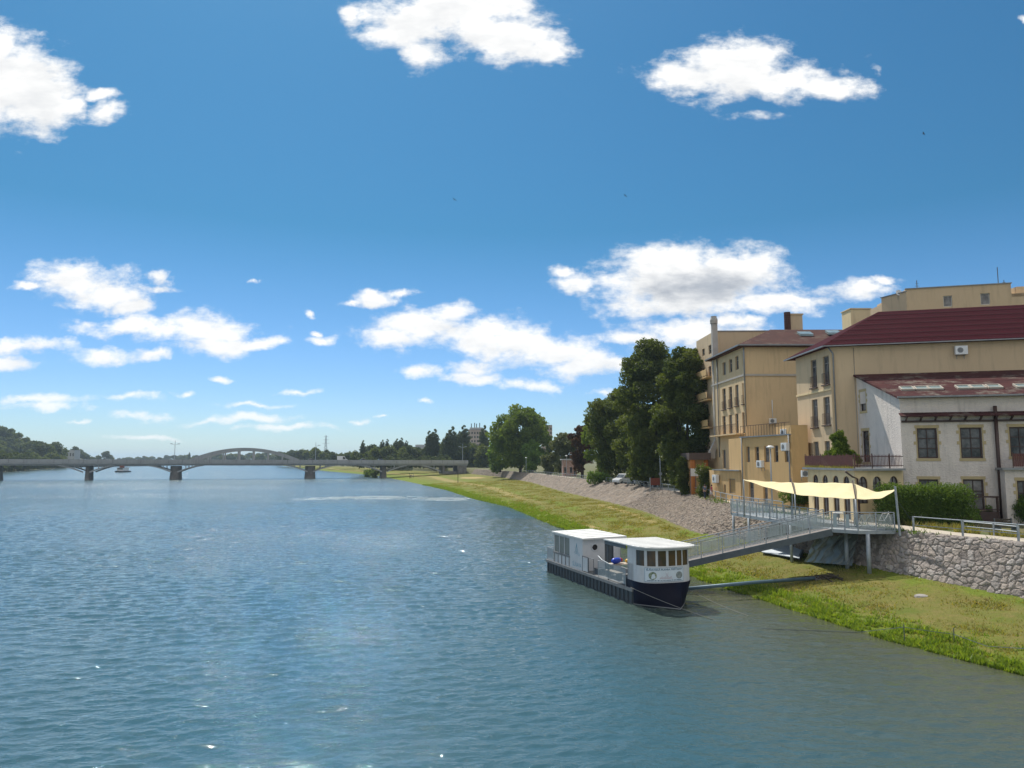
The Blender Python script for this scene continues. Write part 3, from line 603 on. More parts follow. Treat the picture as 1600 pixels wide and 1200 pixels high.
# ------------------------------------------------------------------ grass that grows on the bank (nobody could count the blades)
def blades(pos, h, wd, seed):
    r = np.random.default_rng(seed); n = len(pos); a = r.uniform(0, 2*np.pi, n); d = np.stack([np.cos(a), np.sin(a), np.zeros(n)], 1)
    lean = np.stack([r.normal(0, .45, n), r.normal(0, .45, n), np.ones(n)], 1)*h[:, None]
    v = np.stack([pos-d*wd[:, None], pos+d*wd[:, None], pos+lean], 1).reshape(-1, 3)
    return v, np.arange(3*n).reshape(-1, 3), np.repeat(r.random(n), 3)
def ground_z(x, y):
    xr, xf, zf = ix(y, YR, XR), ix(y, YF, XF), ix(y, YF, ZF); xf = np.maximum(xf, xr+1.5); t = np.clip((x-xr)/(xf-xr), 0, 1)
    return .03+.45*np.minimum(1, t*5)**.8*.6+(zf-.3)*t**1.1
n = 100000; y = 26+rng.random(n)**1.5*230; tt = np.clip(np.abs(rng.normal(0, .14, n)), 0, .6)*np.where(rng.random(n) < .75, 1, 1.6)
clump = fbm(y*1.1, tt*30, 3, 21); keep = clump > .38; y = y[keep]; tt = tt[keep]; clump = clump[keep]
xr = ix(y, YR, XR); xf = ix(y, YF, XF); wdt = np.clip(xf-xr, 2, 12); x = xr-.35+tt*wdt*.8
hgt = (.12+.5*np.clip(clump-.38, 0, 1))*rng.uniform(.6, 1.5, len(y))*np.clip(1.3-tt*1.6, .4, 1)
v, f, ti = blades(np.stack([x, y, ground_z(x, y)-.03], 1), hgt, .02+.035*rng.random(len(y))+y*.0003, 5)
o = np_mesh('shore_grass', v, f, 'grassblade', attr={'tint': ti}); tag(o, 'bright green tufts of grass along the waterline', 'grass', kind='stuff')
n = 110000; y = 28+rng.random(n)**1.35*230; tt = rng.random(n); clump = fbm(y*.5, tt*9, 4, 31); k = rng.random(n) < np.clip((clump-.36)*5, .12, 1); y = y[k]; tt = tt[k]
xr = ix(y, YR, XR); xf = ix(y, YF, XF); x = xr+tt*(xf-xr)
v, f, ti = blades(np.stack([x, y, ground_z(x, y)-.03], 1), rng.uniform(.05, .2, len(y)), .015+.025*rng.random(len(y))+y*.0003, 6)
o = np_mesh('meadow_grass', v, f, 'dryblade', attr={'tint': ti}); tag(o, 'short half dry grass covering the sloping meadow', 'grass', kind='stuff')
# weeds along the lip of the near wall and the garden strip
n = 9000; y = 30+rng.random(n)*70; x = ix(y, YT, XT)+rng.normal(.25, .28, n); cl = fbm(y*1.3, x*0+3, 3, 41); k = cl > .45; x = x[k]; y = y[k]
v, f, ti = blades(np.stack([x, y, np.full(len(x), 4.05)], 1), rng.uniform(.06, .42, len(x))*np.where(rng.random(len(x)) < .15, 1.5, .7), .02+.03*rng.random(len(x)), 7)
o = np_mesh('wall_top_weeds', v, f, 'hedge', attr={'tint': ti}); tag(o, 'small green weeds growing along the top edge of the stone wall', 'weeds', kind='stuff')
n = 14000; y = 40+rng.random(n)*30; x = ix(y, YT, XT)+3.3+rng.random(n)*2.5; cl = fbm(y*.7, x*.7, 3, 51); k = (cl > .46); x = x[k]; y = y[k]
v, f, ti = blades(np.stack([x, y, np.full(len(x), 4.03)], 1), rng.uniform(.1, .55, len(x)), .02+.03*rng.random(len(x)), 8)
o = np_mesh('garden_weeds', v, f, 'dryblade', attr={'tint': ti}); tag(o, 'yellowish garden growth between promenade path and white house', 'weeds', kind='stuff')
# ------------------------------------------------------------------ trees
def env_blobs(seed, zb, zt, rad, nb, rb, ax=1., ay=1.):
    """blobs of foliage spread through a crown's volume; rad(h) in 0..1 gives the radius"""
    r = np.random.default_rng(seed); B = []
    while len(B) < nb:
        h = r.random(); R_ = rad(h)
        if r.random() > (R_/max(rad(.3), rad(.5), rad(.7)))**1.2+.08: continue
        a = r.uniform(0, 2*np.pi); q = R_*(.35+.65*r.random()**.5); b = rb*r.uniform(.65, 1.25)
        B.append(((q-b*.55)*np.cos(a)*ax, (q-b*.55)*np.sin(a)*ay, zb+(zt-zb)*h-(b*.7 if h > .8 else 0), b))
    return np.array(B)
def leaves(B, n, size, seed, flat=.8, thr=None):
    r = np.random.default_rng(seed); w_ = B[:, 3]**2; k = r.choice(len(B), n, p=w_/w_.sum())
    d = r.normal(size=(n, 3)); d[:, 2] += .15; d /= np.linalg.norm(d, axis=1, keepdims=True)
    q = (.45+.6*r.random(n)**.5)*(1+.25*np.sin(d[:, 0]*7+k)*np.sin(d[:, 2]*6+k*2)); p = B[k, :3]+d*(B[k, 3]*q)[:, None]*np.array([1, 1, flat])
    dd = np.full(n, 9.)
    for b in B: dd = np.minimum(dd, np.linalg.norm((p-b[:3])/np.array([1, 1, flat]), axis=1)/b[3])
    keep = dd > (thr if thr is not None else .42 if flat < .9 and size > .3 or len(B) > 55 else .30); p = p[keep]; d = d[keep]; k = k[keep]; n = len(p)
    nn = d*.7+r.normal(size=(n, 3)); nn /= np.linalg.norm(nn, axis=1, keepdims=True)
    a = np.cross(nn, r.normal(size=(n, 3))); a /= np.linalg.norm(a, axis=1, keepdims=True)+1e-9; b = np.cross(nn, a)
    s = size*r.uniform(.5, 1.35, n)[:, None]; v = np.stack([p-a*s, p-b*s*.55+nn*s*.2, p+a*s, p+b*s*.55+nn*s*.2], 1).reshape(-1, 3)
    tint = np.clip(.5+.45*(r.random(n)-.5)+.5*((k*0.618) % 1-.5), 0, 1)
    return v, np.arange(4*n).reshape(-1, 4), np.repeat(tint, 4)
def make_tree(name, label, cat, loc, B, n, size, mat, trunk_h, trunk_r, seed, group=None, lean=0, thr=None):
    t = thing(name, label, cat, (0, 0, 0), group)
    v, f, ti = leaves(B, n, size, seed, thr=thr); np_mesh('crown', v, f, mat, t, {'tint': ti})
    mb = MB(); r = random.Random(seed); top = float(B[:, 2].max())*.8
    mb.tube([(0, 0, -.3), (0.03*trunk_r, 0, trunk_h*.25), (.3*lean, .1, trunk_h), (.6*lean, .2, top)], [trunk_r*1.4, trunk_r, trunk_r*.75, trunk_r*.15], 8)
    for i in range(min(len(B), 14)):
        b = B[(i*7) % len(B)]; z0 = trunk_h*(.6+.5*r.random()); mb.tube([(0, 0, z0), (b[0]*.45, b[1]*.45, (z0+b[2])/2+.2), (b[0], b[1], b[2])], [trunk_r*.4, trunk_r*.25, .04], 5)
    mb.build('trunk', 'bark', t, smooth=True); t.location = loc; return t
rnd = lambda h: max(.0, 1-(2*h-1)**2)**.5
# the tall dark trees beside the yellow buildings
x_ = lambda u, Y: (u-800)/F*Y
def bigtree(nm, label, u, Y, zbot, ztop, rx, nb, rb, n, size, mat, seed, shape=rnd, tr=.4):
    B = env_blobs(seed, zbot-4.05, ztop-4.05, lambda h: rx*shape(h), nb, rb)
    return make_tree(nm, label, 'tree', (x_(u, Y), Y, 4.05), B, n, size, mat, max(2.5, zbot-3), tr, seed)
zt = lambda v, Y: P(800, v, Y).z
egg = lambda h: (1-abs(h-.42)**2.2*2.3 if h > .42 else .62+.38*h/.42)
bigtree('broadleaf_tree', 'tallest dark leafy tree over the promenade, left of the yellow apartment house', 1021, 125, 6.0, zt(527, 125), 6.7, 95, 1.9, 90000, .21, 'leaf_dark', 11, egg)
bigtree('broadleaf_tree', 'dark leafy tree touching the left wall of the yellow apartment house', 1074, 106, 5.4, zt(537, 106), 5.0, 80, 1.5, 66000, .2, 'leaf_dark', 12, egg)
bigtree('broadleaf_tree', 'dark tree with sunlit yellowish top in front of the tallest tree, above the white van', 967, 155, 6.6, zt(606, 155), 7.8, 72, 1.9, 64000, .22, 'leaf_dark', 13, egg)
bigtree('broadleaf_tree', 'small dark rounded tree bulging over the promenade between the two big ones', 1003, 136, 6.0, zt(632, 136), 5.8, 44, 1.6, 30000, .2, 'leaf_dark', 113, egg)
bigtree('broadleaf_tree', 'green tree lit along its left edge right of the reddish one', 938, 172, 6.2, zt(632, 172), 5.2, 34, 1.5, 24000, .23, 'leaf_mid', 14, egg)
bigtree('plum_tree', 'reddish brown leaved tree at the left end of the dark tree row', 909, 186, 6.2, zt(660, 186), 3.8, 26, 1.3, 16000, .24, 'leaf_purple', 15, egg)
bigtree('broadleaf_tree', 'huge round sunlit green tree at the bend of the embankment', 813, 268, 7, zt(632, 268), 11.5, 80, 3.0, 42000, .42, 'leaf_mid', 16, egg, .6)
bigtree('broadleaf_tree', 'bright green tree in front of the left foot of the huge round tree', 782, 292, 5.2, zt(679, 292), 5.6, 30, 1.9, 12000, .4, 'leaf_light', 17, egg)
bigtree('broadleaf_tree', 'fresh green tree in front of the right side of the huge round tree', 832, 256, 5.4, zt(686, 256), 4.6, 28, 1.5, 11000, .33, 'leaf_light', 18, egg)
bigtree('olive_tree', 'wide greyish olive tree behind the brick kiosk', 884, 215, 5.2, zt(672, 215), 5.2, 34, 1.6, 13000, .3, 'leaf_olive', 19, egg)
bigtree('olive_tree', 'low olive green tree between the round tree and the kiosk', 860, 226, 5.0, zt(703, 226), 3.5, 20, 1.2, 7000, .28, 'leaf_olive', 20)
bigtree('conifer_tree', 'narrow dark conifer before the far grey tower', 858, 330, 4.5, zt(676, 330), 3, 24, 1.2, 5000, .4, 'leaf_dark', 22, lambda h: 1.05-h)
def column_blobs(seed, zb, zt_, R0, nb):
    r = np.random.default_rng(seed); B = []
    for q, (ox, oy, kk) in enumerate(((0, 0, 1), (R0*.55, .3, .9), (-R0*.5, -.4, .84), (.2, R0*.5, .76))):
      for i in range(nb//2):
        h = (i+.5)/(nb//2); R_ = R0*.72*min(1, .5+h*3)*(1-h**5)**.5*r.uniform(.75, 1.15)+.25; a = i*2.4+r.uniform(-.3, .3); b = max(.8, R_*.55)*r.uniform(.85, 1.2)
        B.append((ox+(R_-b*.6)*np.cos(a), oy+(R_-b*.6)*np.sin(a), zb+(zt_-zb)*h*kk, b))
    return np.array(B)
# prototypes for the far trees
def proto(nm, cat, zb, ztp, rx, nb, rb, n, size, mat, seed, shape, ax=1):
    B = column_blobs(seed, zb, ztp, rx, nb) if shape is None else env_blobs(seed, zb, ztp, lambda h: rx*shape(h), nb, rb, ax, ax)
    t = make_tree(nm, 'x', cat, (0, 0, 0), B, n, size, mat, zb+1, .3, seed, thr=.05 if shape is None else None); return t
PR = [proto('far_tree', 'tree', 1.2, 14, 5.5, 22, 2.0, 3200, .62, 'leaf_far', 41, rnd), proto('far_tree', 'tree', 1, 13, 5, 18, 2.2, 3000, .6, 'leaf_dark', 42, egg),
      proto('far_tree', 'tree', .6, 9, 5, 16, 1.9, 2600, .55, 'leaf_far', 43, rnd), proto('poplar_tree', 'tree', 1, 23.3, 2.7, 48, .85, 9000, .42, 'leaf_far', 44, None),
      proto('poplar_tree', 'tree', 1, 19.3, 3.5, 45, .95, 9000, .45, 'leaf_far', 45, None), proto('far_bush', 'bush', .1, 4, 3, 9, 1.3, 1100, .4, 'leaf_mid', 46, rnd)]
used = set()
def far(k, u, Y, top, z, label, group, wide=1., x=None):
    """top = height of the tree in metres"""
    H0 = (14, 13, 9, 24, 20, 4)[k]; s = top/H0
    o = PR[k] if k not in used else copy_tree(PR[k]); used.add(k)
    o.location = (x_(u, Y) if x is None else x, Y, z); o.scale = (s*wide, s*wide, s); o.rotation_euler = (0, 0, random.uniform(0, 6.28))
    tag(o, label, None, group); return o
def vtop(v, Y, z): return P(800, v, Y).z-z
# poplars and tall trees behind the right half of the bridge
for k, u, v, Y, wd, lb in [(3, 568, 687, 520, .9, 'narrow lone poplar left of the bushy gap behind the bridge'), (4, 598, 686, 500, .75, 'poplar with ragged top, third column from the lone one'),
    (3, 606, 685, 505, .8, 'slim poplar pressed against a ragged one behind the bridge'), (4, 620, 684, 490, .8, 'dark poplar in the middle clump behind the bridge'), (3, 628, 683, 488, .9, 'tallest poplar of the middle clump behind the bridge'),
    (4, 636, 687, 492, .7, 'short poplar closing the middle clump on its right'), (3, 671, 672, 440, .95, 'left one of the poplar pair rising above the bridge'), (3, 680, 669, 440, .95, 'right one of the poplar pair rising above the bridge'),
    (4, 698, 676, 425, .8, 'broad poplar before the highest dark poplar near the bridge end'), (3, 707, 665, 425, 1.1, 'highest dark poplar near the right end of the bridge'), (4, 717, 672, 430, .7, 'dark poplar just right of the highest one'),
    (3, 725, 663, 435, 1.1, 'dark poplar touching the left side of the far brick block'), (3, 757, 663, 430, .9, 'dark slender tree covering the right side of the far brick block'), (3, 500, 707, 900, 1, 'small far poplar left of the lattice pylon'), (3, 298, 706, 1300, .8, 'tiny lone poplar on the horizon left of the arch')]:
    far(k, u, Y, vtop(v, Y, 4), 4, lb, 'poplars behind the bridge', wd)
rr = random.Random(5)
LB = ['dark round tree in the long row behind the bridge', 'low green tree in the long row behind the bridge']
prof = [(300, 713), (340, 711), (380, 709), (420, 709), (450, 704), (470, 705), (480, 700), (492, 700), (505, 705), (530, 705), (550, 706), (575, 702), (585, 696), (610, 697), (640, 695), (660, 699), (680, 693), (720, 690), (745, 695), (770, 700)]
for i in range(64):
    u = 440+i*5.1+rr.uniform(-2, 2); v = float(np.interp(u, *zip(*prof)))+rr.uniform(-2.5, 3.5); Y = np.interp(u, [440, 520, 600, 770], [900, 620, 480, 420])+rr.uniform(-15, 45)
    far(i % 2, u, Y, max(5, vtop(v, Y, 4)), 4, LB[0], 'dark trees in the row behind the bridge', rr.uniform(.8, 1.1))
for i in range(18):
    u = 560+i*8+rr.uniform(-3, 3); Y = 395+rr.uniform(0, 25)
    far(2, u, Y, rr.uniform(4, 8), 4, LB[1], 'low green trees behind the bridge', 1.1)
for i in range(46):
    u = 190+i*6+rr.uniform(-3, 3); v = float(np.interp(u, [190, 300, 470], [714.5, 711.5, 706]))+rr.uniform(-1.5, 3); Y = 1500+rr.uniform(-100, 500)-max(0, u-300)*2.5
    far(i % 2, u, Y, max(5, vtop(v, Y, 3)), 3, 'small distant tree on the far shore seen over and through the arch', 'distant trees on the far shore', 1.6)
# left bank
for k, u, v, Y, lb in [(0, 52, 689, 760, 'dark tree at the foot of the wooded hill'), (0, 66, 690, 700, 'round dark tree right of the wooded hill'), (1, 75, 694, 720, 'squat dark tree between two rounder ones on the left shore'), (0, 88, 691, 740, 'tall dark round tree on the left shore'),
    (1, 97, 696, 760, 'dark tree next to the pale house on the left shore'), (2, 119, 698, 1000, 'yellow green domed tree right of the pale house'), (2, 129, 703, 1010, 'yellow green tree at the right end of the left shore wood'), (2, 108, 706, 980, 'low yellow green tree before the pale house'),
    (1, 148, 713, 1150, 'low bushy tree on the far left shore'), (1, 158, 711, 1150, 'low round tree beside the lone tall one on the far left shore'), (0, 169, 705, 1160, 'lone upright tree on the far left shore'), (1, 178, 714, 1180, 'lowest tree right of the lone upright one'),
    (2, 8, 704, 480, 'light green tree low at the left edge'), (2, -6, 700, 470, 'light green tree cut by the left edge'), (2, 28, 706, 520, 'light green tree between hill and bridge deck'), (2, 45, 707, 560, 'mid green shrubby tree above the bridge deck at left')]:
    far(k, u, Y, vtop(v, Y, 2.5), 2.5, lb, 'trees on the left bank', 1.15 if k != 2 else 1.0)
def hillh(x, y): return (40/(1+math.exp((x+568)/13))+3)*math.exp(-((y-850)/120)**2)
hv = []; gx = np.linspace(-1400, -500, 60); gy = np.linspace(560, 1200, 40)
for y in gy:
    for x in gx: hv.append((x, y, hillh(x, y)+2))
ii, jj = np.meshgrid(np.arange(39), np.arange(59), indexing='ij'); a = ii*60+jj
M['hillside'] = material('wooded_hillside', (.05, .06, .03), .95, noise=(.05, (.07, .08, .04), .2))
tag(np_mesh('hill', np.array(hv), np.stack([a, a+1, a+61, a+60], -1).reshape(-1, 4), 'hillside', smooth=True), kind='structure')
for i in range(120):
    x = -546-rr.random()**1.1*95; y = 790+rr.random()*70
    far(i % 2, 0, y, rr.uniform(10, 14.5), hillh(x, y)+1.5, 'dark tree in the closed wood on the hill at left', 'trees covering the hill', 1.1, x=x)
for i in range(26):
    u = -10+i*4.6; Y = 560+rr.uniform(0, 80)+max(0, u-40)*1.5
    far(1, u, Y, rr.uniform(8, 13), 2, 'dark tree in the shore row between hill and bridge', 'shore trees below the hill', 1.2)
# bushes
for i in range(34):
    Y = 430+i*16; far(2 if i % 3 else 1, 0, Y, rr.uniform(5, 9), .3, 'dark shrubby tree overhanging the left shoreline', 'trees overhanging the left shore', 1.3, x=float(ix(Y, YL, XL))-1.5+rr.uniform(-2, 2))
for u, v, Y, h, lb in [(577, 0, 372, 3.6, 'small round bush standing in the shallows just behind the bridge'), (588, 0, 360, 3.2, 'dark bush by the waterline under the bridge, beside a pier')]:
    far(5, u, Y, h, .2, lb, 'bushes under the bridge', 1.2)
def hedge_mass(name, label, cat, poly_blobs, n, size, seed, mat='hedge'):
    t = thing(name, label, cat); v, f, ti = leaves(np.array(poly_blobs), n, size, seed, 1.); np_mesh('foliage', v, f, mat, t, {'tint': ti})
    mb = MB(); b0 = poly_blobs[0]
    for b in poly_blobs[::3]: mb.tube([(b[0], b[1], 3.9), (b[0]+.05, b[1], b[2])], [.05, .02], 5)
    mb.build('stem', 'bark', t); return t
B = []
A_, B_ = np.array([27.4, 54.8]), np.array([31.5, 51.9])
for i in range(15):
    p = A_+(B_-A_)*(i/14); 
    for z in (4.75, 5.65, 6.2):
        for q in (-.45, .45): B.append((p[0]+q*.6+random.uniform(-.1, .1), p[1]+q+random.uniform(-.15, .15), z+random.uniform(-.12, .12), .72))
hedge_mass('hedge', 'big clipped hedge between promenade and white house', 'hedge', B, 60000, .065, 61)
p = G(1597, 817, 4.1); B = [(p.x+.45+random.uniform(-.45, .45), p.y+random.uniform(-.4, .4), 5.2+random.uniform(-.5, .5), .75) for _ in range(20)]
hedge_mass('round_bush', 'clipped round bush at the right edge before the annex', 'bush', B, 42000, .055, 62)
p = P(1312, 700, 61); B = [(p.x+random.gauss(0, .30), p.y+random.gauss(0, .25), 8.1+k*.16, .66-.022*k) for k in range(18)]
B += [(p.x+.8+k*.22, p.y+.3, 9.3-.02*k*k*2.2, .26) for k in range(5)]
t = hedge_mass('ivy_shrub', 'dark ivy shrub growing on the terrace behind the brown pickets', 'shrub', B, 30000, .06, 63, 'leaf_mid')
p = G(1248, 795, 4.1); B = [(p.x+random.gauss(0, .9), p.y+random.gauss(0, .3), 5+random.gauss(0, .35), .6) for _ in range(14)]
hedge_mass('laurel_bush', 'green bush behind the sail beside the orange house', 'bush', B, 9000, .08, 64)
p = G(1348, 800, 4.1); B = [(p.x+random.gauss(0, .3), p.y+random.gauss(0, .2), 5+random.gauss(0, .4), .45) for _ in range(8)]
hedge_mass('laurel_bush', 'slim green bush under the middle of the cream sail', 'bush', B, 5000, .07, 65)
p = G(925, 757, 4.1); p.x += 2.6; p.y += 14; B = [(p.x+random.gauss(0, .8), p.y+random.gauss(0, .4), 5.2+random.gauss(0, .5), .8) for _ in range(10)]
hedge_mass('yellow_bush', 'yellow green bush by the promenade left of the white van', 'bush', B, 6000, .13, 66, 'leaf_light')
p = P(1105, 740, 91); B = [(p.x+random.gauss(0, .4), 91+random.gauss(0, .4), 4.6+.3*k, .8) for k in range(10)]
hedge_mass('dark_shrub', 'dark shrub behind the walkers beside the orange columns', 'shrub', B, 7000, .12, 67, 'leaf_dark')
p = P(1072, 740, 99.5); B = [(p.x+random.uniform(-.8, .9), 99.5+random.uniform(-.5, .5), 4.6+k*.26, .8) for k in range(16)]
hedge_mass('dark_shrub', 'tall dark shrub hiding the left end of the orange columns', 'shrub', B, 12000, .12, 68, 'leaf_dark')
# garden plants at the foot of the steps
for k, (u, v, h, lb) in enumerate([(1530, 818, .9, 'tall thin weed left of the drainpipe foot'), (1548, 815, 1.1, 'taller leafy weed by the drainpipe foot')]):
    p = G(u, v, 4.1); B = [(p.x+random.gauss(0, .15), p.y+random.gauss(0, .15), 4.2+h*j/6, .22) for j in range(6)]
    hedge_mass('leafy_weed', lb, 'plant', B, 900, .06, 70+k, 'leaf_light')
# ------------------------------------------------------------------ buildings
GZ = 4.0
def frame_of(A, B):
    ex, ey = B[0]-A[0], B[1]-A[1]; L = math.hypot(ex, ey); ex /= L; ey /= L; return L, ex, ey, ey, -ex
def wall(mb, A, B, z0, z1, ops=(), depth=.2, zb=None):
    """wall face seen with A at its left; ops are real holes (s0, s1, z0, z1) with reveals"""
    L, ex, ey, nx, ny_ = frame_of(A, B); pt_ = lambda s, z, o=0: (A[0]+ex*s+nx*o, A[1]+ey*s+ny_*o, z)
    ss = sorted({0, L, *[max(0, min(L, q)) for o in ops for q in o[:2]]}); zs = sorted({z0, z1, *[max(z0, min(z1, q)) for o in ops for q in o[2:4]]})
    for i in range(len(ss)-1):
        for j in range(len(zs)-1):
            sm, zm = (ss[i]+ss[i+1])/2, (zs[j]+zs[j+1])/2
            if any(o[0] < sm < o[1] and o[2] < zm < o[3] for o in ops): continue
            mb.add([pt_(ss[i], zs[j]), pt_(ss[i+1], zs[j]), pt_(ss[i+1], zs[j+1]), pt_(ss[i], zs[j+1])], [(0, 1, 2, 3)])
    for s0, s1, a, b in [o[:4] for o in ops]:
        c = [(s0, a), (s1, a), (s1, b), (s0, b)]
        for k in range(4):
            p, q = c[k], c[(k+1) % 4]; mb.add([pt_(*p), pt_(*q), pt_(*q, -depth), pt_(*p, -depth)], [(0, 1, 2, 3)])
def obox(mb, A, B, s0, s1, z0, z1, o0, o1):
    L, ex, ey, nx, ny_ = frame_of(A, B); p = lambda s, o: (A[0]+ex*s+nx*o, A[1]+ey*s+ny_*o)
    mb.prism([p(s0, o0), p(s1, o0), p(s1, o1), p(s0, o1)], z0, z1)
def window(par, A, B, o, fm='whiteframe', gm='glass', cols=2, rows=(0.62,), depth=.16, sill=None, surround=None, rail=False, name='window', fw=.07):
    s0, s1, z0, z1 = o[:4]; mb = MB(); g = .006; s0 += g; s1 -= g; z0 += g; z1 -= g
    obox(mb, A, B, s0, s0+fw, z0, z1, -depth-.05, -depth+.02); obox(mb, A, B, s1-fw, s1, z0, z1, -depth-.05, -depth+.02)
    obox(mb, A, B, s0+fw, s1-fw, z0, z0+fw, -depth-.05, -depth+.015); obox(mb, A, B, s0+fw, s1-fw, z1-fw, z1, -depth-.05, -depth+.015)
    for k in range(1, cols): x = s0+(s1-s0)*k/cols; obox(mb, A, B, x-.025, x+.025, z0+fw, z1-fw, -depth-.045, -depth+.01)
    for r in rows: z = z0+(z1-z0)*r; obox(mb, A, B, s0+fw, s1-fw, z-.035, z+.035, -depth-.04, -depth+.025)
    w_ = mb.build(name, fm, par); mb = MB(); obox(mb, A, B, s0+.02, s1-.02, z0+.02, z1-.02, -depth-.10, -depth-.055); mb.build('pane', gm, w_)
    if sill: mb = MB(); obox(mb, A, B, s0-.06, s1+.06, z0-.09, z0-.008, -.1, .09); mb.build('sill', sill, w_)
    if surround:
        mb = MB(); e = .16; obox(mb, A, B, s0-e, s1+e, z1+.01, z1+.24, -.02, .03)
        for zz, dx in ((z1-.45, .14), (z0+(z1-z0)*.45, .14)): obox(mb, A, B, s0-dx-.12, s0-.01, zz, zz+.25, -.02, .028); obox(mb, A, B, s1+.01, s1+dx+.12, zz, zz+.25, -.02, .028)
        obox(mb, A, B, s0-.1, s0-.01, z0, z1, -.02, .024); obox(mb, A, B, s1+.01, s1+.1, z0, z1, -.02, .024)
        obox(mb, A, B, s0-e, s1+e, z0-.22, z0-.01, -.02, .035); mb.build('surround', surround, w_)
    if rail:
        mb = MB(); h = min(1.0, (z1-z0)*.45)
        for zz in (z0+.1, z0+h): obox(mb, A, B, s0-.08, s1+.08, zz, zz+.035, .10, .13)
        n = max(3, int((s1-s0)/.14))
        for k in range(n+1): x = s0-.06+(s1-s0+.12)*k/n; obox(mb, A, B, x-.01, x+.01, z0+.1, z0+h, .105, .125)
        obox(mb, A, B, s0-.15, s1+.15, z0-.12, z0-.01, -.02, .2); mb.build('railing', 'rust', w_)
    return w_
def ops_px(A, B, rects):
    L = math.hypot(B[0]-A[0], B[1]-A[1]); r = []
    for u0, u1, v0, v1 in rects:
        s0, _ = W(u0, (v0+v1)/2, A, B); s1, _ = W(u1, (v0+v1)/2, A, B); um = (u0+u1)/2; _, zt_ = W(um, v0, A, B); _, zb_ = W(um, v1, A, B)
        r.append((max(.05, s0), min(L-.05, s1), zb_, zt_))
    return r
def ac_unit(label, A, B, u, v, out=.12, sz=(.85, .6, .32)):
    s, z = W(u, v, A, B); L, ex, ey, nx, ny_ = frame_of(A, B); t = thing('air_conditioner', label, 'air conditioner', (A[0]+ex*s, A[1]+ey*s, z-sz[1]/2), 'outdoor air conditioners')
    mb = MB(); obox(mb, A, B, s-sz[0]/2, s+sz[0]/2, z-sz[1]/2, z+sz[1]/2, out, out+sz[2]); mb.build('casing', 'white', t, bevel=.02)
    mb = MB(); c = s-.1; o = out+sz[2]; pts_ = [(c+.23*math.cos(a), z+.23*math.sin(a)) for a in [k*math.pi/10 for k in range(20)]]
    f = lambda q, d: (A[0]+ex*q[0]+nx*(o+d), A[1]+ey*q[0]+ny_*(o+d), q[1]); mb.add([f(q, .006) for q in pts_], [tuple(range(20))])
    for k in range(0, 20): mb.beam(f((c, z), .02), f(pts_[k], .02), .012, .012)
    mb.build('fan_grille', 'fan', t)
    mb = MB()
    for q in (-.28, .28): obox(mb, A, B, s+q-.02, s+q+.02, z-sz[1]/2-.06, z-sz[1]/2-.01, 0, out+sz[2]); obox(mb, A, B, s+q-.02, s+q+.02, z-sz[1]/2-.35, z-sz[1]/2-.06, 0, .03)
    mb.build('bracket', 'zinc', t)
def pipe_on(par, A, B, pts_, r, m='zinc', name='drainpipe', out=.12):
    L, ex, ey, nx, ny_ = frame_of(A, B); mb = MB(); mb.tube([(A[0]+ex*s+nx*out, A[1]+ey*s+ny_*out, z) for s, z in pts_], r, 8); return mb.build(name, m, par, smooth=True)

# --- white house with the lean-to roof
WA = (30.35, 57.5); d_ = (1/math.hypot(1, .28), -.28/math.hypot(1, .28)); WB = (WA[0]+d_[0]*17, WA[1]+d_[1]*17)
WS = (30.55, 65.2)                                   # back end of the side wall
eave = W(1420, 621, WA, WB)[1]; ridge = P(1341, 585, WS[1]).z
h = thing('white_house', 'rough white house with brown windows and a weathered lean-to roof with skylights', 'house', (WA[0], WA[1], GZ))
upw = ops_px(WA, WB, [(1433.5, 1465, 669, 716), (1501, 1535, 668, 716), (1578, 1610, 667, 713)])
grw = ops_px(WA, WB, [(1437, 1467, 749, 790), (1506, 1538, 749, 797)])
mb = MB(); wall(mb, WA, WB, GZ, eave, upw+grw, .22)
sdw = ops_px(WS, WA, [(1344, 1353, 612, 642), (1348, 1358.5, 673, 722)])
wall(mb, WS, WA, GZ, eave, sdw, .22)
n_ = frame_of(WS, WA)
mb.add([(WS[0], WS[1], eave), (WA[0], WA[1], eave), (WS[0], WS[1], ridge-.1)], [(0, 1, 2)])
BB = (WB[0]+.2, WB[1]+8); wall(mb, WB, BB, GZ, eave); mb.add([(WB[0], WB[1], eave), (BB[0], BB[1], eave), (BB[0], BB[1], ridge-.1)], [(0, 1, 2)])
mb.build('wall', 'white_stucco', h)
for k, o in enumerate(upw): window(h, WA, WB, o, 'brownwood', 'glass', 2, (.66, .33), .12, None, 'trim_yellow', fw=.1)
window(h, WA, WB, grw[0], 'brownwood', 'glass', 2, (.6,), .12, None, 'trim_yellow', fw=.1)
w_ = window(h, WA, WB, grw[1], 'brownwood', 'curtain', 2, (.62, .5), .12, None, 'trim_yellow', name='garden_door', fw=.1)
window(h, WS, WA, sdw[0], 'brownwood', 'curtain', 1, (.5,), .12, None, 'trim_yellow'); window(h, WS, WA, sdw[1], 'brownwood', 'glass', 1, (.75,), .12, None, 'trim_yellow', name='terrace_door')
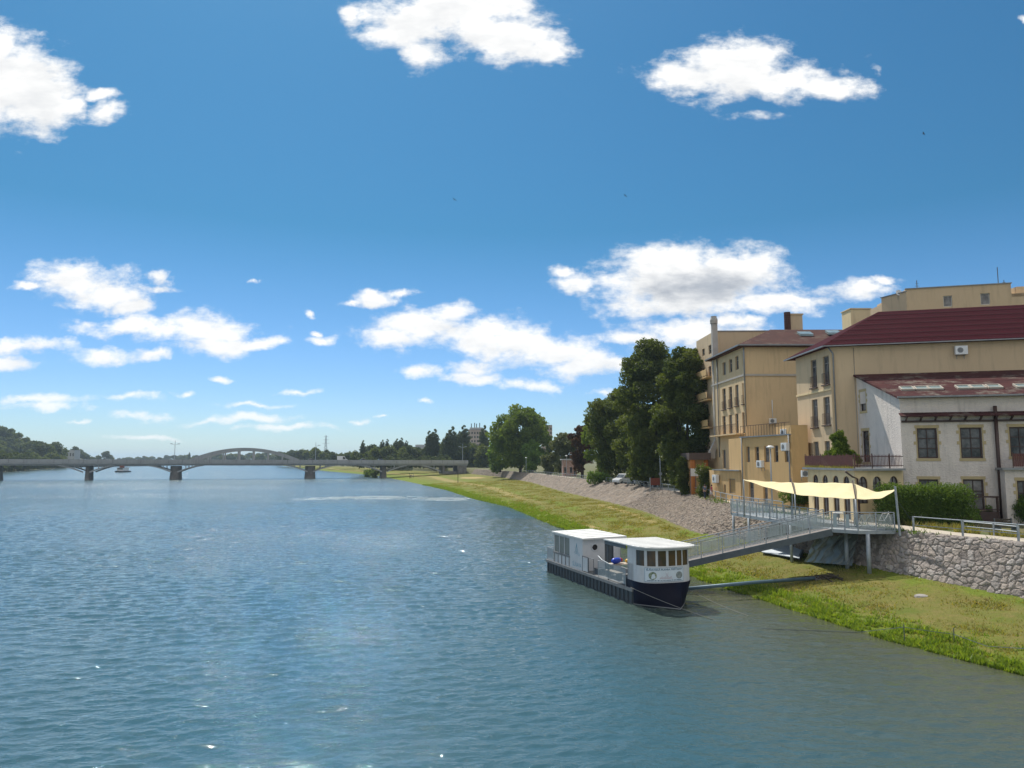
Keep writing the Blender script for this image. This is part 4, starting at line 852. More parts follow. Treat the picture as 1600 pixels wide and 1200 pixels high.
# lean-to roof in two pitches
mb = MB(); nx, ny_ = -.28/1.0385, -1/1.0385; nx, ny_ = d_[1], -d_[0]
e0 = Vector((WA[0]-.25*d_[0]+nx*.5, WA[1]-.25*d_[1]+ny_*.5, eave+.06)); e1 = e0+Vector((d_[0]*17.6, d_[1]*17.6, 0))
r0 = Vector((WS[0]-.2, WS[1]+.3, ridge+.12)); r1 = r0+Vector((d_[0]*17.6, d_[1]*17.6, 0))
for z in (0,): mb.slab([tuple(e0), tuple(e1), tuple(r1), tuple(r0)], .16)
rf = mb.build('roof', 'oldroof', h)
mb = MB(); mb.beam(e0+Vector((nx*.07, ny_*.07, -.06)), e1+Vector((nx*.07, ny_*.07, -.06)), .13, .12); mb.build('gutter', 'zinc', rf)
# skylights: raised frames on the roof plane
nr = (e1-e0).cross(r0-e0).normalized(); nr = nr if nr.z > 0 else -nr
def onroof(u, v):
    d = ray(u, v); c = Vector((0, 0, CH)); t = (e0-c).dot(nr)/d.dot(nr); return c+d*t
ex_ = (e1-e0).normalized(); up_ = nr.cross(ex_).normalized(); up_ = up_ if up_.z > 0 else -up_
M['skyglass'] = material('roof_window_glass', (.30, .38, .38), .15, noise=(1.2, (.2, .26, .27), .15))
M['skyframe'] = material('roof_window_frame', (.42, .38, .32), .6)
for k, (u, v) in enumerate([(1417, 608), (1440, 607.5), (1461, 607), (1505, 606), (1528, 605.5), (1553, 605), (1597, 604)]):
    c = onroof(u, v); wd, hg = (.92, 1.0)
    q = [c-ex_*wd/2-up_*hg/2, c+ex_*wd/2-up_*hg/2, c+ex_*wd/2+up_*hg/2, c-ex_*wd/2+up_*hg/2]
    mb = MB()
    for i in range(4): mb.beam(q[i]+nr*.06, q[(i+1) % 4]+nr*.06, .09, .16, nr)
    s_ = mb.build('skylight', 'skyframe', rf); mb = MB(); mb.add([tuple(p+nr*.075) for p in q]+[tuple(p+nr*.02) for p in q], [(0, 1, 2, 3), (7, 6, 5, 4), (0, 1, 5, 4), (1, 2, 6, 5), (2, 3, 7, 6), (3, 0, 4, 7)]); mb.build('pane', 'skyglass', s_)
# brown pent roof on brackets
zc1 = W(1410, 645, WA, WB)[1]; zc0 = W(1410, 660, WA, WB)[1]
mb = MB(); L, ex, ey, nx, ny_ = frame_of(WA, WB); pt_ = lambda s, o, z: (WA[0]+ex*s+nx*o, WA[1]+ey*s+ny_*o, z)
mb.slab([pt_(-.1, .75, zc1-.28), pt_(16.9, .75, zc1-.28), pt_(16.9, .01, zc1), pt_(-.1, .01, zc1)], .09); cp = mb.build('pent_roof', 'oldroof', h)
mb = MB(); obox(mb, WA, WB, .05, 16.8, zc0-.02, zc0+.13, .02, .16)
for k in range(17):
    s = .35+k*1.02; mb.beam(pt_(s, .1, zc0+.1), pt_(s, .6, zc1-.36), .1, .12); mb.beam(pt_(s, .02, zc1-.3), pt_(s, .7, zc1-.39), .1, .1)
mb.build('brackets', 'brownwood', cp)
s_, _ = W(1553, 640, WA, WB); pipe_on(h, WA, WB, [(s_, zc1+.4), (s_, GZ)], .13, 'brownwood', out=.24)
# steps with a wooden rail before the door
s0, _ = W(1508, 790, WA, WB); s1, _ = W(1554, 790, WA, WB); mb = MB()
for k in range(4): obox(mb, WA, WB, s0-.2, s1, GZ, GZ+.85-k*.21, .03+.32*k, .35+.32*k) if k else obox(mb, WA, WB, s0-.2, s1, GZ, GZ+.85, .03, 1.0)
st = mb.build('steps', 'brownwood', h); mb = MB()
for s in (s0-.1, s1-.1):
    for o in (.95,): mb.beam(pt_(s, o, GZ), pt_(s, o, GZ+2.0), .12, .12)
mb.beam(pt_(s0-.2, .95, GZ+1.95), pt_(s1, .95, GZ+1.95), .1, .12); mb.beam(pt_(s0-.2, .95, GZ+1.0), pt_(s1, .95, GZ+1.0), .08, .1); mb.beam(pt_(s1-.1, .95, GZ+1.9), pt_(s1-.1, .1, GZ+1.9), .08, .1)
mb.build('handrail', 'brownwood', st)
# annex with the red balcony at the right
s0, _ = W(1561, 760, WA, WB); zA = W(1580, 734, WA, WB)[1]; pA = pt_(s0, 1.3, 0)[:2]; pB = pt_(16.5, 1.3, 0)[:2]; pW = pt_(s0, .02, 0)[:2]
ax = thing('annex', 'small white annex with a balcony of dark red boards on top, right of the drainpipe', 'annex', (pA[0], pA[1], GZ)); ao = ops_px(pA, pB, [(1590, 1612, 751, 790)])
mb = MB(); wall(mb, pA, pB, GZ, zA, ao, .2); wall(mb, pW, pA, GZ, zA); mb.build('wall', 'white_stucco', ax)
window(ax, pA, pB, ao[0], 'brownwood', 'glass', 2, (.5,), .12, None, 'trim_yellow', fw=.1)
mb = MB(); obox(mb, WA, WB, s0-.2, 16.6, zA+.003, zA+.16, .03, 1.6); mb.build('balcony_slab', 'zinc', ax)
mb = MB(); s2, _ = W(1571, 715, WA, WB)
for k in range(int((16.5-s2)/.13)): obox(mb, WA, WB, s2+k*.13, s2+k*.13+.11, zA+.25, zA+1.2, 1.42, 1.45)
bp = mb.build('balcony_boards', 'redwood', ax)
mb = MB()
for k in range(5): obox(mb, WA, WB, s2-.05+k*1.8, s2+k*1.8, zA+.16, zA+1.3, 1.46, 1.50)
mb.build('posts', 'rust', bp)

# --- arcade with the terrace
z_t = P(1335, 735.5, 56).z; P1 = tuple(P(1335, 740, 56))[:2]; P2 = tuple(P(1411, 740, 57.2))[:2]; P0 = tuple(P(1262, 740, 64.6))[:2]
a_ = thing('arcade', 'low cream arcade with arched windows and a picketed terrace on its roof', 'arcade', (*P1, GZ)); mb = MB()
def arch_ops(A, B, us, w2, v0, v1):
    return [(W(u, 770, A, B)[0]-w2, W(u, 770, A, B)[0]+w2) for u in us]
zt1 = P(1335, 744.5, 56).z; zt0 = P(1335, 778, 56).z
def arched_wall(A, B, cs, hw, zs, zc, zbot):
    """wall with arched holes: zs springing, zc crown"""
    L, ex, ey, nx, ny_ = frame_of(A, B); pt_ = lambda s, z, o=0: (A[0]+ex*s+nx*o, A[1]+ey*s+ny_*o, z)
    edges = [0]+[q for c in cs for q in (c-hw, c+hw)]+[L]
    for k in range(0, len(edges), 2): mb.add([pt_(edges[k], GZ), pt_(edges[k+1], GZ), pt_(edges[k+1], z_t), pt_(edges[k], z_t)], [(0, 1, 2, 3)])
    for c in cs:
        if zbot > GZ: mb.add([pt_(c-hw, GZ), pt_(c+hw, GZ), pt_(c+hw, zbot), pt_(c-hw, zbot)], [(0, 1, 2, 3)])
        ar = [(c-hw*math.cos(t), zs+(zc-zs)*math.sin(t)) for t in [math.pi*i/10 for i in range(11)]]
        for i in range(10): mb.add([pt_(*ar[i]), pt_(*ar[i+1]), pt_(ar[i+1][0], z_t), pt_(ar[i][0], z_t)], [(0, 1, 2, 3)]); mb.add([pt_(*ar[i]), pt_(*ar[i+1]), pt_(*ar[i+1], -.2), pt_(*ar[i], -.2)], [(0, 1, 2, 3)])
        for s in (c-hw, c+hw): mb.add([pt_(s, zbot), pt_(s, zs), pt_(s, zs, -.2), pt_(s, zbot, -.2)], [(0, 1, 2, 3)])
        f = MB(); L_ = ar+[(c+hw, zbot), (c-hw, zbot)]
        for i in range(len(L_)): f.beam(pt_(*L_[i], -.12), pt_(*L_[(i+1) % len(L_)], -.12), .08, .08, (nx, ny_, 0))
        f.beam(pt_(c, zbot, -.12), pt_(c, zc, -.12), .05, .05, (nx, ny_, 0)); f.beam(pt_(c-hw, zs, -.12), pt_(c+hw, zs, -.12), .05, .05, (nx, ny_, 0))
        q = f.build('arched_window', 'brownwood', a_); f = MB(); f.add([pt_(*p, -.16) for p in L_], [tuple(range(len(L_)))]); f.build('pane', 'curtain', q)
cl = [W(u, 760, P0, P1)[0] for u in (1274.5, 1289.5, 1306, 1322.5)]; cr_ = [W(u, 760, P1, P2)[0] for u in (1349, 1371, 1397)]
arched_wall(P0, P1, cl, .52, zt1-.42, zt1, GZ+.05); arched_wall(P1, P2, cr_, .40, zt1-.5, zt1, GZ+1.4)
P0b = (30.4, P0[1]); wall(mb, P0b, P0, GZ, z_t) if False else wall(mb, (P0[0]+4, P0[1]+.1), P0, GZ, z_t)
mb.build('wall', 'cream', a_)
mb = MB(); mb.prism([(P0[0]-.35, P0[1]+.3), (P1[0]-.3, P1[1]-.4), (P2[0]-.1, P2[1]-.6), (P2[0], P2[1]), (30.3, 57.9), (30.4, 66)], z_t+.004, z_t+.17); mb.build('roof_slab', 'zinc', a_)
mb = MB(); pts_ = [(P0[0]-.1, P0[1]+.2), (P1[0]-.05, P1[1]-.15), (P2[0]-.1, P2[1]-.35)]
pk = MB(); po = MB()
for a, b, frac in ((pts_[0], pts_[1], 1), (pts_[1], pts_[2], 1)):
    L, ex, ey, nx, ny_ = frame_of(a, b); n = int(L/.125)
    for k in range(n):
        s = k*.125
        if a is pts_[1] and s > L*.0: obox(pk, a, b, s, s+.035, z_t+.3, z_t+1.18+.04*random.random(), .02, .04)
        else: obox(pk, a, b, s, s+.075, z_t+.3, z_t+1.12+.12*random.random(), .02, .04)
    for k in range(int(L/1.55)+1): obox(po, a, b, k*1.55, k*1.55+.06, z_t+.17, z_t+1.3, -.04, .015)
    for z in (z_t+.35, z_t+1.05): obox(po, a, b, 0, L, z, z+.05, -.03, .0)
tr_ = pk.build('pickets', 'redwood', a_); po.build('terrace_posts', 'rust', a_)
pipe_on(a_, P1, P2, [(-.9, z_t-.05), (-.3, z_t-.45), (.15, z_t-.6), (.2, GZ)], .07, 'brownwood', out=.12)
n = 900; q = rng.random(n); x = P0[0]-.2+(P1[0]-P0[0])*q+rng.normal(.1, .08, n); y = P0[1]+(P1[1]-P0[1])*q; v, f, ti = blades(np.stack([x, y, np.full(n, z_t+.17)], 1), rng.uniform(.08, .3, n), np.full(n, .02), 9)
tag(np_mesh('terrace_grass', v, f, 'dryblade', attr={'tint': ti}), 'tufts of grass growing on the arcade roof edge', 'grass', kind='stuff')

# --- tan gabled building behind
TA = (28.55, 65.5); TB = (TA[0]+d_[0]*24, TA[1]+d_[1]*24); TC = (28.45, 73.2)
ze = P(1302, 541, TA[1]).z
t_ = thing('tan_house', 'tan house with a dark red tiled roof rising behind the white house', 'house', (*TA, GZ))
lo = ops_px(TC, TA, [(1267.5, 1276, 562, 606), (1286, 1295.5, 556, 601), (1269, 1278, 624, 668), (1287, 1297, 620, 664), (1271.5, 1279.5, 690, 722), (1289, 1297, 689, 722)])
mb = MB(); wall(mb, TA, TB, GZ, ze); wall(mb, TC, TA, GZ, ze-.02, lo, .24)
mb.build('wall', 'tan', t_)
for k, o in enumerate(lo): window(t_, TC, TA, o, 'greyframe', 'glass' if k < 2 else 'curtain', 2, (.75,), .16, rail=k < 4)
mb = MB(); z = W(1280, 612, TC, TA)[1]; obox(mb, TC, TA, 0, 7.7, z-.06, z+.1, .01, .10); mb.build('ledge', 'cream', t_)
RD = 5.2; rz = P(1375, 489, TA[1]+RD-1.2).z
nx, ny_ = d_[1], -d_[0]
fl = (TA[0]-.5*d_[0]+nx*.5-.1, TA[1]+ny_*.5+.1, ze+.05); fr = (fl[0]+d_[0]*25, fl[1]+d_[1]*25, ze+.05)
rl = (TA[0]+6.3, TA[1]+RD-1.75, rz); rr_ = (rl[0]+d_[0]*18.6, rl[1]+d_[1]*18.6, rz); bl = (TC[0]-.5, TC[1]+1.6, ze+.05); br = (fr[0]+1, fr[1]+10, ze+.05)
mb = MB(); mb.add([fl, fr, rr_, rl], [(0, 1, 2, 3)]); mb.add([fl, rl, bl], [(0, 1, 2)]); mb.add([bl, rl, rr_, br], [(0, 1, 2, 3)]); mb.add([(x, y, z-.14) for x, y, z in (fl, fr, rr_, rl, bl, br)]+[fl, fr, bl], [(0, 1, 7, 6), (4, 0, 6, 8), (0, 1, 5, 4)])
rf = mb.build('roof', 'redroof', t_)
# snow guards: low rails along the slope
mb = MB(); f_, g_ = Vector(fl), Vector(fr); a2, b2 = Vector(rl), Vector(rr_); nn_ = (g_-f_).cross(a2-f_).normalized(); nn_ = nn_ if nn_.z > 0 else -nn_
for k in (.12, .27, .42, .57, .72, .87):
    p = f_.lerp(a2, k)+nn_*.05; q = g_.lerp(b2, k)+nn_*.05; mb.beam(p, q, .03, .03)
mb.build('snow_guard', 'brownwood', rf)
mb = MB(); mb.beam(Vector(fl)+Vector((-.05, -.06, -.12)), Vector(bl)+Vector((-.06, 0, -.12)), .13, .12); mb.beam(Vector(fl)+Vector((0, -.06, -.10)), Vector(fr)+Vector((0, -.06, -.10)), .05, .10); mb.build('gutter', 'zinc', rf)
pipe_on(t_, TA, TB, [(-.15, ze-.1), (.25, ze-.7), (.25, GZ)], .07); pipe_on(t_, TA, TB, [(W(1336, 600, TA, TB)[0], ze-.2), (W(1336, 600, TA, TB)[0], GZ)], .02, out=.02, name='wall_cable')
mb = MB(); q = P(1345, 495, TA[1]+7.5); mb.box(q.x-1, q.x+1, q.y, q.y+2, ze+1, P(1345, 483, q.y).z); mb.box(q.x-1.08, q.x+1.08, q.y-.08, q.y+2.08, P(1345, 483, q.y).z+.003, P(1345, 481.5, q.y).z); mb.build('chimney_block', 'cream', t_)
ac_unit('single white air conditioner high on the tan gable wall', TA, TB, 1500, 548, sz=(.95, .75, .35))
# street-side penthouse block farther back
QA = tuple(P(1417, 480, 86))[:2]; QB = (QA[0]+d_[0]*10.9, QA[1]+d_[1]*10.9); QC = (QA[0]+.6, QA[1]+8); QZ = P(1417, 452, 86).z
b_ = thing('apartment_block', 'flat roofed tan block with two grey windows, highest behind the red roof', 'building', (*QA, GZ)); mb = MB()
qo = ops_px(QA, QB, [(1474, 1488, 462, 479), (1532, 1547, 458, 476)]); wall(mb, QA, QB, GZ, QZ, qo, .2); Q2 = (QB[0]+d_[0]*6, QB[1]+d_[1]*6); QZ2 = P(1575, 460, 83.5).z
wall(mb, QB, Q2, GZ, QZ2); QL = (QA[0]-1.2, QA[1]+3.5); wall(mb, QL, QA, GZ, QZ-.3); mb.prism([(QA[0]+.05, QA[1]+.05), (QB[0]-.05, QB[1]+.05), (QB[0]+1, QB[1]+9), (QA[0]+1, QA[1]+9)], QZ-.5, QZ-.003)
mb.prism([QL, (QA[0]-.02, QA[1]+.1), (QA[0], QA[1]+9), (QL[0], QL[1]+5)], QZ2-2, P(1408, 472, 88).z)
q = P(1597, 460, 84); mb.prism([(q.x-.6, q.y), (q.x+6, q.y-1.6), (q.x+7, q.y+3), (q.x-.6, q.y+4)], GZ+10, P(1597, 448, 84).z); mb.prism([QB, Q2, (Q2[0]+1, Q2[1]+8), (QB[0]+1, QB[1]+8)], QZ2-.4, QZ2-.001)
mb.build('wall', 'tan', b_)
for o in qo: window(b_, QA, QB, o, 'whiteframe', 'curtain', 1, (), .15)
mb = MB(); obox(mb, QA, QB, -.1, 11, QZ+.002, QZ+.1, -.3, .12); obox(mb, QL, QA, -.1, 3.75, QZ-.297, QZ-.2, -.3, .1); mb.build('roof_edge', 'zinc', b_)
def aerial(name, label, cat, p, hgt, bars):
    t = thing(name, label, cat, p); mb = MB(); mb.tube([p, (p[0], p[1], p[2]+hgt)], .05, 6); mb.build('mast', 'darksteel', t); mb = MB()
    for z, l in bars: mb.beam((p[0]-l/2, p[1], p[2]+z), (p[0]+l/2, p[1], p[2]+z), .04, .04)
    mb.build('crossbars', 'darksteel', t)
q = P(1561, 460, 86); aerial('roof_aerial', 'tall thin aerial mast on the tan penthouse roof', 'aerial', (q.x, q.y, q.z), 3.3, [(.6, .9), (1.0, .6), (.3, .7)])
q = P(1566, 458, 87); aerial('roof_aerial', 'shorter aerial with side prongs right of the tall mast', 'aerial', (q.x+.3, q.y, q.z), 1.6, [(.7, .5), (1.3, .4)])
q = P(1433, 452, 88); aerial('roof_aerial', 'small aerial at the left end of the penthouse roof', 'aerial', (q.x, q.y, q.z-.2), 1.3, [(.6, .5), (.9, .35)])
q = P(1404, 458, 87); t = thing('satellite_dish', 'pale satellite dish left of the penthouse', 'satellite dish', tuple(q)); mb = MB()
mb.lathe(0, 0, [(.02, 0), (.2, .04), (.38, .12)], 14); R90 = Matrix.Rotation(math.radians(75), 3, 'X'); mb.v = [tuple(R90 @ Vector(v)+q) for v in mb.v]; mb.build('dish', 'white', t); mb = MB(); mb.tube([(q.x, q.y+.1, q.z), (q.x, q.y+.2, q.z-1.3)], .04, 6); mb.build('mast', 'darksteel', t)

# --- five storey yellow apartment house
MA = tuple(P(1166.5, 700, 85.5))[:2]; MBp = (MA[0]+15, MA[1]+.2); MC = (MA[0]-.35, 98.2); mz = P(1167, 539, 85.5).z
m_ = thing('apartment_house', 'five storey yellow apartment house with a brown hipped roof', 'apartment house', (*MA, GZ))
rects = []
for (v00, v01, v10, v11) in ((566, 586, 551, 573), (607, 640, 598, 631), (650, 680, 644, 679), (703, 732, 700, 732)):
    for k, (u0, u1) in enumerate(((1129, 1134), (1139, 1144), (1149, 1154), (1160, 1166))):
        q = (u0-1129)/31; rects.append((u0, u1, v00+(v10-v00)*q, v01+(v11-v01)*q))
mo = ops_px(MC, MA, rects); mo = [(a, min(b, 12.4), c, d) for a, b, c, d in mo]
fo = ops_px(MA, MBp, [(1249, 1256.5, 553, 568), (1252, 1258, 597, 630), (1254, 1259, 650, 662)])
mb = MB(); wall(mb, MC, MA, GZ, mz, mo, .26); wall(mb, MA, MBp, GZ, mz-.001, fo, .26); mb.build('wall', 'yellow', m_)
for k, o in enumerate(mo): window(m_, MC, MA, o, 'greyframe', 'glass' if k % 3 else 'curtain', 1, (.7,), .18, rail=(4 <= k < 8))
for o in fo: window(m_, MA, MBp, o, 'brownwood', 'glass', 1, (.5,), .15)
zb = W(1160, 587, MC, MA)[1]; mb = MB(); obox(mb, MC, MA, 0, 12.7, zb-.1, zb+.12, .005, .12); obox(mb, MA, MBp, -.12, 15, zb-.1, zb+.12, .005, .12); mb.build('string_course', 'duct', m_)
mb = MB(); e = .7; c1 = (MA[0]-e, MA[1]-e, mz); c2 = (MBp[0], MA[1]-e, mz); c3 = (MC[0]-e, MC[1]+.2, mz); rz = P(1240, 515, 91).z; r1_ = (MA[0]+5.2, MA[1]+5.5, rz); r2_ = (MBp[0], MA[1]+5.5, rz); c4 = (MC[0]+6, MC[1]+.2, rz)
mb.add([c1, c2, r2_, r1_], [(0, 1, 2, 3)]); mb.add([c1, r1_, c4, c3], [(0, 1, 2, 3)]); mb.add([(c[0], c[1], c[2]-.25) for c in (c1, c2, c3)]+[c1, c2, c3, (MA[0]+14, 98, mz-.25)], [(0, 1, 4, 3), (2, 0, 3, 5), (0, 1, 6, 2)]); mb.add([r1_, r2_, (r2_[0], MC[1], rz), c4], [(0, 1, 2, 3)])
rf = mb.build('roof', 'brownroof', m_)
mb = MB(); mb.beam((c1[0]-.06, c1[1], mz-.1), (c3[0]-.06, c3[1], mz-.1), .14, .14); mb.beam((c1[0], c1[1]-.06, mz-.1), (c2[0], c2[1]-.06, mz-.1), .14, .14); mb.build('gutter', 'zinc', rf)
q = P(1236, 510, 93); mb = MB(); mb.box(q.x-.1, q.x+1.5, q.y, q.y+1.5, rz-1, P(1236, 492, 93).z); mb.box(q.x-.2, q.x+1.6, q.y-.1, q.y+1.6, P(1236, 492, 93).z+.003, P(1236, 490, 93).z); mb.build('chimney', 'tan', rf); mb = MB(); mb.tube([(q.x-.45, q.y, rz-1), (q.x-.45, q.y, P(1236, 488, 93).z)], [.4, .4], 12); mb.build('flue', 'brownroof', rf)
for u, v, lb in ((1258, 521, 0), (1302, 519, 0)):
    s = (v-517)/30; q = P(u, v, 88.5); mb = MB(); kk = (rz-mz)/6.2; mb.slab([(q.x-.8, q.y-.5, q.z-.5*kk+.1), (q.x+.8, q.y-.5, q.z-.5*kk+.1), (q.x+.8, q.y+.5, q.z+.5*kk+.1), (q.x-.8, q.y+.5, q.z+.5*kk+.1)], .25); mb.build('skylight', 'skyglass', rf)
pipe_on(m_, MA, MBp, [(.0, mz-.3), (.0, mz-.9), (.0, W(1167, 665, MA, MBp)[1])], .09, 'zinc'); pipe_on(m_, MC, MA, [(W(1124, 650, MC, MA)[0], mz-.3), (W(1124, 650, MC, MA)[0], 9)], .08, 'zinc')
# balcony on the third floor
s0, z0 = W(1122, 681, MC, MA); s1, _ = W(1158, 681, MC, MA); mb = MB(); obox(mb, MC, MA, s0, s1+1.5, z0-.15, z0, .01, 1.1); bz = mb.build('balcony', 'yellow', m_); mb = MB()
for k in range(26): s = s0+(s1+1.4-s0)*k/25; obox(mb, MC, MA, s, s+.03, z0, z0+1.05, 1.05, 1.08)
obox(mb, MC, MA, s0, s1+1.45, z0+1.05, z0+1.1, 1.04, 1.09); mb.build('railing', 'rust', bz)
ac_unit('white air conditioner with a thin riser pipe on the blank yellow wall', MA, MBp, 1206, 658, sz=(.8, .6, .3))
s, z = W(1207, 652, MA, MBp); pipe_on(m_, MA, MBp, [(s, z), (s, W(1207, 625, MA, MBp)[1])], .05, 'white', 'cable_duct', .06)

# --- higher block behind it with the chimney duct
NA = tuple(P(1117, 600, 98.5))[:2]; NB = (NA[0]+14, NA[1]-.3); NC = (NA[0]-.2, 107); nz_ = P(1117, 518, 98.5).z; nz2 = P(1093, 533, 107).z
n_ = thing('rear_block', 'high tan block with a flat roof behind the apartment house', 'building', (*NA, GZ)); mb = MB()
no = ops_px(NC, NA, [(1097, 1101, 545, 556), (1107, 1111.5, 539, 553), (1097, 1101, 575, 590), (1107, 1111.5, 572, 588)]); wall(mb, NC, NA, GZ, nz_, no, .2); wall(mb, NA, NB, GZ, nz_-.001); mb.prism([(NA[0]+.05, NA[1]+.05), (NB[0], NB[1]+.05), (NB[0], NB[1]+9), (NC[0]+.05, NC[1])], nz_-.4, nz_-.004); mb.build('wall', 'tan', n_)
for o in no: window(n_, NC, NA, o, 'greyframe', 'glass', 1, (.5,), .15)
mb = MB(); obox(mb, NA, NB, -.1, 14, nz_+.002, nz_+.12, -.4, .1); mb.build('roof_edge', 'zinc', n_)
mb = MB(); q0 = P(1116, 506, 97.3); q1 = P(1119, 690, 97.3); q2 = P(1112, 700, 96.8); q3 = P(1113, 716, 96.8); mb.beam((q0.x-.02, 97.3, q0.z), (q0.x-.02, 97.3, q1.z), .72, .6, (0, 1, 0)); mb.beam((q0.x-.02, 97.3, q1.z+.2), (q2.x, 96.8, q2.z-.5), .66, .6, (0, 1, 0)); mb.beam((q2.x, 96.8, q2.z-.3), (q2.x, 96.8, q3.z), .7, .58, (0, 1, 0))
dc = mb.build('chimney_duct', 'duct', n_); mb = MB(); mb.lathe(q0.x-.05, 97.3, [(.36, q0.z), (.5, q0.z+.02), (.52, q0.z+.5), (.38, q0.z+.9), (.40, q0.z+1.0), (0, q0.z+1.0)], 12); mb.build('chimney_cap', 'duct', dc)
# balconies of the rear block, half hidden by the tree
mb = MB()
for v in (590, 625, 668): s, z = W(1108, v, NC, NA); obox(mb, NC, NA, 1, 8, z-.2, z, .01, 1.0); obox(mb, NC, NA, 1, 8, z+.1, z+.95, .95, 1.0)
mb.build('balcony', 'orange', n_)
# orange columned ground floor
oa = tuple(P(1077, 720, 97))[:2]; ob = tuple(P(1111, 720, 96.2))[:2]; oz = P(1090, 704, 97).z
o_ = thing('orange_pavilion', 'deep orange entrance block with round columns under the dark tree', 'building', (*oa, GZ)); mb = MB(); mb.prism([(oa[0]+.3, oa[1]+2), (ob[0], ob[1]+2), (ob[0]+.1, ob[1]+6), (oa[0]+.3, oa[1]+6)], GZ, oz-1.203); mb.build('wall', 'orange', o_); mb = MB(); mb.prism([oa, ob, (ob[0]+.2, ob[1]+7), (oa[0]+.3, oa[1]+7)], oz-1.2, oz-.3); mb.build('canopy', 'rust', o_)  # canopy coloured dark brown to stand for the shadow there
for u in (1081, 1083, 1103): q = P(u, 720, 97.3); mb = MB(); mb.lathe(q.x, q.y, [(.30, GZ), (.30, oz-1.2)], 14); mb.build('column', 'deep_orange', o_, smooth=True)
mb = MB(); q0 = P(1079, 735, 95); q1 = P(1103, 735, 95); 
for k in range(3): x0 = q0.x+(q1.x-q0.x)*k/3; mb.box(x0+.02, x0+(q1.x-q0.x)/3-.02, 95, 95.05, P(1079, 744, 95).z, P(1079, 732, 95).z)
t = thing('fence_panel', 'white panel screen in front of the orange columns', 'screen', (q0.x, 95, GZ)); mb.build('panels', 'white', t); mb = MB()
for k in range(4): x0 = q0.x+(q1.x-q0.x)*k/3; mb.tube([(x0, 95.1, GZ), (x0, 95.1, P(1079, 731, 95).z)], .04, 6)
mb.build('posts', 'darksteel', t)

# --- low orange house with the roof terrace
LA = tuple(P(1159, 720, 80))[:2]; LB2 = tuple(P(1237.5, 720, 70.3))[:2]; LC = tuple(P(1263, 700, 70.0))[:2]; lz = P(1200, 682, 75).z; lz2 = P(1250, 664, 70.1).z
l_ = thing('orange_house', 'low orange house with five narrow windows and a roof terrace', 'house', (*LA, GZ))
lo = ops_px(LA, LB2, [(1166, 1171.5, 698, 722), (1179.5, 1186, 698, 722), (1194, 1202, 697, 722), (1209, 1216, 696, 722), (1226, 1233, 696, 722), (1170, 1178, 753, 785), (1193, 1200, 758, 800)])
lo = [(a, b, max(GZ+.05, c), d) for a, b, c, d in lo]
mb = MB(); wall(mb, LA, LB2, GZ, lz, lo, .3); wall(mb, LB2, LC, GZ, lz2); wall(mb, (LB2[0], LB2[1]+4), LB2, lz-.5, lz2-.001); wall(mb, (LA[0]+.1, LA[1]+5), LA, GZ, lz); mb.prism([(LA[0]+.08, LA[1]+.1), (LB2[0]+.08, LB2[1]+.1), (LC[0]-.05, LC[1]+.3), (LC[0]-.05, LA[1]+4.9), (LA[0]+.18, LA[1]+4.9)], lz-.6, lz-.01)
mb.prism([(LB2[0]+.05, LB2[1]+.05), (LC[0]-.02, LC[1]+.05), (LC[0]-.02, LC[1]+2.5), (LB2[0]+.05, LB2[1]+2.5)], lz+.01, lz2-.004); mb.build('wall', 'orange', l_)
for k, o in enumerate(lo): window(l_, LA, LB2, o, 'greyframe', 'glass' if k % 2 else 'curtain', 1, (.65,), .2)
mb = MB(); obox(mb, LA, LB2, -.1, math.hypot(LB2[0]-LA[0], LB2[1]-LA[1])-.02, lz+.003, lz+.12, -.4, .18); mb.build('terrace_edge', 'zinc', l_); mb = MB(); Lh = math.hypot(LB2[0]-LA[0], LB2[1]-LA[1])
for k in range(int(Lh/.55)): obox(mb, LA, LB2, k*.55, k*.55+.035, lz+.12, lz+1.25, .02, .05)
obox(mb, LA, LB2, 0, Lh-.1, lz+1.22, lz+1.27, .02, .05); mb.build('terrace_railing', 'rust', l_)
pipe_on(l_, LA, LB2, [(Lh-.25, lz), (Lh-.25, GZ)], .07); pipe_on(l_, LA, LB2, [(.3, lz), (.3, GZ)], .07)
ac_unit('white air conditioner at the upper right corner of the orange house front', LA, LB2, 1231, 698, sz=(1.0, .75, .35)); ac_unit('white air conditioner below the row of narrow orange house windows', LA, LB2, 1192, 725, sz=(1.0, .7, .35)); 
ac_unit('white air conditioner standing on the terrace behind its railing', (LA[0]+.3, LA[1]+.6), (LB2[0]+.6, LB2[1]+.2), 1230, 676, sz=(1.0, .7, .35))
ac_unit('grey air conditioner under the arcade roof corner by the orange wall', (P0[0]-1.2, P0[1]+.3), (P0[0]+.2, P0[1]+.3), 1257, 740, sz=(.75, .55, .28))
ka = tuple(P(1116, 760, 87.5))[:2]; kb = (LA[0]-.05, LA[1]+.4); kz = P(1140, 735.5, 84).z
k_ = thing('garage_annex', 'lowest orange annex with a shuttered door left of the orange house', 'annex', (*ka, GZ)); ko = ops_px(ka, kb, [(1139, 1149, 748, 771), (1131, 1134, 757, 770)]); mb = MB(); wall(mb, ka, kb, GZ, kz, ko, .2); wall(mb, (ka[0]+.3, ka[1]+5), ka, GZ, kz); mb.prism([(ka[0]+.1, ka[1]+.15), (kb[0]+.1, kb[1]+.15), (kb[0]+2, kb[1]+6), (ka[0]+1, ka[1]+6)], kz-.4, kz-.003); mb.build('wall', 'orange', k_)
M['shutter'] = material('yellow_brown_shutter', (.42, .27, .10), .7, noise=(3, (.36, .23, .09), .2))
for o in ko: window(k_, ka, kb, o, 'greyframe', 'shutter', 1, (), .12)
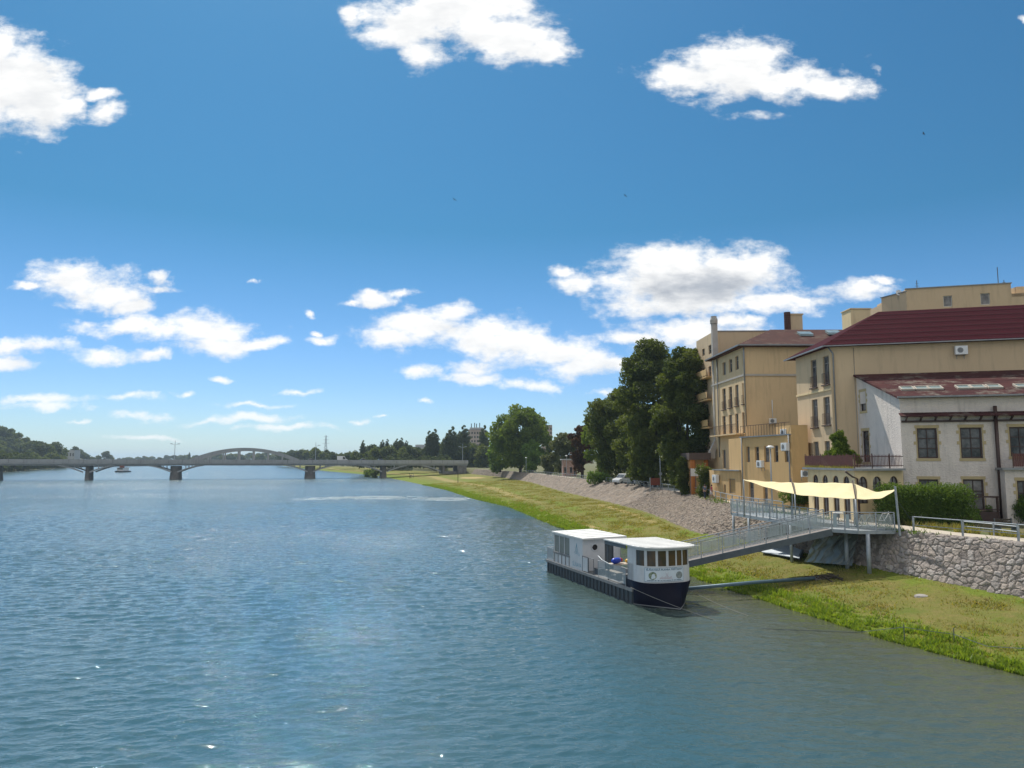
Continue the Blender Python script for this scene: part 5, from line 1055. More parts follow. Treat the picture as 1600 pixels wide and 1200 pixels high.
mb = MB(); obox(mb, ka, kb, -.1, math.hypot(kb[0]-ka[0], kb[1]-ka[1]), kz+.003, kz+.12, -.5, .2); mb.build('roof_edge', 'zinc', k_)
ac_unit('white box shaped air conditioner on the lowest orange annex', ka, kb, 1122, 748, sz=(1.1, .9, .4))

# --- far buildings
def block(name, label, u0, u1, v0, Y, m, floors, cols_, dep=12, roofbox=None):
    a = P(u0, 700, Y); b = P(u1, 700, Y); z1 = P(800, v0, Y).z; t = thing(name, label, 'building', (a.x, Y, 3)); A, B = (a.x, Y), (b.x, Y); L = b.x-a.x; mb = MB(); ops = []
    for i in range(floors):
        for j in range(cols_): zz = z1-1.2-(i+1)*(z1-5)/floors*.95+.8; s = L*(j+.5)/cols_; ops.append((s-L/cols_*.28, s+L/cols_*.28, zz, zz+(z1-5)/floors*.5))
    wall(mb, A, B, 3, z1, ops, .3); wall(mb, (A[0], Y+dep), A, 3, z1); wall(mb, B, (B[0], Y+dep), 3, z1); mb.prism([A, B, (B[0], Y+dep), (A[0], Y+dep)], z1-.3, z1-.01); mb.build('wall', m, t)
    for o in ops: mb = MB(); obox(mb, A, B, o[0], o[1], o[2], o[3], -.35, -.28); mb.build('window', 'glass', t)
    if roofbox: mb = MB(); mb.box(a.x+L*.1, b.x-L*.1, Y+1, Y+dep-1, z1, z1+roofbox); mb.build('roof_box', 'fargrey', t)
    return t
t = block('far_block', 'far brick coloured block with antennas on its roof', 731, 757, 671, 600, 'farwall', 8, 6, roofbox=1.6)
for k, u in enumerate((736.5, 741.5, 744.5, 749.5)):
    q = P(u, 668, 604); mb = MB(); mb.box(q.x-.35, q.x+.35, q.y, q.y+.3, q.z-.5, q.z+3.2+(k % 2)*.6); mb.tube([(q.x, q.y+.3, q.z-2), (q.x, q.y+.3, q.z+3)], .12, 6); mb.build('antenna', 'darksteel', t)
block('far_block', 'far pale grey flat roofed building low between the poplars', 647, 664, 698, 700, 'fargrey', 3, 5, roofbox=2)
block('far_block', 'far grey tower peeping out right of the huge round tree', 847, 863, 664, 480, 'farwall', 9, 4)
t = block('pale_house', 'pale house half hidden in the left shore wood', 104, 117, 703, 900, 'fargrey', 2, 3)
# brick kiosk by the promenade
a = P(879, 720, 205); b = P(901, 720, 205); t = thing('brick_kiosk', 'low brick kiosk with a flat roof behind the railing', 'kiosk', (a.x, 205, GZ)); ko = [(.4, 1.1, 5, 6.6), (2.0, 2.7, 5, 6.6), (3.1, 3.6, 4.3, 6.6)]
mb = MB(); wall(mb, (a.x, 205), (b.x, 205), GZ, P(800, 719, 205).z, ko, .2); wall(mb, (a.x, 209), (a.x, 205), GZ, P(800, 719, 205).z); M['kiosk'] = material('kiosk_brick', (.30, .16, .12), .9, noise=(3, (.4, .3, .26), .1)); mb.build('wall', 'kiosk', t)
mb = MB(); mb.box(a.x-.4, b.x+.4, 204.5, 210, P(800, 719, 205).z+.003, P(800, 717, 205).z); mb.build('roof', 'fargrey', t)
for o in ko: mb = MB(); obox(mb, (a.x, 205), (b.x, 205), *o, -.25, -.18); mb.build('window', 'glass', t)
# ------------------------------------------------------------------ the moored houseboat
S0 = G(855, 893, 0); BWL = G(990, 945, 0); Fd = (BWL-S0); BL = Fd.length; Fd.normalize(); Rd = Vector((-Fd.y, Fd.x, 0)); BW = 3.55
def bt(v): t, s, z = v; return (S0.x+Fd.x*s+Rd.x*t, S0.y+Fd.y*s+Rd.y*t, z)
boat = thing('houseboat', 'white and navy houseboat with two cabins moored beside the gangway', 'boat', (S0.x, S0.y, 0))
BM = lambda: MB(bt)
DK = .92
mb = BM(); mb.box(0, BW, 0, BL, -.4, DK); hull = mb.build('pontoon_hull', 'hull', boat)
mb = BM()
for k in range(26): s = .25+k*(BL-.4)/25; mb.box(-.05, -.003, s-.03, s+.03, .05, DK-.17)
mb.box(-.06, -.003, 0, BL, 0, .05); mb.build('hull_ribs', 'hull', hull)
mb = BM(); mb.box(-.10, BW+.1, -.08, -.003, DK-.16, DK+.03); mb.box(-.10, -.004, 0, BL, DK-.16, DK+.03); mb.box(BW+.004, BW+.1, 0, BL, DK-.16, DK+.03); mb.build('rubbing_strake', 'rim', hull)
mb = BM(); mb.box(0.02, BW-.02, .02, BL-.02, DK+.003, DK+.03); mb.build('deck', 'deck', boat)
# bow: raked navy prow
BT = BL+2.35; zb = 1.42
lo = [(0, BL, -.3), (BW*.5, BT-.25, -.3), (BW, BL, -.3)]
def arc(n, s0, ds, inset, ex=.62):
    r = []
    for i in range(n+1):
        th = math.pi*i/n; c = math.cos(th); t = BW/2-(BW/2-inset)*math.copysign(abs(c)**ex, c); r.append((t, s0+ds*math.sin(th)**.75))
    return r
up_c = arc(20, BL, 1.55, .0)
lo_c = [(t, BL+(BT-BL)*(1-abs(t-BW/2)/(BW/2))**.9) for t, _ in up_c]
mb = BM(); vs = [(t, s, -.3) for t, s in lo_c]+[(t, s, .05) for t, s in lo_c]+[(t, s, zb) for t, s in up_c]; n = 21
fs = [(r*n+i, r*n+i+1, (r+1)*n+i+1, (r+1)*n+i) for r in (0, 1) for i in range(20)]+[tuple(range(2*n, 3*n))]
mb.add(vs, fs); mb.add([(0, BL-.9, DK), (0, BL, DK), (0, BL, zb), (0, BL-.9, zb), (BW, BL-.9, DK), (BW, BL, DK), (BW, BL, zb), (BW, BL-.9, zb)], [(0, 1, 2, 3), (4, 5, 6, 7), (0, 3, 7, 4), (3, 2, 6, 7)])
mb.build('prow', 'navy', boat, smooth=True)
mb = BM(); mb.tube([(t, s, .06) for t, s in lo_c], .035, 5); mb.build('waterline_strip', 'rim', boat)
# fore cabin with the rounded front
CS = BL-.75; ct = arc(40, BL+.02, 1.42, .03); path_ = [(.03, CS)]+ct+[(BW-.03, CS)]
al = [0]
for i in range(1, len(path_)): al.append(al[-1]+math.dist(path_[i-1], path_[i]))
def onarc(a, o=0):
    a = max(0, min(al[-1]-1e-6, a)); i = int(np.searchsorted(al, a, side='right'))-1; i = min(i, len(path_)-2); q = (a-al[i])/(al[i+1]-al[i]); p, r = path_[i], path_[i+1]
    t = p[0]+(r[0]-p[0])*q; s = p[1]+(r[1]-p[1])*q; dx, dy = r[0]-p[0], r[1]-p[1]; l = math.hypot(dx, dy) or 1; return (t-dy/l*o, s+dx/l*o)
z0, zw0, zw1, z1 = zb, 2.40, 3.30, 3.47
def shell(a0, a1, za, zb_, m, name, par, o=0, n=None, th=.05):
    n = n or max(2, int((a1-a0)/.12)); mb = BM(); v = []
    for i in range(n+1):
        a = a0+(a1-a0)*i/n; p = onarc(a, o); q = onarc(a, o-th); v += [(*p, za), (*p, zb_), (*q, zb_), (*q, za)]
    f = []
    for i in range(n):
        for k in range(4): f.append((4*i+k, 4*i+(k+1) % 4, 4*i+4+(k+1) % 4, 4*i+4+k))
    f += [(0, 1, 2, 3), tuple(range(4*n, 4*n+4))]; mb.add(v, f); return mb.build(name, m, par)
fc = shell(0, al[-1], z0+.003, zw0, 'boatwhite', 'fore_cabin', boat)
shell(0, al[-1], zw1, z1, 'boatwhite', 'header', fc)
# windows positions by sight line -> arc length
def arc_at(u):
    best = None
    for i in range(400):
        a = al[-1]*i/400; p = bt((*onarc(a), 3.0)); uu = 800+F*p[0]/p[1]/(1) ; d = Vector((p[0], p[1], p[2]-CH)); yv = None
        cz = d.y*math.cos(PITCH)+d.z*math.sin(PITCH); uu = 800+F*d.x/cz
        if best is None or abs(uu-u) < best[0]: best = (abs(uu-u), a)
        if i > 20 and uu > 1071.5: break
    return best[1]
wp = [(arc_at(a), arc_at(b)) for a, b in ((993.5, 1006.5), (1010.5, 1024.5), (1028, 1041), (1044.5, 1055.5), (1057.5, 1065), (1066.5, 1071))]
wp[-1] = (wp[-1][0], max(wp[-1][0]+.5, wp[-1][1])); wp.append((wp[-1][1]+.12, wp[-1][1]+.8)); e = [0]
for a, b in wp: e += [a, b]
e.append(al[-1])
for k in range(0, len(e), 2):
    if e[k+1]-e[k] > .02: shell(e[k], e[k+1], zw0, zw1, 'boatwhite', 'window_post', fc)
M['cabinglass'] = material('dark_cabin_glass', (.045, .045, .04), .06, noise=(1.2, (.10, .06, .03), .12))
for k, (a, b) in enumerate(wp): shell(a, b, zw0, zw1, 'cabinglass' if k != 3 else 'cabinglass', 'window', fc, -.03, th=.02)
mb = BM(); mb.box(.05, BW-.05, CS-.04, CS, z0, z1); mb.box(.03, .35, CS-.002, BL+.1, zb, zw0-.003); mb.build('rear_wall', 'boatwhite', fc)
mb = BM(); mb.box(.1, .7, CS-.7, CS-.06, DK+.03, DK+.55); mb.build('deck_locker', 'darksteel', boat, bevel=.02)
# roofs
ra = arc(28, BL+.12, 1.75, -.18); rs0 = 10.35*BL/14
mb = BM(); top = [(-.18, rs0), *ra, (BW+.15, rs0)]; mb.prism([(t, s) for t, s in top], z1+.003, z1+.075); rf = mb.build('fore_roof', 'roofwhite', boat)
mb = BM()
for k in range(9): s = rs0+.3+k*.62; mb.box(-.1, BW+.1, s, s+.035, z1+.076, z1+.10)
mb.build('roof_seams', 'roofwhite', rf)
mb = BM(); mb.box(-.1, -.05, rs0, CS, z1-.24, z1-.003); mb.build('roof_beam', 'darksteel', rf)
for s in (rs0+.15,):
    for t in (.02, BW-.05): mb = BM(); mb.box(t, t+.07, s, s+.07, DK+.03, z1-.003); mb.build('roof_post', 'darksteel', rf)
# rear cabin
q0, q1 = 1.35*BL/14, 6.6*BL/14; RZ = 3.12; CW = 3.0
mb = BM(); rc_ops = [(.12, 1.0), (1.08, 1.95), (2.03, 2.95)]
# left wall with three window fields
def rbox(*a): mb.box(*a)
mb.box(.04, .10, q0, q1, DK+.03, 1.72); mb.box(.04, .10, q0, q1, 2.98, RZ); mb.box(.04, .10, q0+2.95, q1, 1.72, 2.98)
for s in (0, 1.0, 1.95): mb.box(.04, .10, q0+s, q0+s+(.12 if s == 0 else .08), 1.72, 2.98)
mb.box(.04, CW, q0, q0+.06, DK+.03, RZ); mb.box(CW-.06, CW, q0+.06, q1, DK+.03, RZ)
fw0, fw1 = 1.75, 2.45                          # door gap in the front wall
pc_ = (.98, 2.55, .24)                         # porthole centre t, z, radius
mb.box(.10, pc_[0]-.3, q1-.06, q1, DK+.03, RZ); mb.box(pc_[0]+.3, fw0, q1-.06, q1, DK+.03, RZ); mb.box(pc_[0]-.3, pc_[0]+.3, q1-.06, q1, DK+.03, pc_[1]-.3); mb.box(pc_[0]-.3, pc_[0]+.3, q1-.06, q1, pc_[1]+.3, RZ)
ring = [(pc_[0]+pc_[2]*math.cos(2*math.pi*k/24), pc_[1]+pc_[2]*math.sin(2*math.pi*k/24)) for k in range(24)]
sq = []
for k in range(24):
    c, s = math.cos(2*math.pi*k/24), math.sin(2*math.pi*k/24); m_x = max(abs(c), abs(s)); sq.append((pc_[0]+.3*c/m_x, pc_[1]+.3*s/m_x))
for k in range(24): a, b = k, (k+1) % 24; mb.add([(ring[a][0], q1, ring[a][1]), (ring[b][0], q1, ring[b][1]), (sq[b][0], q1, sq[b][1]), (sq[a][0], q1, sq[a][1])], [(0, 1, 2, 3)])
mb.box(fw1, CW, q1-.06, q1, DK+.03, RZ); mb.box(fw0, fw1, q1-.06, q1, 2.95, RZ)
rc = mb.build('rear_cabin', 'boatwhite', boat)
M['blind'] = material('grey_window_blind', (.21, .23, .21), .5, noise=(3, (.17, .18, .16), .2))
for a, b in rc_ops: mb = BM(); mb.box(.07, .09, q0+a, q0+b, 1.74, 2.96); mb.build('window', 'blind', rc)
mb = BM(); mb.box(-.02, .038, q0, q0+3.0, 1.60, 1.72)
for k in range(5): mb.box(-.005, .036, q0+.1+k*.7, q0+.15+k*.7, DK+.03, 1.6)
mb.build('window_ledge', 'rim', rc)
mb = BM(); mb.tube([(x, q1+.02, z) for x, z in ring+[ring[0]]], .045, 6); ph = mb.build('porthole', 'boatwhite', rc); mb = BM(); mb.add([(x, q1-.03, z) for x, z in ring], [tuple(range(24))]); mb.build('pane', 'black', ph)
mb = BM(); mb.box(fw0+.01, fw1-.01, q1-.16, q1-.12, DK+.03, 2.94)
for k in range(6): mb.box(fw0+.03, fw1-.03, q1-.12, q1-.10, DK+.1+k*.33, DK+.12+k*.33)
mb.build('door', 'darksteel', rc)
mb = BM(); ov = .16; mb.add([(-.1, q0-ov, RZ+.1), (-.1, q1+.3, RZ+.1), (CW+.35, q1+.3, RZ+.17), (CW+.35, q0-ov, RZ+.17), (-.1, q0-ov, RZ+.01), (-.1, q1+.3, RZ+.01), (CW+.35, q1+.3, RZ+.01), (CW+.35, q0-ov, RZ+.01)], [(0, 1, 2, 3), (7, 6, 5, 4), (0, 1, 5, 4), (1, 2, 6, 5), (2, 3, 7, 6), (3, 0, 4, 7)])
rr2 = mb.build('rear_roof', 'roofwhite', boat); mb = BM()
for k in range(5): s = q0+.7+k*1.0; mb.add([(-.05, s, RZ+.102), (CW+.3, s, RZ+.172), (CW+.3, s+.04, RZ+.172), (-.05, s+.04, RZ+.102), (-.05, s, RZ+.125), (CW+.3, s, RZ+.195), (CW+.3, s+.04, RZ+.195), (-.05, s+.04, RZ+.125)], [(4, 5, 6, 7), (0, 1, 5, 4), (2, 3, 7, 6)])
mb.build('roof_seams', 'roofwhite', rr2)
# sailing-ship mark and faint words on the side wall, front lettering
def emblem(parent, m):
    mb = BM(); c = q0+4.25; z = 2.15; x = .032
    def sp(p): mb.tube([(x, c+a, z+b) for a, b in p], .012, 4)
    sp([(0, 0), (0, .62)]); sp([(0, .6), (-.12, .3), (-.22, .02)]); sp([(0, .55), (.1, .3), (.2, .05)]); sp([(-.45, -.12), (-.3, .02), (-.1, .05), (.2, .02), (.42, -.1), (.5, -.18)]); sp([(-.4, -.2), (-.1, -.12), (.2, -.14), (.45, -.24)]); sp([(-.25, -.05), (.25, -.06)])
    return mb.build('ship_emblem', m, parent)
emblem(rc, 'faintblue')
def text_on(body, size, fn, m, parent, name, align='CENTER', weight=.0):
    cu = bpy.data.curves.new(name, 'FONT'); cu.body = body; cu.size = size; cu.align_x = align; cu.extrude = 0; cu.resolution_u = 2; cu.offset = weight
    o = bpy.data.objects.new(name, cu); col.objects.link(o); dg = bpy.context.evaluated_depsgraph_get(); me = bpy.data.meshes.new_from_object(o.evaluated_get(dg)); bpy.data.objects.remove(o)
    off = WL[parent.name]
    for v in me.vertices: v.co = Vector(fn(v.co.x, v.co.y))-off
    me.materials.append(M[m]); ob = bpy.data.objects.new(name, me); col.objects.link(ob); ob.parent = parent; return ob
ac0 = (arc_at(1006), arc_at(1067)); acm = sum(ac0)/2
sgn = shell(ac0[0], ac0[1], 1.50, 2.32, 'boatwhite', 'name_board', fc, .012, th=.01); sgn.data.materials.clear(); M['board'] = material('pale_blue_white_board', (.66, .74, .80), .4, noise=(2, (.60, .68, .75), .2)); sgn.data.materials.append(M['board'])
onb = lambda o: (lambda x, y: bt((*onarc(acm+x, o), y)))
def fit(body, width, z, m, name, hgt):
    cu = bpy.data.curves.new('w', 'FONT'); cu.body = body; cu.size = 1; o = bpy.data.objects.new('w', cu); col.objects.link(o); dg = bpy.context.evaluated_depsgraph_get(); e_ = o.evaluated_get(dg); w0 = e_.dimensions.x; bpy.data.objects.remove(o)
    kx = width/w0; ky = hgt/.73; f = onb(.02); return text_on(body, 1, lambda x, y: f(x*kx, z+y*ky), m, sgn, name, weight=.015)
wd_ = (ac0[1]-ac0[0]); fit('SĹŇAVSKÁ PLAVBA PIEŠŤANY', wd_*.90, 2.16, 'bluetext', 'lettering', .105)
mb = BM(); 
for (a0, a1, za, zc) in ((ac0[0]+.03, ac0[1]-.03, 2.30, 2.315), (ac0[0]+.03, ac0[1]-.03, 1.50, 1.515)):
    for i in range(24): p, q = onarc(a0+(a1-a0)*i/24, .018), onarc(a0+(a1-a0)*(i+1)/24, .018); mb.add([(*p, za), (*q, za), (*q, zc), (*p, zc)], [(0, 1, 2, 3)])
for a in (ac0[0]+.03, ac0[1]-.05): p, q = onarc(a, .018), onarc(a+.015, .018); mb.add([(*p, 1.5), (*q, 1.5), (*q, 2.31), (*p, 2.31)], [(0, 1, 2, 3)])
r_ = random.Random(4); x = -wd_*.43
while x < wd_*.43:                                   # the last line is too small to read in the photograph: short strokes
    w2 = r_.uniform(.03, .07); p, q = onarc(acm+x, .02), onarc(acm+x+w2, .02); mb.add([(*p, 1.56), (*q, 1.56), (*q, 1.60+.02*r_.random()), (*p, 1.60)], [(0, 1, 2, 3)]); x += w2+r_.choice((.02, .02, .06))
mb.build('board_border', 'bluetext', sgn)
for ac_, rad_, m_n, nm in ((ac0[0]+wd_*.20, .24, 'greenprint', 'round_emblem'), (ac0[1]-wd_*.13, .22, 'greyprint', 'round_emblem')):
    mb = BM(); mb.add([(*onarc(ac_+rad_*math.cos(t), .02), 1.86+rad_*.95*math.sin(t)) for t in [2*math.pi*k/24 for k in range(24)]], [tuple(range(24))]); e1_ = mb.build(nm, m_n, sgn)
mb = BM()
for sg in (-1, 1): mb.tube([(*onarc(acm+.12+sg*.02*j, .02), 1.80+.06*j) for j in range(5)][::1], .006, 3)
for k in range(12): a = acm-.32+k*.065; mb.tube([(*onarc(a, .02), 1.70), (*onarc(a+.02, .02), 1.70+.07+.03*(k % 3))], .007, 3)
mb.tube([(*onarc(acm-.35+.05*k, .02), 1.69+.01*math.sin(k)) for k in range(18)], .006, 3); mb.build('rose_mark', 'faintred', sgn)
# faint word at the foot of the side wall
text_on('SĹŇAVA', .42, lambda x, y: bt((.034, q0+4.25+x, 1.12+y)), 'faintblue', rc, 'side_lettering')
# railings of the open deck
def rail(par, pts_, h=1.05, infill=True, name='railing', m='steel', zb_=DK+.03, n=None):
    mb = BM(); ms = MB(bt)
    for p in pts_: mb.tube([(*p, zb_), (*p, zb_+h)], .022, 5)
    for a, b in zip(pts_, pts_[1:]):
        mb.tube([(*a, zb_+h), (*b, zb_+h)], .024, 5)
        if infill: mb.tube([(*a, zb_+.12), (*b, zb_+.12)], .014, 4); ms.add([(*a, zb_+.12), (*b, zb_+.12), (*b, zb_+h-.04), (*a, zb_+h-.04)], [(0, 1, 2, 3)])
    r = mb.build(name, m, par)
    if infill: ms.build('wire_infill', 'mesh', r)
    return r
rail(boat, [(-.02, q1+.1), (-.02, q1+1.0)], infill=False, m='darksteel'); mb = BM(); mb.box(-.03, 0, q1+.15, q1+.95, DK+.1, DK+1.0); mb.build('white_board', 'boatwhite', boat)
rail(boat, [(-.02, q1+1.1), (-.02, q1+1.9)], infill=False, m='darksteel')
rail(boat, [(-.02, q1+2.6), (-.02, q1+4.3), (-.02, CS-.2)]); rail(boat, [(BW-.03, q1+.3), (BW-.03, q1+1.6)]); rail(boat, [(BW-.03, q1+3.2), (BW-.03, CS-.2)])
rail(boat, [(.02, q0-.1), (.02, .05), (BW-.05, .05)], .95); mb = BM(); mb.box(.03, .045, .08, q0-.1, DK+.05, DK+.92); mb.build('stern_screen', 'boatwhite', boat)
mb = BM(); mb.tube([(-.02, q1+2.6, DK+1.4), (-.02, q1+3.2, DK+1.2), (-.02, q1+4.3, DK+1.08)], .022, 5); mb.build('sloping_handrail', 'steel', boat)
# loose things on the deck
def on(t, s, z=DK+.03): return bt((t, s, z))
t = thing('kayak_float', 'blue plastic float with a dark red end on the boat deck', 'float', on(1.5, q1+2.2, DK+1.0)); mb = BM(); P_ = [(1.0+.14*k, q1+2.6-.05*k, DK+1.0) for k in range(8)]; mb.tube(P_[:6], [.08, .18, .2, .2, .19, .16], 12); mb.build('body', 'blue', t, smooth=True); mb = BM(); mb.tube(P_[5:], [.16, .14, .05], 12); mb.build('end_cap', 'red', t, smooth=True)
t = thing('deck_table', 'small pale table on the open boat deck holding the float', 'table', on(1.6, q1+2.4)); mb = BM(); mb.box(.9, 2.9, q1+1.9, q1+2.8, DK+.74, DK+.79); mb.build('table_top', 'path', t)
for a, b in ((1, 2), (2.8, 2), (1, 2.7), (2.8, 2.7)): mb = BM(); mb.box(a-.03, a+.03, q1+b-.03, q1+b+.03, DK+.03, DK+.74); mb.build('leg', 'darksteel', t)
t = thing('yellow_pedal_float', 'yellow plastic float lying beside the blue one on the boat', 'float', on(2.6, q1+2.2, DK+.9)); mb = BM(); mb.tube([(2.15+.12*k, q1+2.3, DK+.93) for k in range(7)], [.06, .13, .14, .14, .14, .12, .05], 10); mb.build('body', 'yellowplastic', t, smooth=True); mb = BM(); mb.box(2.4, 2.6, q1+2.2, q1+2.4, DK+1.06, DK+1.12); mb.build('handle', 'black', t)
t = thing('deck_bench', 'low pale wooden bench behind the wire railing of the boat', 'bench', on(.7, q1+3.4)); mb = BM(); mb.box(.45, .95, q1+2.6, q1+4.3, DK+.42, DK+.48); mb.build('seat', 'path', t)
for s in (2.7, 4.2): mb = BM(); mb.box(.5, .9, q1+s-.04, q1+s+.04, DK+.03, DK+.42); mb.build('leg', 'rim', t)
t = thing('deck_box', 'dark crate on the boat deck between door and railing', 'crate', on(.5, q1+1.7)); mb = BM(); mb.box(.3, .8, q1+1.3, q1+2.0, DK+.03, DK+.38); mb.build('crate_body', 'darksteel', t, bevel=.02); mb = BM(); mb.box(.28, .82, q1+1.28, q1+2.02, DK+.381, DK+.42); mb.build('lid', 'hull', t)
# mooring ropes and boom
def rope(label, a, b, sag, r=.014, name='mooring_rope', m='rope', n=16, dry=None):
    a, b = Vector(a), Vector(b); pts_ = [a.lerp(b, k/n)-Vector((0, 0, sag*4*(k/n)*(1-k/n))) for k in range(n+1)]; mb = MB(); mb.tube(pts_, r, 5); o = mb.build(name, m, None, smooth=True); return tag(o, label, 'rope', 'mooring ropes of the houseboat')
rope('pale mooring rope running from the bow corner across the navy prow to the water', bt((-.22, BL+.05, 1.05)), tuple(G(1128, 972, -.05)), .10)
rope('pale mooring rope running from the right bow of the boat down to the water', bt((BW+.05, BL+.1, .8)), tuple(G(1178, 965, -.05)), .12)
bm_ = thing('mooring_boom', 'long blue grey steel boom between houseboat bow and the bank', 'boom', bt((BW+.1, BL, .7))); mb = MB(); a = Vector(bt((BW+.1, BL-.1, .72))); b = G(1279, 903, 1.05); mb.tube([a, a.lerp(b, .5)+Vector((0, 0, .05)), b], .11, 10); M['boom'] = material('blue_grey_boom', (.10, .17, .22), .5, .2, noise=(2, (.07, .12, .16), .2)); mb.build('tube', 'boom', bm_, smooth=True)
mb = MB(); mb.tube([a-Vector((.25, -.1, 0)), a+Vector((.15, 0, 0))], .17, 8); mb.build('boat_joint', 'darksteel', bm_); mb = MB(); mb.box(b.x-.3, b.x+.4, b.y-.3, b.y+.3, b.z-.5, b.z+.02); mb.build('ground_anchor', 'pier', bm_)
# ------------------------------------------------------------------ landing stage, gangway and sail
DZ = 4.14
bx0 = tuple(G(1300, 826.5, DZ)); bx1 = tuple(G(1341, 829, DZ)); bx2 = tuple(G(1398, 829, DZ))
w1 = G(1142.5, 801, DZ); w1x, w1y = w1.x, w1.y
xb = lambda y: float(ix(y, YT, XT))+.75
poly = [bx0[:2], bx1[:2], bx2[:2], (xb(49)+.2, 49), (xb(55), 55), (xb(w1y), w1y+.1), (w1x, w1y), (G(1172, 806, DZ).x, G(1172, 806, DZ).y)]
st = thing('landing_stage', 'grey steel landing stage standing on round legs at the wall', 'landing stage', (bx1[0], bx1[1], DZ))
mb = MB(); mb.prism(poly, DZ-.22, DZ); mb.build('deck', 'steel', st)
def gz1(x, y): return float(ground_z(np.array([x]), np.array([y]))[0])
for u, Y in ((1322, 50.3), (1356, 48.2), (1147, w1y+.4), (1171, G(1172, 806, DZ).y+.3), (1236, 54.5)):
    x = P(u, 840, Y).x; mb = MB(); mb.tube([(x, Y, gz1(x, Y)-.4), (x, Y, DZ-.22)], .13 if Y < 54 else .11, 12); mb.build('leg', 'steel', st, smooth=True)
def panel_rail(par, a, b, z0a, z0b, h=1.1, step=1.05, name='railing', mesh='mesh', kick=True):
    a = Vector((a[0], a[1], z0a)); b = Vector((b[0], b[1], z0b)); L = (b-a).length; n = max(1, round(L/step)); up = Vector((0, 0, 1)); mb = MB(); ms = MB()
    for k in range(n+1): p = a.lerp(b, k/n); mb.beam(p-up*.15, p+up*h, .07, .07, (b-a))
    mb.tube([a+up*h, b+up*h], .035, 6); mb.tube([a+up*(h-.14), b+up*(h-.14)], .016, 4); mb.tube([a+up*.14, b+up*.14], .02, 4)
    for k in range(n):
        p, q = a.lerp(b, (k+.08)/n), a.lerp(b, (k+.92)/n); ms.add([p+up*.16, q+up*.16, q+up*(h-.16), p+up*(h-.16)], [(0, 1, 2, 3)])
        m_ = (p+q)/2; mb.tube([m_+up*.14, m_+up*(h-.14)], .012, 4)
    r = mb.build(name, 'steel', par); ms.build('wire_infill', mesh, r); return r
panel_rail(st, bx0, bx1, DZ, DZ, 1.15); panel_rail(st, bx1, bx2, DZ, DZ, 1.15, 1.4)
panel_rail(st, (w1x, w1y), poly[7], DZ, DZ, 1.15); g2 = (bx0[0]-.1, bx0[1]+2.2); panel_rail(st, poly[7], g2, DZ, DZ, 1.15); panel_rail(st, (w1x, w1y), (xb(w1y)-1.2, w1y+.1), DZ, DZ, 1.15)
# gangway
ga = Vector((bx0[0], bx0[1]+.05, DZ)); gb = Vector((9.9, 50.75, 1.25)); p = P(1072, 878, 50.4); k_ = (p.x-ga.x)/(gb.x-ga.x); gb.z = ga.z+(p.z-ga.z)/k_
gw = thing('gangway', 'long sloping steel gangway with wire mesh railings from landing stage to houseboat', 'gangway', tuple(ga)); sh = Vector((.25, 1.75, 0))
mb = MB(); d_g = gb-ga
mb.add([ga, gb, gb+sh, ga+sh]+[q-Vector((0, 0, .08)) for q in (ga, gb, gb+sh, ga+sh)], [(0, 1, 2, 3), (7, 6, 5, 4), (0, 1, 5, 4), (2, 3, 7, 6), (1, 2, 6, 5)]); M['grating'] = material('gangway_boards', (.24, .21, .19), .9, noise=(4, (.16, .14, .13), .2)); mb.build('walkway', 'grating', gw)
for o in (Vector((0, -.06, 0)), sh+Vector((0, .06, 0))):
    mb = MB(); mb.beam(ga+o-Vector((0, 0, .2)), gb+o-Vector((0, 0, .2)), .1, .42); mb.build('side_beam', 'darksteel', gw)
    panel_rail(gw, ga+o, gb+o, ga.z, gb.z, 1.15, 1.45)
mb = MB()
for k in range(16): p = ga.lerp(gb, (k+.5)/16)-Vector((0, 0, .3)); mb.beam(p, p+sh, .06, .1)
mb.build('cross_beam', 'darksteel', gw)
def Gg(u, v, lift=0):
    z = 1.2
    for _ in range(8): p = G(u, v, z); z = gz1(p.x, p.y)+lift
    return p
# tarpaulin below the stage, sheet lying on the slope
def cloth(name, label, cat, C, m, nu=40, nv=30, amp=.18, seed=1):
    a, b, c, d = [np.array(q) for q in C]; U, V = np.meshgrid(np.linspace(0, 1, nu), np.linspace(0, 1, nv)); Pq = (a*(1-U[..., None])+b*U[..., None])*(1-V[..., None])+(d*(1-U[..., None])+c*U[..., None])*V[..., None]
    fold = (fbm(U*7+V*2.2, V*1.6, 4, seed)-.45)*2*amp+np.abs(np.sin((U*5+V*1.3+fbm(U*3, V*3, 2, 7)*2)*3.1))*amp*.6; Pq[..., 1] -= fold; Pq[..., 2] += fold*.2
    ii, jj = np.meshgrid(np.arange(nv-1), np.arange(nu-1), indexing='ij'); q = ii*nu+jj; o = np_mesh(name, Pq.reshape(-1, 3), np.stack([q, q+1, q+nu+1, q+nu], -1).reshape(-1, 4), m); md = o.modifiers.new('thickness', 'SOLIDIFY'); md.thickness = .01; return tag(o, label, cat)
cloth('tarpaulin', 'grey green crumpled tarpaulin hanging below the landing stage', 'tarpaulin', [P(1272, 842, 52.5), P(1338, 834, 51.4), Gg(1331, 884, .1), Gg(1256, 878, .1)], 'tarp', amp=.34)
t = thing('metal_sheet', 'flat pale grey sheet lying on the slope under the gangway', 'sheet', tuple(Gg(1225, 862))); mb = MB(); mb.slab([tuple(Gg(1190, 862, .25)), tuple(Gg(1249, 872, .25)), tuple(Gg(1254, 860, .35)), tuple(Gg(1236, 853, .4)), tuple(Gg(1190, 850, .4))], .06); mb.build('sheet', 'steel', t); mb = MB(); a, b = Gg(1249, 872, .15), Gg(1254, 861, .25); mb.beam(a, b, .12, .3); mb.build('edge', 'darksteel', t)
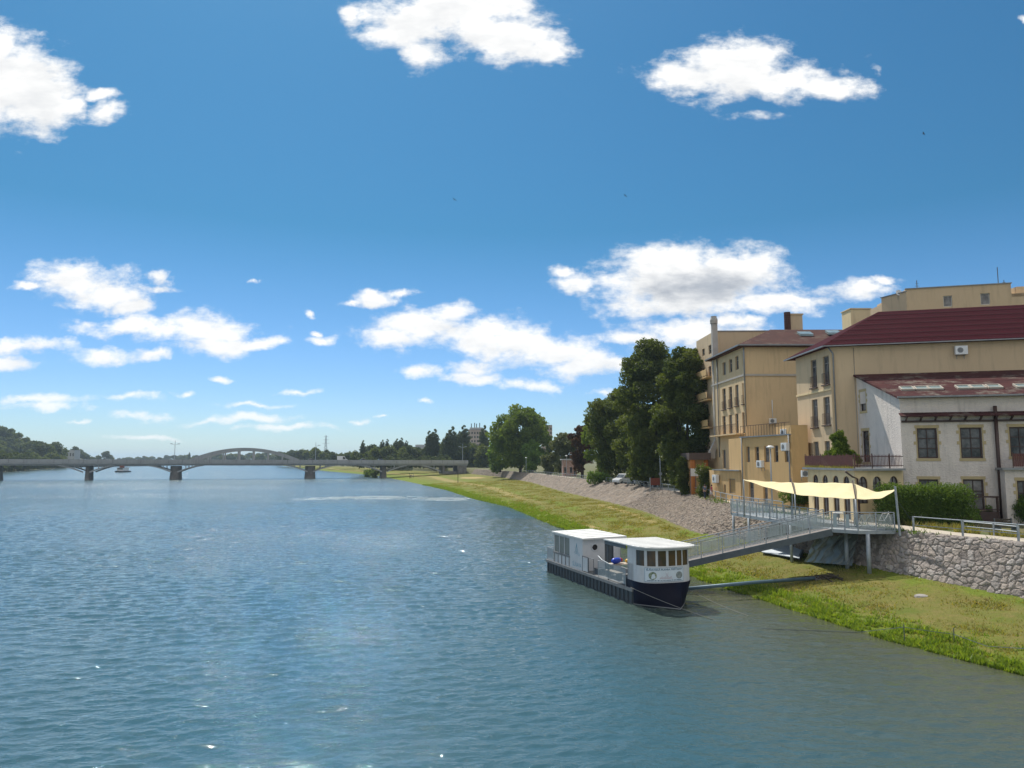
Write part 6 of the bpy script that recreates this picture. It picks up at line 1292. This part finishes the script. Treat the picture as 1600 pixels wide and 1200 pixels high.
# cream sail
bk = [P(1162, 749, 60), P(1200, 752.5, 58.5), P(1237, 754, 57), P(1285, 754.5, 54), P(1333, 756, 52.6), P(1368, 768, 51), P(1400, 764, 49)]
fr = [P(1162, 749.6, 59.8), P(1200, 762, 57), P(1242, 772, 53), P(1290, 777, 51.2), P(1337, 779.8, 49.6), P(1376, 778.3, 48.9), P(1400, 764.6, 48.8)]
fr = [q+Vector((0, 0, 0)) for q in fr]
def cr(pts_, t):
    n = len(pts_)-1; x = t*n; i = min(int(x), n-1); f = x-i; p0, p1, p2, p3 = pts_[max(i-1, 0)], pts_[i], pts_[i+1], pts_[min(i+2, n)]
    return .5*((2*p1)+(p2-p0)*f+(2*p0-5*p1+4*p2-p3)*f*f+(3*p1-p0-3*p2+p3)*f**3)
V_ = []; nu, nv = 60, 14
for i in range(nu+1):
    a, b = cr(bk, i/nu), cr(fr, i/nu)
    for j in range(nv+1):
        q = a.lerp(b, j/nv); wdt = (a-b).length; q = q-Vector((0, 0, .10*wdt*.35*4*(j/nv)*(1-j/nv)*(.5+.5*abs(math.sin(i/nu*9.4)))+.02*math.sin(i*.9+j*.5))); V_.append(tuple(q))
ii, jj = np.meshgrid(np.arange(nu), np.arange(nv), indexing='ij'); q = ii*(nv+1)+jj
sl = thing('shade_sail', 'long cream shade sail stretched over the landing stage', 'shade sail', tuple(fr[4])); o = np_mesh('cloth', np.array(V_)-np.array(fr[4]), np.stack([q, q+1, q+nv+2, q+nv+1], -1).reshape(-1, 4), 'sail', sl, smooth=True); md = o.modifiers.new('thickness', 'SOLIDIFY'); md.thickness = .012
for a, b in ((bk[2]+Vector((-.05, 0, .25)), fr[2]), (bk[4]+Vector((-.03, 0, .15)), fr[4])): mb = MB(); mb.beam(a+Vector((0, 0, .06)), b+Vector((0, 0, .06)), .07, .07); mb.build('spar', 'brownwood', sl)
for q, zb_, r in ((fr[2], DZ, .05), (fr[4], DZ, .06), (bk[2], DZ, .05), (bk[4], DZ, .06), (bk[0], DZ-1.0 if False else DZ, .04)):
    mb = MB(); mb.tube([(q.x, q.y, zb_), (q.x, q.y, q.z)], r, 8); mb.build('pole', 'steel', sl, smooth=True)
pr = P(1406, 830, 47.4); mb = MB(); mb.tube([(pr.x, pr.y, 3.9), (pr.x-.15, pr.y, 7.0)], .07, 8); mb.tube([(pr.x-.15, pr.y, 7.0), bk[6]], .015, 4); mb.build('pole', 'steel', sl); mb = MB(); mb.tube([(pr.x-.12, pr.y, 6.2), tuple(G(1428, 818, 4.6))], .015, 4); mb.build('guy_wire', 'darksteel', sl)
# bicycles on the stage
def bicycle(label, loc, rz):
    t = thing('bicycle', label, 'bicycle', (0, 0, 0), 'bicycles parked on the landing stage')
    for x in (-.5, .52):
        mb = MB(); mb.tube([(x+.34*math.cos(a), 0, .35+.34*math.sin(a)) for a in [k*math.pi/10 for k in range(21)]], .018, 5, cap=False); wh = mb.build('wheel', 'tyre', t); mb = MB()
        for k in range(10): a = k*math.pi/5; mb.tube([(x, 0, .35), (x+.33*math.cos(a), 0, .35+.33*math.sin(a))], .004, 3)
        mb.build('spokes', 'steel', wh)
    mb = MB(); q = {'bb': (-.05, 0, .32), 'seat': (-.22, 0, .82), 'head': (.38, 0, .85), 'rear': (-.5, 0, .35), 'front': (.52, 0, .35), 'h2': (.36, 0, .95)}
    for a, b in (('bb', 'seat'), ('bb', 'head'), ('seat', 'head'), ('bb', 'rear'), ('seat', 'rear'), ('front', 'h2')): mb.tube([q[a], q[b]], .02, 6)
    mb.build('frame', 'white', t); mb = MB(); mb.box(-.34, -.1, -.07, .07, .86, .91); mb.build('saddle', 'black', t, bevel=.02); mb = MB(); mb.tube([(.30, -.28, 1.0), (.38, 0, .98), (.30, .28, 1.0)], .016, 6); mb.build('handlebar', 'black', t)
    t.location = loc; t.rotation_euler = (0, 0, rz); return t
p = G(1352, 824, DZ); bicycle('white framed bicycle leaning left behind the stage railing', (p.x, p.y, DZ), .15)
p = G(1383, 821, DZ); bicycle('white framed bicycle nearest the promenade behind the stage railing', (p.x, p.y, DZ), .35)
def cafe_table(label, loc):
    t = thing('cafe_table', label, 'table', (0, 0, 0), 'small tables under the sail'); mb = MB(); mb.lathe(0, 0, [(0, .72), (.35, .72), (.35, .75), (0, .75)], 18); mb.build('table_top', 'white', t); mb = MB(); mb.tube([(0, 0, .02), (0, 0, .72)], .03, 8); mb.lathe(0, 0, [(0, .03), (.25, .02), (.25, 0)], 12); mb.build('pedestal', 'darksteel', t); t.location = loc; return t
for u, v, lb in ((1318, 819, 'small round white table under the left half of the sail'), (1357, 812, 'small round white table under the right half of the sail')): p = G(u, v, DZ); cafe_table(lb, (p.x, p.y+.8, DZ))

# ------------------------------------------------------------------ promenade railings, lamps, boards
def prom_rail(label, y0, y1, step):
    yy = np.linspace(y0, y1, 800); xx = ix(yy, YT, XT)+.55; sl_ = np.concatenate([[0], np.cumsum(np.hypot(np.diff(xx), np.diff(yy)))]); n = max(1, round(sl_[-1]/step)); step = sl_[-1]/n; t = thing('promenade_railing', label, 'railing', (float(xx[0]), y0, 4.05)); pp = []
    for k in range(n+1): y = float(np.interp(k*step, sl_, yy)); pp.append(Vector((float(ix(y, YT, XT))+.55, y, 4.05)))
    for k, p in enumerate(pp): mb = MB(); mb.beam(p-Vector((0, 0, .1)), p+Vector((0, 0, 1.05)), .09, .09, (1, 0, 0)); mb.build('post', 'steel', t)
    for z, r in ((1.02, .035), (.5, .022)): mb = MB(); mb.tube([p+Vector((0, 0, z)) for p in pp], r, 6); mb.build('rail', 'steel', t)
prom_rail('near stretch of grey pipe railing above the stone wall at the right', 22, 47.6, 3.05)
prom_rail('long stretch of grey pipe railing running from the landing stage towards the far bridge', 64.6, 262, 2.95)
def lamp(label, x, y, h, sign=False, zb_=4.05):
    t = thing('street_lamp', label, 'street lamp', (x, y, zb_), 'street lamps along the promenade'); mb = MB(); mb.tube([(x, y, zb_), (x, y, zb_+h)], [.07, .05], 8); mb.build('pole', 'steel', t, smooth=True)
    mb = MB(); mb.lathe(x, y, [(0, zb_+h+.17), (.16, zb_+h+.14), (.36, zb_+h+.03), (.36, zb_+h-.02), (.12, zb_+h-.1), (0, zb_+h-.1)], 14); mb.build('lamp_head', 'lampglass', t, smooth=True)
    if sign: mb = MB(); mb.v = []; R_ = .26; pts_ = [(x+R_*math.cos(a), y-.09, zb_+2.5+R_*math.sin(a)) for a in [k*math.pi/10 for k in range(20)]]; mb.add(pts_+[(q[0], y-.06, q[2]) for q in pts_], [tuple(range(20)), tuple(range(20, 40))]); mb.build('round_sign', 'steel', t)
L1 = P(1031, 705, 112); lamp('street lamp with a round sign on its pole beside the brown board', L1.x, 112, L1.z-4.1, True)
L1 = P(885, 712, 186); lamp('street lamp before the brick kiosk', L1.x, 186, L1.z-4.1)
L1 = P(822, 715, 236); lamp('farthest street lamp below the huge round tree', L1.x, 236, L1.z-4.1)
L1 = P(1203.5, 698, 64.5); lamp('nearest street lamp in front of the orange house', L1.x, 64.5, L1.z-4.1)
t = thing('notice_board', 'brown red notice board on two posts beside the lamp', 'notice board', (0, 0, 0)); a = P(1016.5, 747, 112.5); b = P(1031, 747, 112.5); z1 = a.z; z0 = P(1016, 758, 112.5).z
mb = MB(); mb.box(a.x, b.x+.1, 112.45, 112.55, z0, z1); mb.build('board', 'brick', t); mb = MB()
for x in (a.x-.08, b.x+.15): mb.box(x-.05, x+.05, 112.43, 112.57, 4.0, z1+.1)
mb.build('posts', 'steel', t)
# garden bench and low fence at the right
def bench(label, p, rz):
    t = thing('garden_bench', label, 'bench', (0, 0, 0)); mb = MB()
    for k in range(3): mb.box(-.8, .8, -.2+k*.14, -.08+k*.14, .42, .46)
    mb.build('seat', 'bark', t); mb = MB()
    for k in range(2): mb.box(-.8, .8, .24, .27, .58+k*.16, .70+k*.16)
    mb.build('backrest', 'bark', t)
    for x in (-.7, .7): mb = MB(); mb.box(x-.04, x+.04, -.18, .24, 0, .42); mb.box(x-.04, x+.04, .22, .26, .42, .9); mb.build('leg', 'darksteel', t)
    t.location = p; t.rotation_euler = (0, 0, rz)
p = G(1576, 833, 4.1); bench('weathered garden bench beside the path before the round bush', (p.x+.3, p.y+.6, 4.06), .3)
t = thing('low_fence', 'low grey rail fence between garden and path behind the near railing', 'fence', (0, 0, 0)); pp = [G(u, v, 4.1) for u, v in ((1512, 833), (1560, 838), (1600, 843))]; mb = MB()
for p in pp: mb.tube([(p.x, p.y+.4, 4.0), (p.x, p.y+.4, 4.85)], .05, 6)
mb.build('posts', 'steel', t); mb = MB()
for z in (4.5, 4.8): mb.tube([(p.x, p.y+.4, z) for p in pp], .03, 5)
mb.build('rails', 'steel', t)
# cable on stakes along the shore
ck = thing('shore_cable', 'dark cable running through the shore grass from the water on thin stakes', 'cable', tuple(G(1412, 1002, .1))); ca = [G(1190, 982, .02), G(1260, 985, .02), G(1340, 988, .02)]; s1 = G(1413, 1003, .1); s2 = G(1491, 1010, .12); s3 = G(1640, 1062, .3)
mb = MB(); mb.tube(ca+[s1+Vector((0, 0, .68)), s1.lerp(s2, .5)+Vector((0, 0, .6)), s2+Vector((0, 0, .55)), s2.lerp(s3, .4)+Vector((0, 0, .5)), s3+Vector((0, 0, 1.1))], .013, 5); mb.build('cable', 'darksteel', ck)
for s in (s1, s2): mb = MB(); mb.tube([s-Vector((0, 0, .3)), s+Vector((.02, 0, .82))], .022, 5); mb.build('stake', 'darksteel', ck)
# driftwood and stone in the meadow, posts
for nm, lb, (u, v), z in (('driftwood', 'small pile of driftwood at the bank end of the boom', (1290, 900), 1.2), ('flat_stone', 'flat grey stone lying in the meadow below the near wall', (1440, 932), 1.0)):
    p = G(u, v, z); z = gz1(p.x, p.y); mb = MB(); r = random.Random(3)
    if nm == 'driftwood':
        for k in range(9): a = r.uniform(0, 3.1); q = Vector((p.x+r.gauss(0, .4), p.y+r.gauss(0, .3), z+r.uniform(.03, .2))); d = Vector((math.cos(a), math.sin(a), r.uniform(-.1, .2)))*r.uniform(.3, .8); mb.tube([q-d, q+d*.2+Vector((0, 0, .05)), q+d], [.05, .06, .03], 6)
    else: mb.lathe(p.x, p.y, [(0, z+.10), (.2, z+.10), (.36, z+.05), (.4, z-.05)], 9)
    tag(mb.build(nm, 'bark' if nm == 'driftwood' else 'rock'), lb, nm.replace('_', ' '))
for u, vt, vb, lb in ((715.5, 735, 755, 'thin dark pole standing alone on the far meadow'), (640, 739, 747, 'short stake in the shore grass near the far walkers')):
    p = G(u, vb, .6); hgt = (vb-vt)*p.y/F; t = thing('meadow_post', lb, 'post', tuple(p)); mb = MB(); mb.tube([p-Vector((0, 0, .6)), p+Vector((0, 0, hgt))], [.1, .08], 6); mb.build('post', 'bark', t)
# ------------------------------------------------------------------ people
def person(label, x, y, z, rz, top, bottom, hair='hair', stride=.25, h=1.72, arm=.15, shorts=True):
    k = h/1.72; root = thing('person', label, 'person', (0, 0, 0), None)
    def skin(name, V, E, m, par):
        me = bpy.data.meshes.new(name); me.from_pydata([tuple(c*k for c in v[:3]) for v in V], E, []); o = bpy.data.objects.new(name, me); col.objects.link(o); o.parent = par
        s_ = o.modifiers.new('skin', 'SKIN'); s_.use_smooth_shade = True
        for i, v in enumerate(V): d = me.skin_vertices[0].data[i]; d.radius = (v[3]*k, (v[4] if len(v) > 4 else v[3])*k); d.use_root = (i == 0)
        ss = o.modifiers.new('sub', 'SUBSURF'); ss.levels = 1; ss.render_levels = 2; me.materials.append(M[m]); return o
    s = stride; a = arm
    V = [(0, 0, .95, .14, .10), (0, 0, 1.15, .12, .09), (0, .01, 1.38, .16, .10), (0, .02, 1.48, .06, .055), (0, .03, 1.58, .085, .09), (0, .03, 1.68, .075, .085),
         (.19, .0, 1.42, .05), (.23, a*.4, 1.15, .042), (.24, a, .93, .032), (.24, a+.04, .82, .03), (-.19, 0, 1.42, .05), (-.23, -a*.2, 1.15, .042), (-.24, -a*.3, .93, .032), (-.24, -a*.2, .82, .03),
         (.09, s*.45, .50, .062), (.10, s*.9, .10, .042), (.10, s*.9+.12, .04, .035), (-.09, -s*.35, .50, .062), (-.10, -s*1.1, .12, .042), (-.10, -s*1.1+.12, .04, .035), (.09, .02, .85, .085), (-.09, -.02, .85, .085)]
    E = [(0, 1), (1, 2), (2, 3), (3, 4), (4, 5), (2, 6), (6, 7), (7, 8), (8, 9), (2, 10), (10, 11), (11, 12), (12, 13), (0, 20), (20, 14), (14, 15), (15, 16), (0, 21), (21, 17), (17, 18), (18, 19)]
    skin('body', V, E, 'skin', root)
    g = .022; T = [(0, 0, .92, .16, .125), (0, 0, 1.15, .145, .115), (0, .01, 1.40, .175, .12), (.2, 0, 1.43, .075), (.225, a*.3, 1.2, .065), (-.2, 0, 1.43, .075), (-.225, -a*.15, 1.2, .065)]
    skin('shirt', T, [(0, 1), (1, 2), (2, 3), (3, 4), (2, 5), (5, 6)], top, root)
    zl = .45 if shorts else .14; B_ = [(0, 0, .97, .155, .12), (.09, .02, .84, .11), (-.09, -.02, .84, .11), (.09, s*.45, .52, .085), (-.09, -s*.35, .52, .085)]; E2 = [(0, 1), (0, 2), (1, 3), (2, 4)]
    if not shorts: B_ += [(.10, s*.88, .12, .06), (-.10, -s*1.08, .14, .06)]; E2 += [(3, 5), (4, 6)]
    skin('trousers', B_, E2, bottom, root)
    mb = MB(); mb.lathe(0, .0, [(0, 1.745*k), (.06*k, 1.73*k), (.095*k, 1.67*k), (.10*k, 1.60*k), (.085*k, 1.55*k)], 12); mb.build('hair', hair, root, smooth=True)
    root.location = (x, y, z); root.rotation_euler = (0, 0, rz); return root
Yp = 86.5
person('person in grey blue shirt and dark trousers leaning at the railing', P(1101.5, 770, Yp).x, Yp, 4.1, .3, 'blueshirt', 'darkcloth', shorts=False, stride=.1)
person('person in pink top and pale shorts walking along the promenade', P(1113.5, 770, Yp).x, Yp+.4, 4.1, 1.2, 'pink', 'palecloth', stride=.3, h=1.68)
M['salmon'] = material('salmon_cloth', (.55, .22, .16), .9)
person('person in salmon top walking just right of the one in pink', P(1120, 770, Yp+1).x, Yp+1, 4.1, 1.0, 'salmon', 'palecloth', stride=.28, h=1.66)
p = G(642, 747, .9); person('tiny far person in dark clothes standing on the meadow by the shore', p.x, p.y, .7, 0, 'darkcloth', 'darkcloth', shorts=False, stride=.1)
p = G(645.5, 746.5, .9); person('tiny far person in pale shirt right of the dark one on the meadow', p.x, p.y, .7, .5, 'palecloth', 'darkcloth', stride=.15)
# ------------------------------------------------------------------ vehicles
def vehicle(name, label, cat, loc, rz, L, Wd, H, paint, van=False, group=None):
    """nose along +x"""
    t = thing(name, label, cat, (0, 0, 0), group); hb = .9 if not van else 1.05
    prof = [(-L/2, .35), (-L/2, hb*.95), (-L/2+.05, hb), (L/2-.5, hb*.93), (L/2-.05, hb*.72), (L/2, .4)] if not van else [(-L/2, .35), (-L/2, H-.1), (-L/2+.1, H), (L/2-1.9, H), (L/2-1.0, 1.2), (L/2-.2, 1.0), (L/2, .75), (L/2, .38)]
    mb = MB(); n = len(prof); mb.add([(x, -Wd/2, z) for x, z in prof]+[(x, Wd/2, z) for x, z in prof], [tuple(range(n)), tuple(range(n, 2*n))[::-1]]+[(i, (i+1) % n, n+(i+1) % n, n+i) for i in range(n)]); body = mb.build('body', paint, t, bevel=.08)
    if not van:
        c = [(-L/2+.15, hb-.03), (-L/2+.55, H), (L/2-2.1, H), (L/2-1.15, hb-.05)]; i = .14; mb = MB(); mb.add([(x, -Wd/2+(i if z > hb else .04), z) for x, z in c]+[(x, Wd/2-(i if z > hb else .04), z) for x, z in c], [(0, 1, 2, 3), (7, 6, 5, 4), (0, 4, 5, 1), (1, 5, 6, 2), (2, 6, 7, 3)]); mb.build('cabin', 'glass', t, bevel=.04)
        mb = MB(); mb.box(-L/2+.6, L/2-2.15, -Wd/2+.16, Wd/2-.16, H+.002, H+.04); mb.build('roof', paint, t)
    else:
        mb = MB(); a, b = (L/2-1.85, H-.08), (L/2-1.08, 1.28); mb.add([(a[0]+.06, -Wd/2+.1, a[1]), (a[0]+.06, Wd/2-.1, a[1]), (b[0]+.06, Wd/2-.1, b[1]), (b[0]+.06, -Wd/2+.1, b[1])], [(0, 1, 2, 3)]); mb.build('windscreen', 'glass', t)
        for s in (-1, 1): mb = MB(); y = s*(Wd/2+.006); mb.add([(L/2-2.7, y, 1.2), (L/2-1.35, y, 1.2), (L/2-1.95, y, H-.25), (L/2-2.7, y, H-.25)], [(0, 1, 2, 3)]); mb.build('side_window', 'glass', t)
    for x in (-L/2+.85, L/2-.85):
        for s in (-1, 1): mb = MB(); y0, y1 = s*(Wd/2-.2), s*(Wd/2+.02); q = [(x+.33*math.cos(a), .33+.33*math.sin(a)) for a in [k*math.pi/8 for k in range(16)]]; mb.add([(a, y0, b) for a, b in q]+[(a, y1, b) for a, b in q], [tuple(range(16)), tuple(range(16, 32))]+[(i, (i+1) % 16, 16+(i+1) % 16, 16+i) for i in range(16)]); mb.build('wheel', 'tyre', t)
    for s in (-1, 1): mb = MB(); mb.box(L/2-.03, L/2+.02, s*(Wd/2-.32)-.14, s*(Wd/2-.32)+.14, .62, .76); mb.build('headlight', 'lampglass', t)
    t.location = loc; t.rotation_euler = (0, 0, rz); return t
q = P(966, 750, 140); vehicle('parked_van', 'white van parked under the dark trees behind the railing', 'van', (q.x+1.2, 141, 4.06), math.radians(-140), 4.6, 1.85, 1.95, 'carpaint', True)
q = P(987, 750, 134); vehicle('parked_car', 'white car partly hidden by the tree shade right of the white van', 'car', (q.x+1.5, 135.5, 4.06), math.radians(-100), 4.2, 1.75, 1.45, 'carpaint')
q = P(1001, 750, 128); vehicle('parked_car', 'dark car in deep shade left of the brown board', 'car', (q.x+1.8, 130, 4.06), math.radians(-120), 4.2, 1.75, 1.45, 'darkcar')
# ------------------------------------------------------------------ the road bridge
def by(x): return 313+.3*(x+180)
A0, A1 = Vector((-330, by(-330), 0)), Vector((-21.5, by(-21.5), 0)); ed = (A1-A0).normalized(); BLn = (A1-A0).length
zt0_, zt1_ = 9.05, 8.35
bs = lambda x: (x+330)/ed.x
ztop = lambda s: zt0_+(zt1_-zt0_)*min(1, max(0, (s-60)/(BLn-60)))
def bb(v): s, o, z = v; return (A0.x+ed.x*s-ed.y*o, A0.y+ed.y*s+ed.x*o, z+(ztop(s)-ztop(0)))
br_ = thing('road_bridge', 'long grey concrete road bridge with a low arch crossing the river', 'bridge', tuple(A0+Vector((0, 0, 6)))); WDB = 12
def bbx(mb, s0, s1, o0, o1, z0, z1, n=1):
    for k in range(n): mb.box(s0+(s1-s0)*k/n, s0+(s1-s0)*(k+1)/n, o0, o1, z0, z1)
zD = zt0_
mb = MB(bb); bbx(mb, -60, BLn, 0, WDB, zD-2.0, zD-1.0, 8); bbx(mb, -60, BLn, .6, WDB-.6, zD-2.6, zD-2.003, 8); mb.build('deck', 'bridge', br_)
mb = MB(bb); bbx(mb, -60, BLn+.2, -.12, .12, zD-1.5, zD, 8); bbx(mb, -60, BLn+.2, WDB-.12, WDB+.12, zD-1.5, zD, 8); pp = mb.build('parapet', 'bridge', br_)
mb = MB(bb)
for k in range(52): s = 40+k*5.5; mb.box(s, s+.12, -.17, -.122, zD-1.48, zD-.02)
mb.build('panel_joints', 'pier', pp)
mb = MB(bb); bbx(mb, -60, BLn, .3, WDB-.3, zD-1.0+.002, zD-.96, 8); mb.build('roadway', 'concrete', br_)
for x, w2 in ((-215, 3.6), (-180, 1.0), (-147.2, 2.1), (-92.3, 2.3), (-60, 1.3)):
    s = bs(x); mb = MB(bb); n = 16
    prof_ = [(1.12, -1), (1.08, 1.2), (1.0, 3.2), (1.0, 6.2)]; vs = []; 
    for kx, z in prof_:
        for i in range(n): a = 2*math.pi*i/n; c, sn = math.cos(a), math.sin(a); vs.append((s+w2*kx*math.copysign(abs(c)**.6, c), WDB/2+(WDB/2-2.2)*kx*math.copysign(abs(sn)**.35, sn), z))
    fs = [(r*n+i, r*n+(i+1) % n, (r+1)*n+(i+1) % n, (r+1)*n+i) for r in range(3) for i in range(n)]+[tuple(range(3*n, 4*n))]; mb.add(vs, fs); pi_ = mb.build('pier', 'pier', br_)
for x0, dirs in ((-180, (-1, 1)), (-147.2, (-1, 1)), (-92.3, (-1, 1)), (-60, (-1, 1)), (-33, (-1,))):
    for dr in dirs:
        for o in (.8, WDB-.8):
            s = bs(x0)+dr*1.2; mb = MB(bb); R_ = 9.5; pts_ = [(s+dr*R_*t, o, 3.6+(zD-2.6-3.6)*(1-(1-t)**1.5)) for t in [i/8 for i in range(9)]]
            for a, b in zip(pts_, pts_[1:]): mb.beam(a, b, .6, .55, (0, 0, 1))
            for t in (.35, .62): mb.beam((s+dr*R_*t, o, 3.6+(zD-6.2)*(1-(1-t)**1.5)), (s+dr*R_*t, o, zD-2.5), .35, .35)
            mb.build('haunch_strut', 'bridge', br_)
for o in (.7, WDB-.7):
    mb = MB(bb); xc = -119.3; pts_ = []; ZC = P(385, 698.5, 340).z-.75
    for i in range(41): dx = -24.6+49.2*i/40; z = ZC-6.3*(dx/24)**2; pts_.append((bs(xc+dx), o, z))
    for i in range(40): mb.beam(pts_[i], pts_[i+1], .9, 1.35+.4*(abs(i-20)/20), (0, 0, 1))
    ar = mb.build('arch', 'bridge', br_)
    for dx in (-15, -9, -3, 3, 9, 15): z = ZC-6.3*(dx/24)**2; mb = MB(bb); s = bs(xc+dx); mb.box(s-.3, s+.3, o-.3, o+.3, zD-1.5, z-.4); mb.build('hanger', 'bridge', ar)
mb = MB(bb); bbx(mb, BLn-5, BLn-.5, .5, WDB-.5, 2.5, zD-2.62); bbx(mb, BLn-12.2, BLn-11.2, 1, WDB-1, 2.4, zD-2.62); bbx(mb, BLn-12, BLn+3, 1.2, WDB-1.2, 2.4, 3.6); mb.build('abutment', 'pier', br_)
q0 = bs(-215); mb = MB(bb); mb.box(q0-25, q0-1, -9, WDB, -1, 2.3); mb.box(q0-25, q0+1.5, -11, WDB, -1, .9)
tag(mb.build('stone_quay', 'beige'), 'beige stone quay in the water at the left end of the bridge', 'quay')
def blamp(label, u, vtop_, double=True):
    x = P(u, 700, 330).x; 
    for _ in range(4): x = (u-800)/F*(by(x)+3)
    s = bs(x); zz = P(u, vtop_, by(x)+3).z; t = thing('bridge_lamp', label, 'street lamp', bb((s, 3, zD-1)), 'lamp posts on the bridge'); mb = MB(bb); mb.tube([(s, 3, zD-1), (s, 3, zz)], [.14, .09], 6); mb.build('pole', 'steel', t); mb = MB(bb)
    for dr in ((-1, 1) if double else (1,)): mb.tube([(s, 3, zz-2.0), (s+dr*1.5, 3, zz-1.5)], .07, 5); mb.box(s+dr*1.5-.5, s+dr*1.5+.5, 2.8, 3.2, zz-1.6, zz-1.35)
    mb.build('lamp_arms', 'steel', t)
blamp('tall double armed lamp post on the bridge left of the arch', 278.5, 687); blamp('slim lamp post on the bridge right of the arch', 497.5, 689, False); blamp('double armed lamp post at the right end of the bridge', 726, 691)
def onbridge(u, lane):
    x = P(u, 700, 335).x
    for _ in range(4): x = (u-800)/F*(by(x)+lane)
    return bb((bs(x), lane, zD-.96))
az = math.atan2(ed.y, ed.x)
vehicle('delivery_truck', 'white delivery van driving over the bridge', 'van', onbridge(541, 4), az, 5.2, 2.0, 2.7, 'carpaint', True)
vehicle('passing_car', 'light car on the bridge left of the white delivery van', 'car', onbridge(497, 7), az, 4.3, 1.75, 1.5, 'carpaint'); vehicle('passing_car', 'light car on the bridge right of the white delivery van', 'car', onbridge(573, 7), az+3.14, 4.3, 1.75, 1.5, 'carpaint')
vehicle('passing_car', 'dark car on the bridge near its right end', 'car', onbridge(602, 4), az, 4.3, 1.75, 1.5, 'darkcar')
# excursion boat beyond the bridge
p = G(185.5, 738, 0); eb = thing('excursion_boat', 'small dark and white excursion boat seen under the bridge', 'boat', tuple(p)); x, y = p.x, p.y
mb = MB(); mb.add([(x-2.9, y, .9), (x+2.9, y, .9), (x+2.6, y, -.2), (x-2.6, y, -.2), (x-2.9, y+11, .9), (x+2.9, y+11, .9), (x+2.6, y+11, -.2), (x-2.6, y+11, -.2), (x, y-2.2, 1.2), (x, y-1.6, -.2)], [(0, 8, 9, 3), (8, 1, 2, 9), (0, 3, 7, 4), (1, 5, 6, 2), (4, 7, 6, 5), (0, 4, 5, 1), (0, 1, 8)]); mb.build('hull', 'hull', eb)
mb = MB(); mb.box(x-2.1, x+2.1, y+1.5, y+9, .9, 3.0); mb.build('cabin', 'white', eb); mb = MB(); mb.box(x-1.9, x+1.9, y+1.42, y+1.495, 1.9, 2.7); mb.build('window', 'glass', eb); mb = MB(); mb.box(x-2.4, x+2.4, y+1, y+9.4, 3.003, 3.2); mb.build('roof', 'rust', eb); mb = MB(); mb.box(x-1.2, x+1.2, y+3, y+5, 3.203, 4.9); mb.build('wheelhouse', 'brick', eb)
# lattice pylon
p = P(509, 700, 1400); t = thing('lattice_pylon', 'steel lattice pylon on the horizon behind the bridge', 'pylon', (p.x, 1400, 3)); z1 = P(509, 680, 1400).z; mb = MB()
for sx in (-1, 1):
    for sy in (-1, 1): mb.tube([(p.x+sx*4.5, 1400+sy*4.5, 3), (p.x+sx*1.2, 1400+sy*1.2, z1*.72), (p.x+sx*.4, 1400+sy*.4, z1)], .28, 4)
lv = 9
for k in range(lv):
    f0, f1 = k/lv, (k+1)/lv; w_0, w_1 = 4.5-4*f0, 4.5-4*f1
    for sy in (-1, 1): mb.tube([(p.x-w_0, 1400+sy*w_0, 3+(z1-3)*f0), (p.x+w_1, 1400+sy*w_1, 3+(z1-3)*f1)], .2, 4); mb.tube([(p.x+w_0, 1400+sy*w_0, 3+(z1-3)*f0), (p.x-w_1, 1400+sy*w_1, 3+(z1-3)*f1)], .2, 4)
mb.build('tower', 'steel', t); mb = MB()
for q, wd in ((.72, 7), (.84, 6), (.95, 5)): mb.beam((p.x-wd, 1400, z1*q), (p.x+wd, 1400, z1*q), .5, .5)
mb.build('crossarm', 'steel', t)
# ------------------------------------------------------------------ birds
def bird(label, u, v, Y, s=1):
    q = P(u, v, Y); t = thing('bird', label, 'bird', (0, 0, 0), 'birds gliding high over the river'); mb = MB(); mb.tube([(0, -.25, 0), (0, -.1, .01), (0, .12, .0), (0, .3, -.02)], [.02, .07, .06, .01], 7); mb.build('body', 'black', t); mb = MB()
    for sg in (-1, 1): mb.add([(sg*.04, -.1, .02), (sg*.35, -.16, .13), (sg*.7, .0, .05), (sg*.35, .04, .12), (sg*.04, .1, .02)], [(0, 1, 3, 4), (1, 2, 3)])
    mb.build('wings', 'black', t); t.location = q; t.scale = (s, s, s); t.rotation_euler = (0, .3, .8)
bird('tiny dark bird high above the tan penthouse', 1443, 209, 160); bird('tiny dark bird between the upper clouds', 977, 306, 170); bird('tiny dark bird left of the middle of the sky', 710, 312, 170)
# ------------------------------------------------------------------ thin summer haze over the river
mb = MB(); mb.box(-15000, 15000, -400, 14000, -5, 95); M['haze'] = hm_ = bpy.data.materials.new('thin_air'); hm_.use_nodes = True; t_n = hm_.node_tree; t_n.nodes.clear()
pv = t_n.nodes.new('ShaderNodeVolumePrincipled'); pv.inputs['Color'].default_value = (.68, .86, 1, 1); pv.inputs['Density'].default_value = .00013; pv.inputs['Anisotropy'].default_value = .3
oo = t_n.nodes.new('ShaderNodeOutputMaterial'); t_n.links.new(pv.outputs[0], oo.inputs['Volume'])
tag(mb.build('haze', 'haze'), 'thin pale haze in the air over the river', 'haze', kind='stuff')
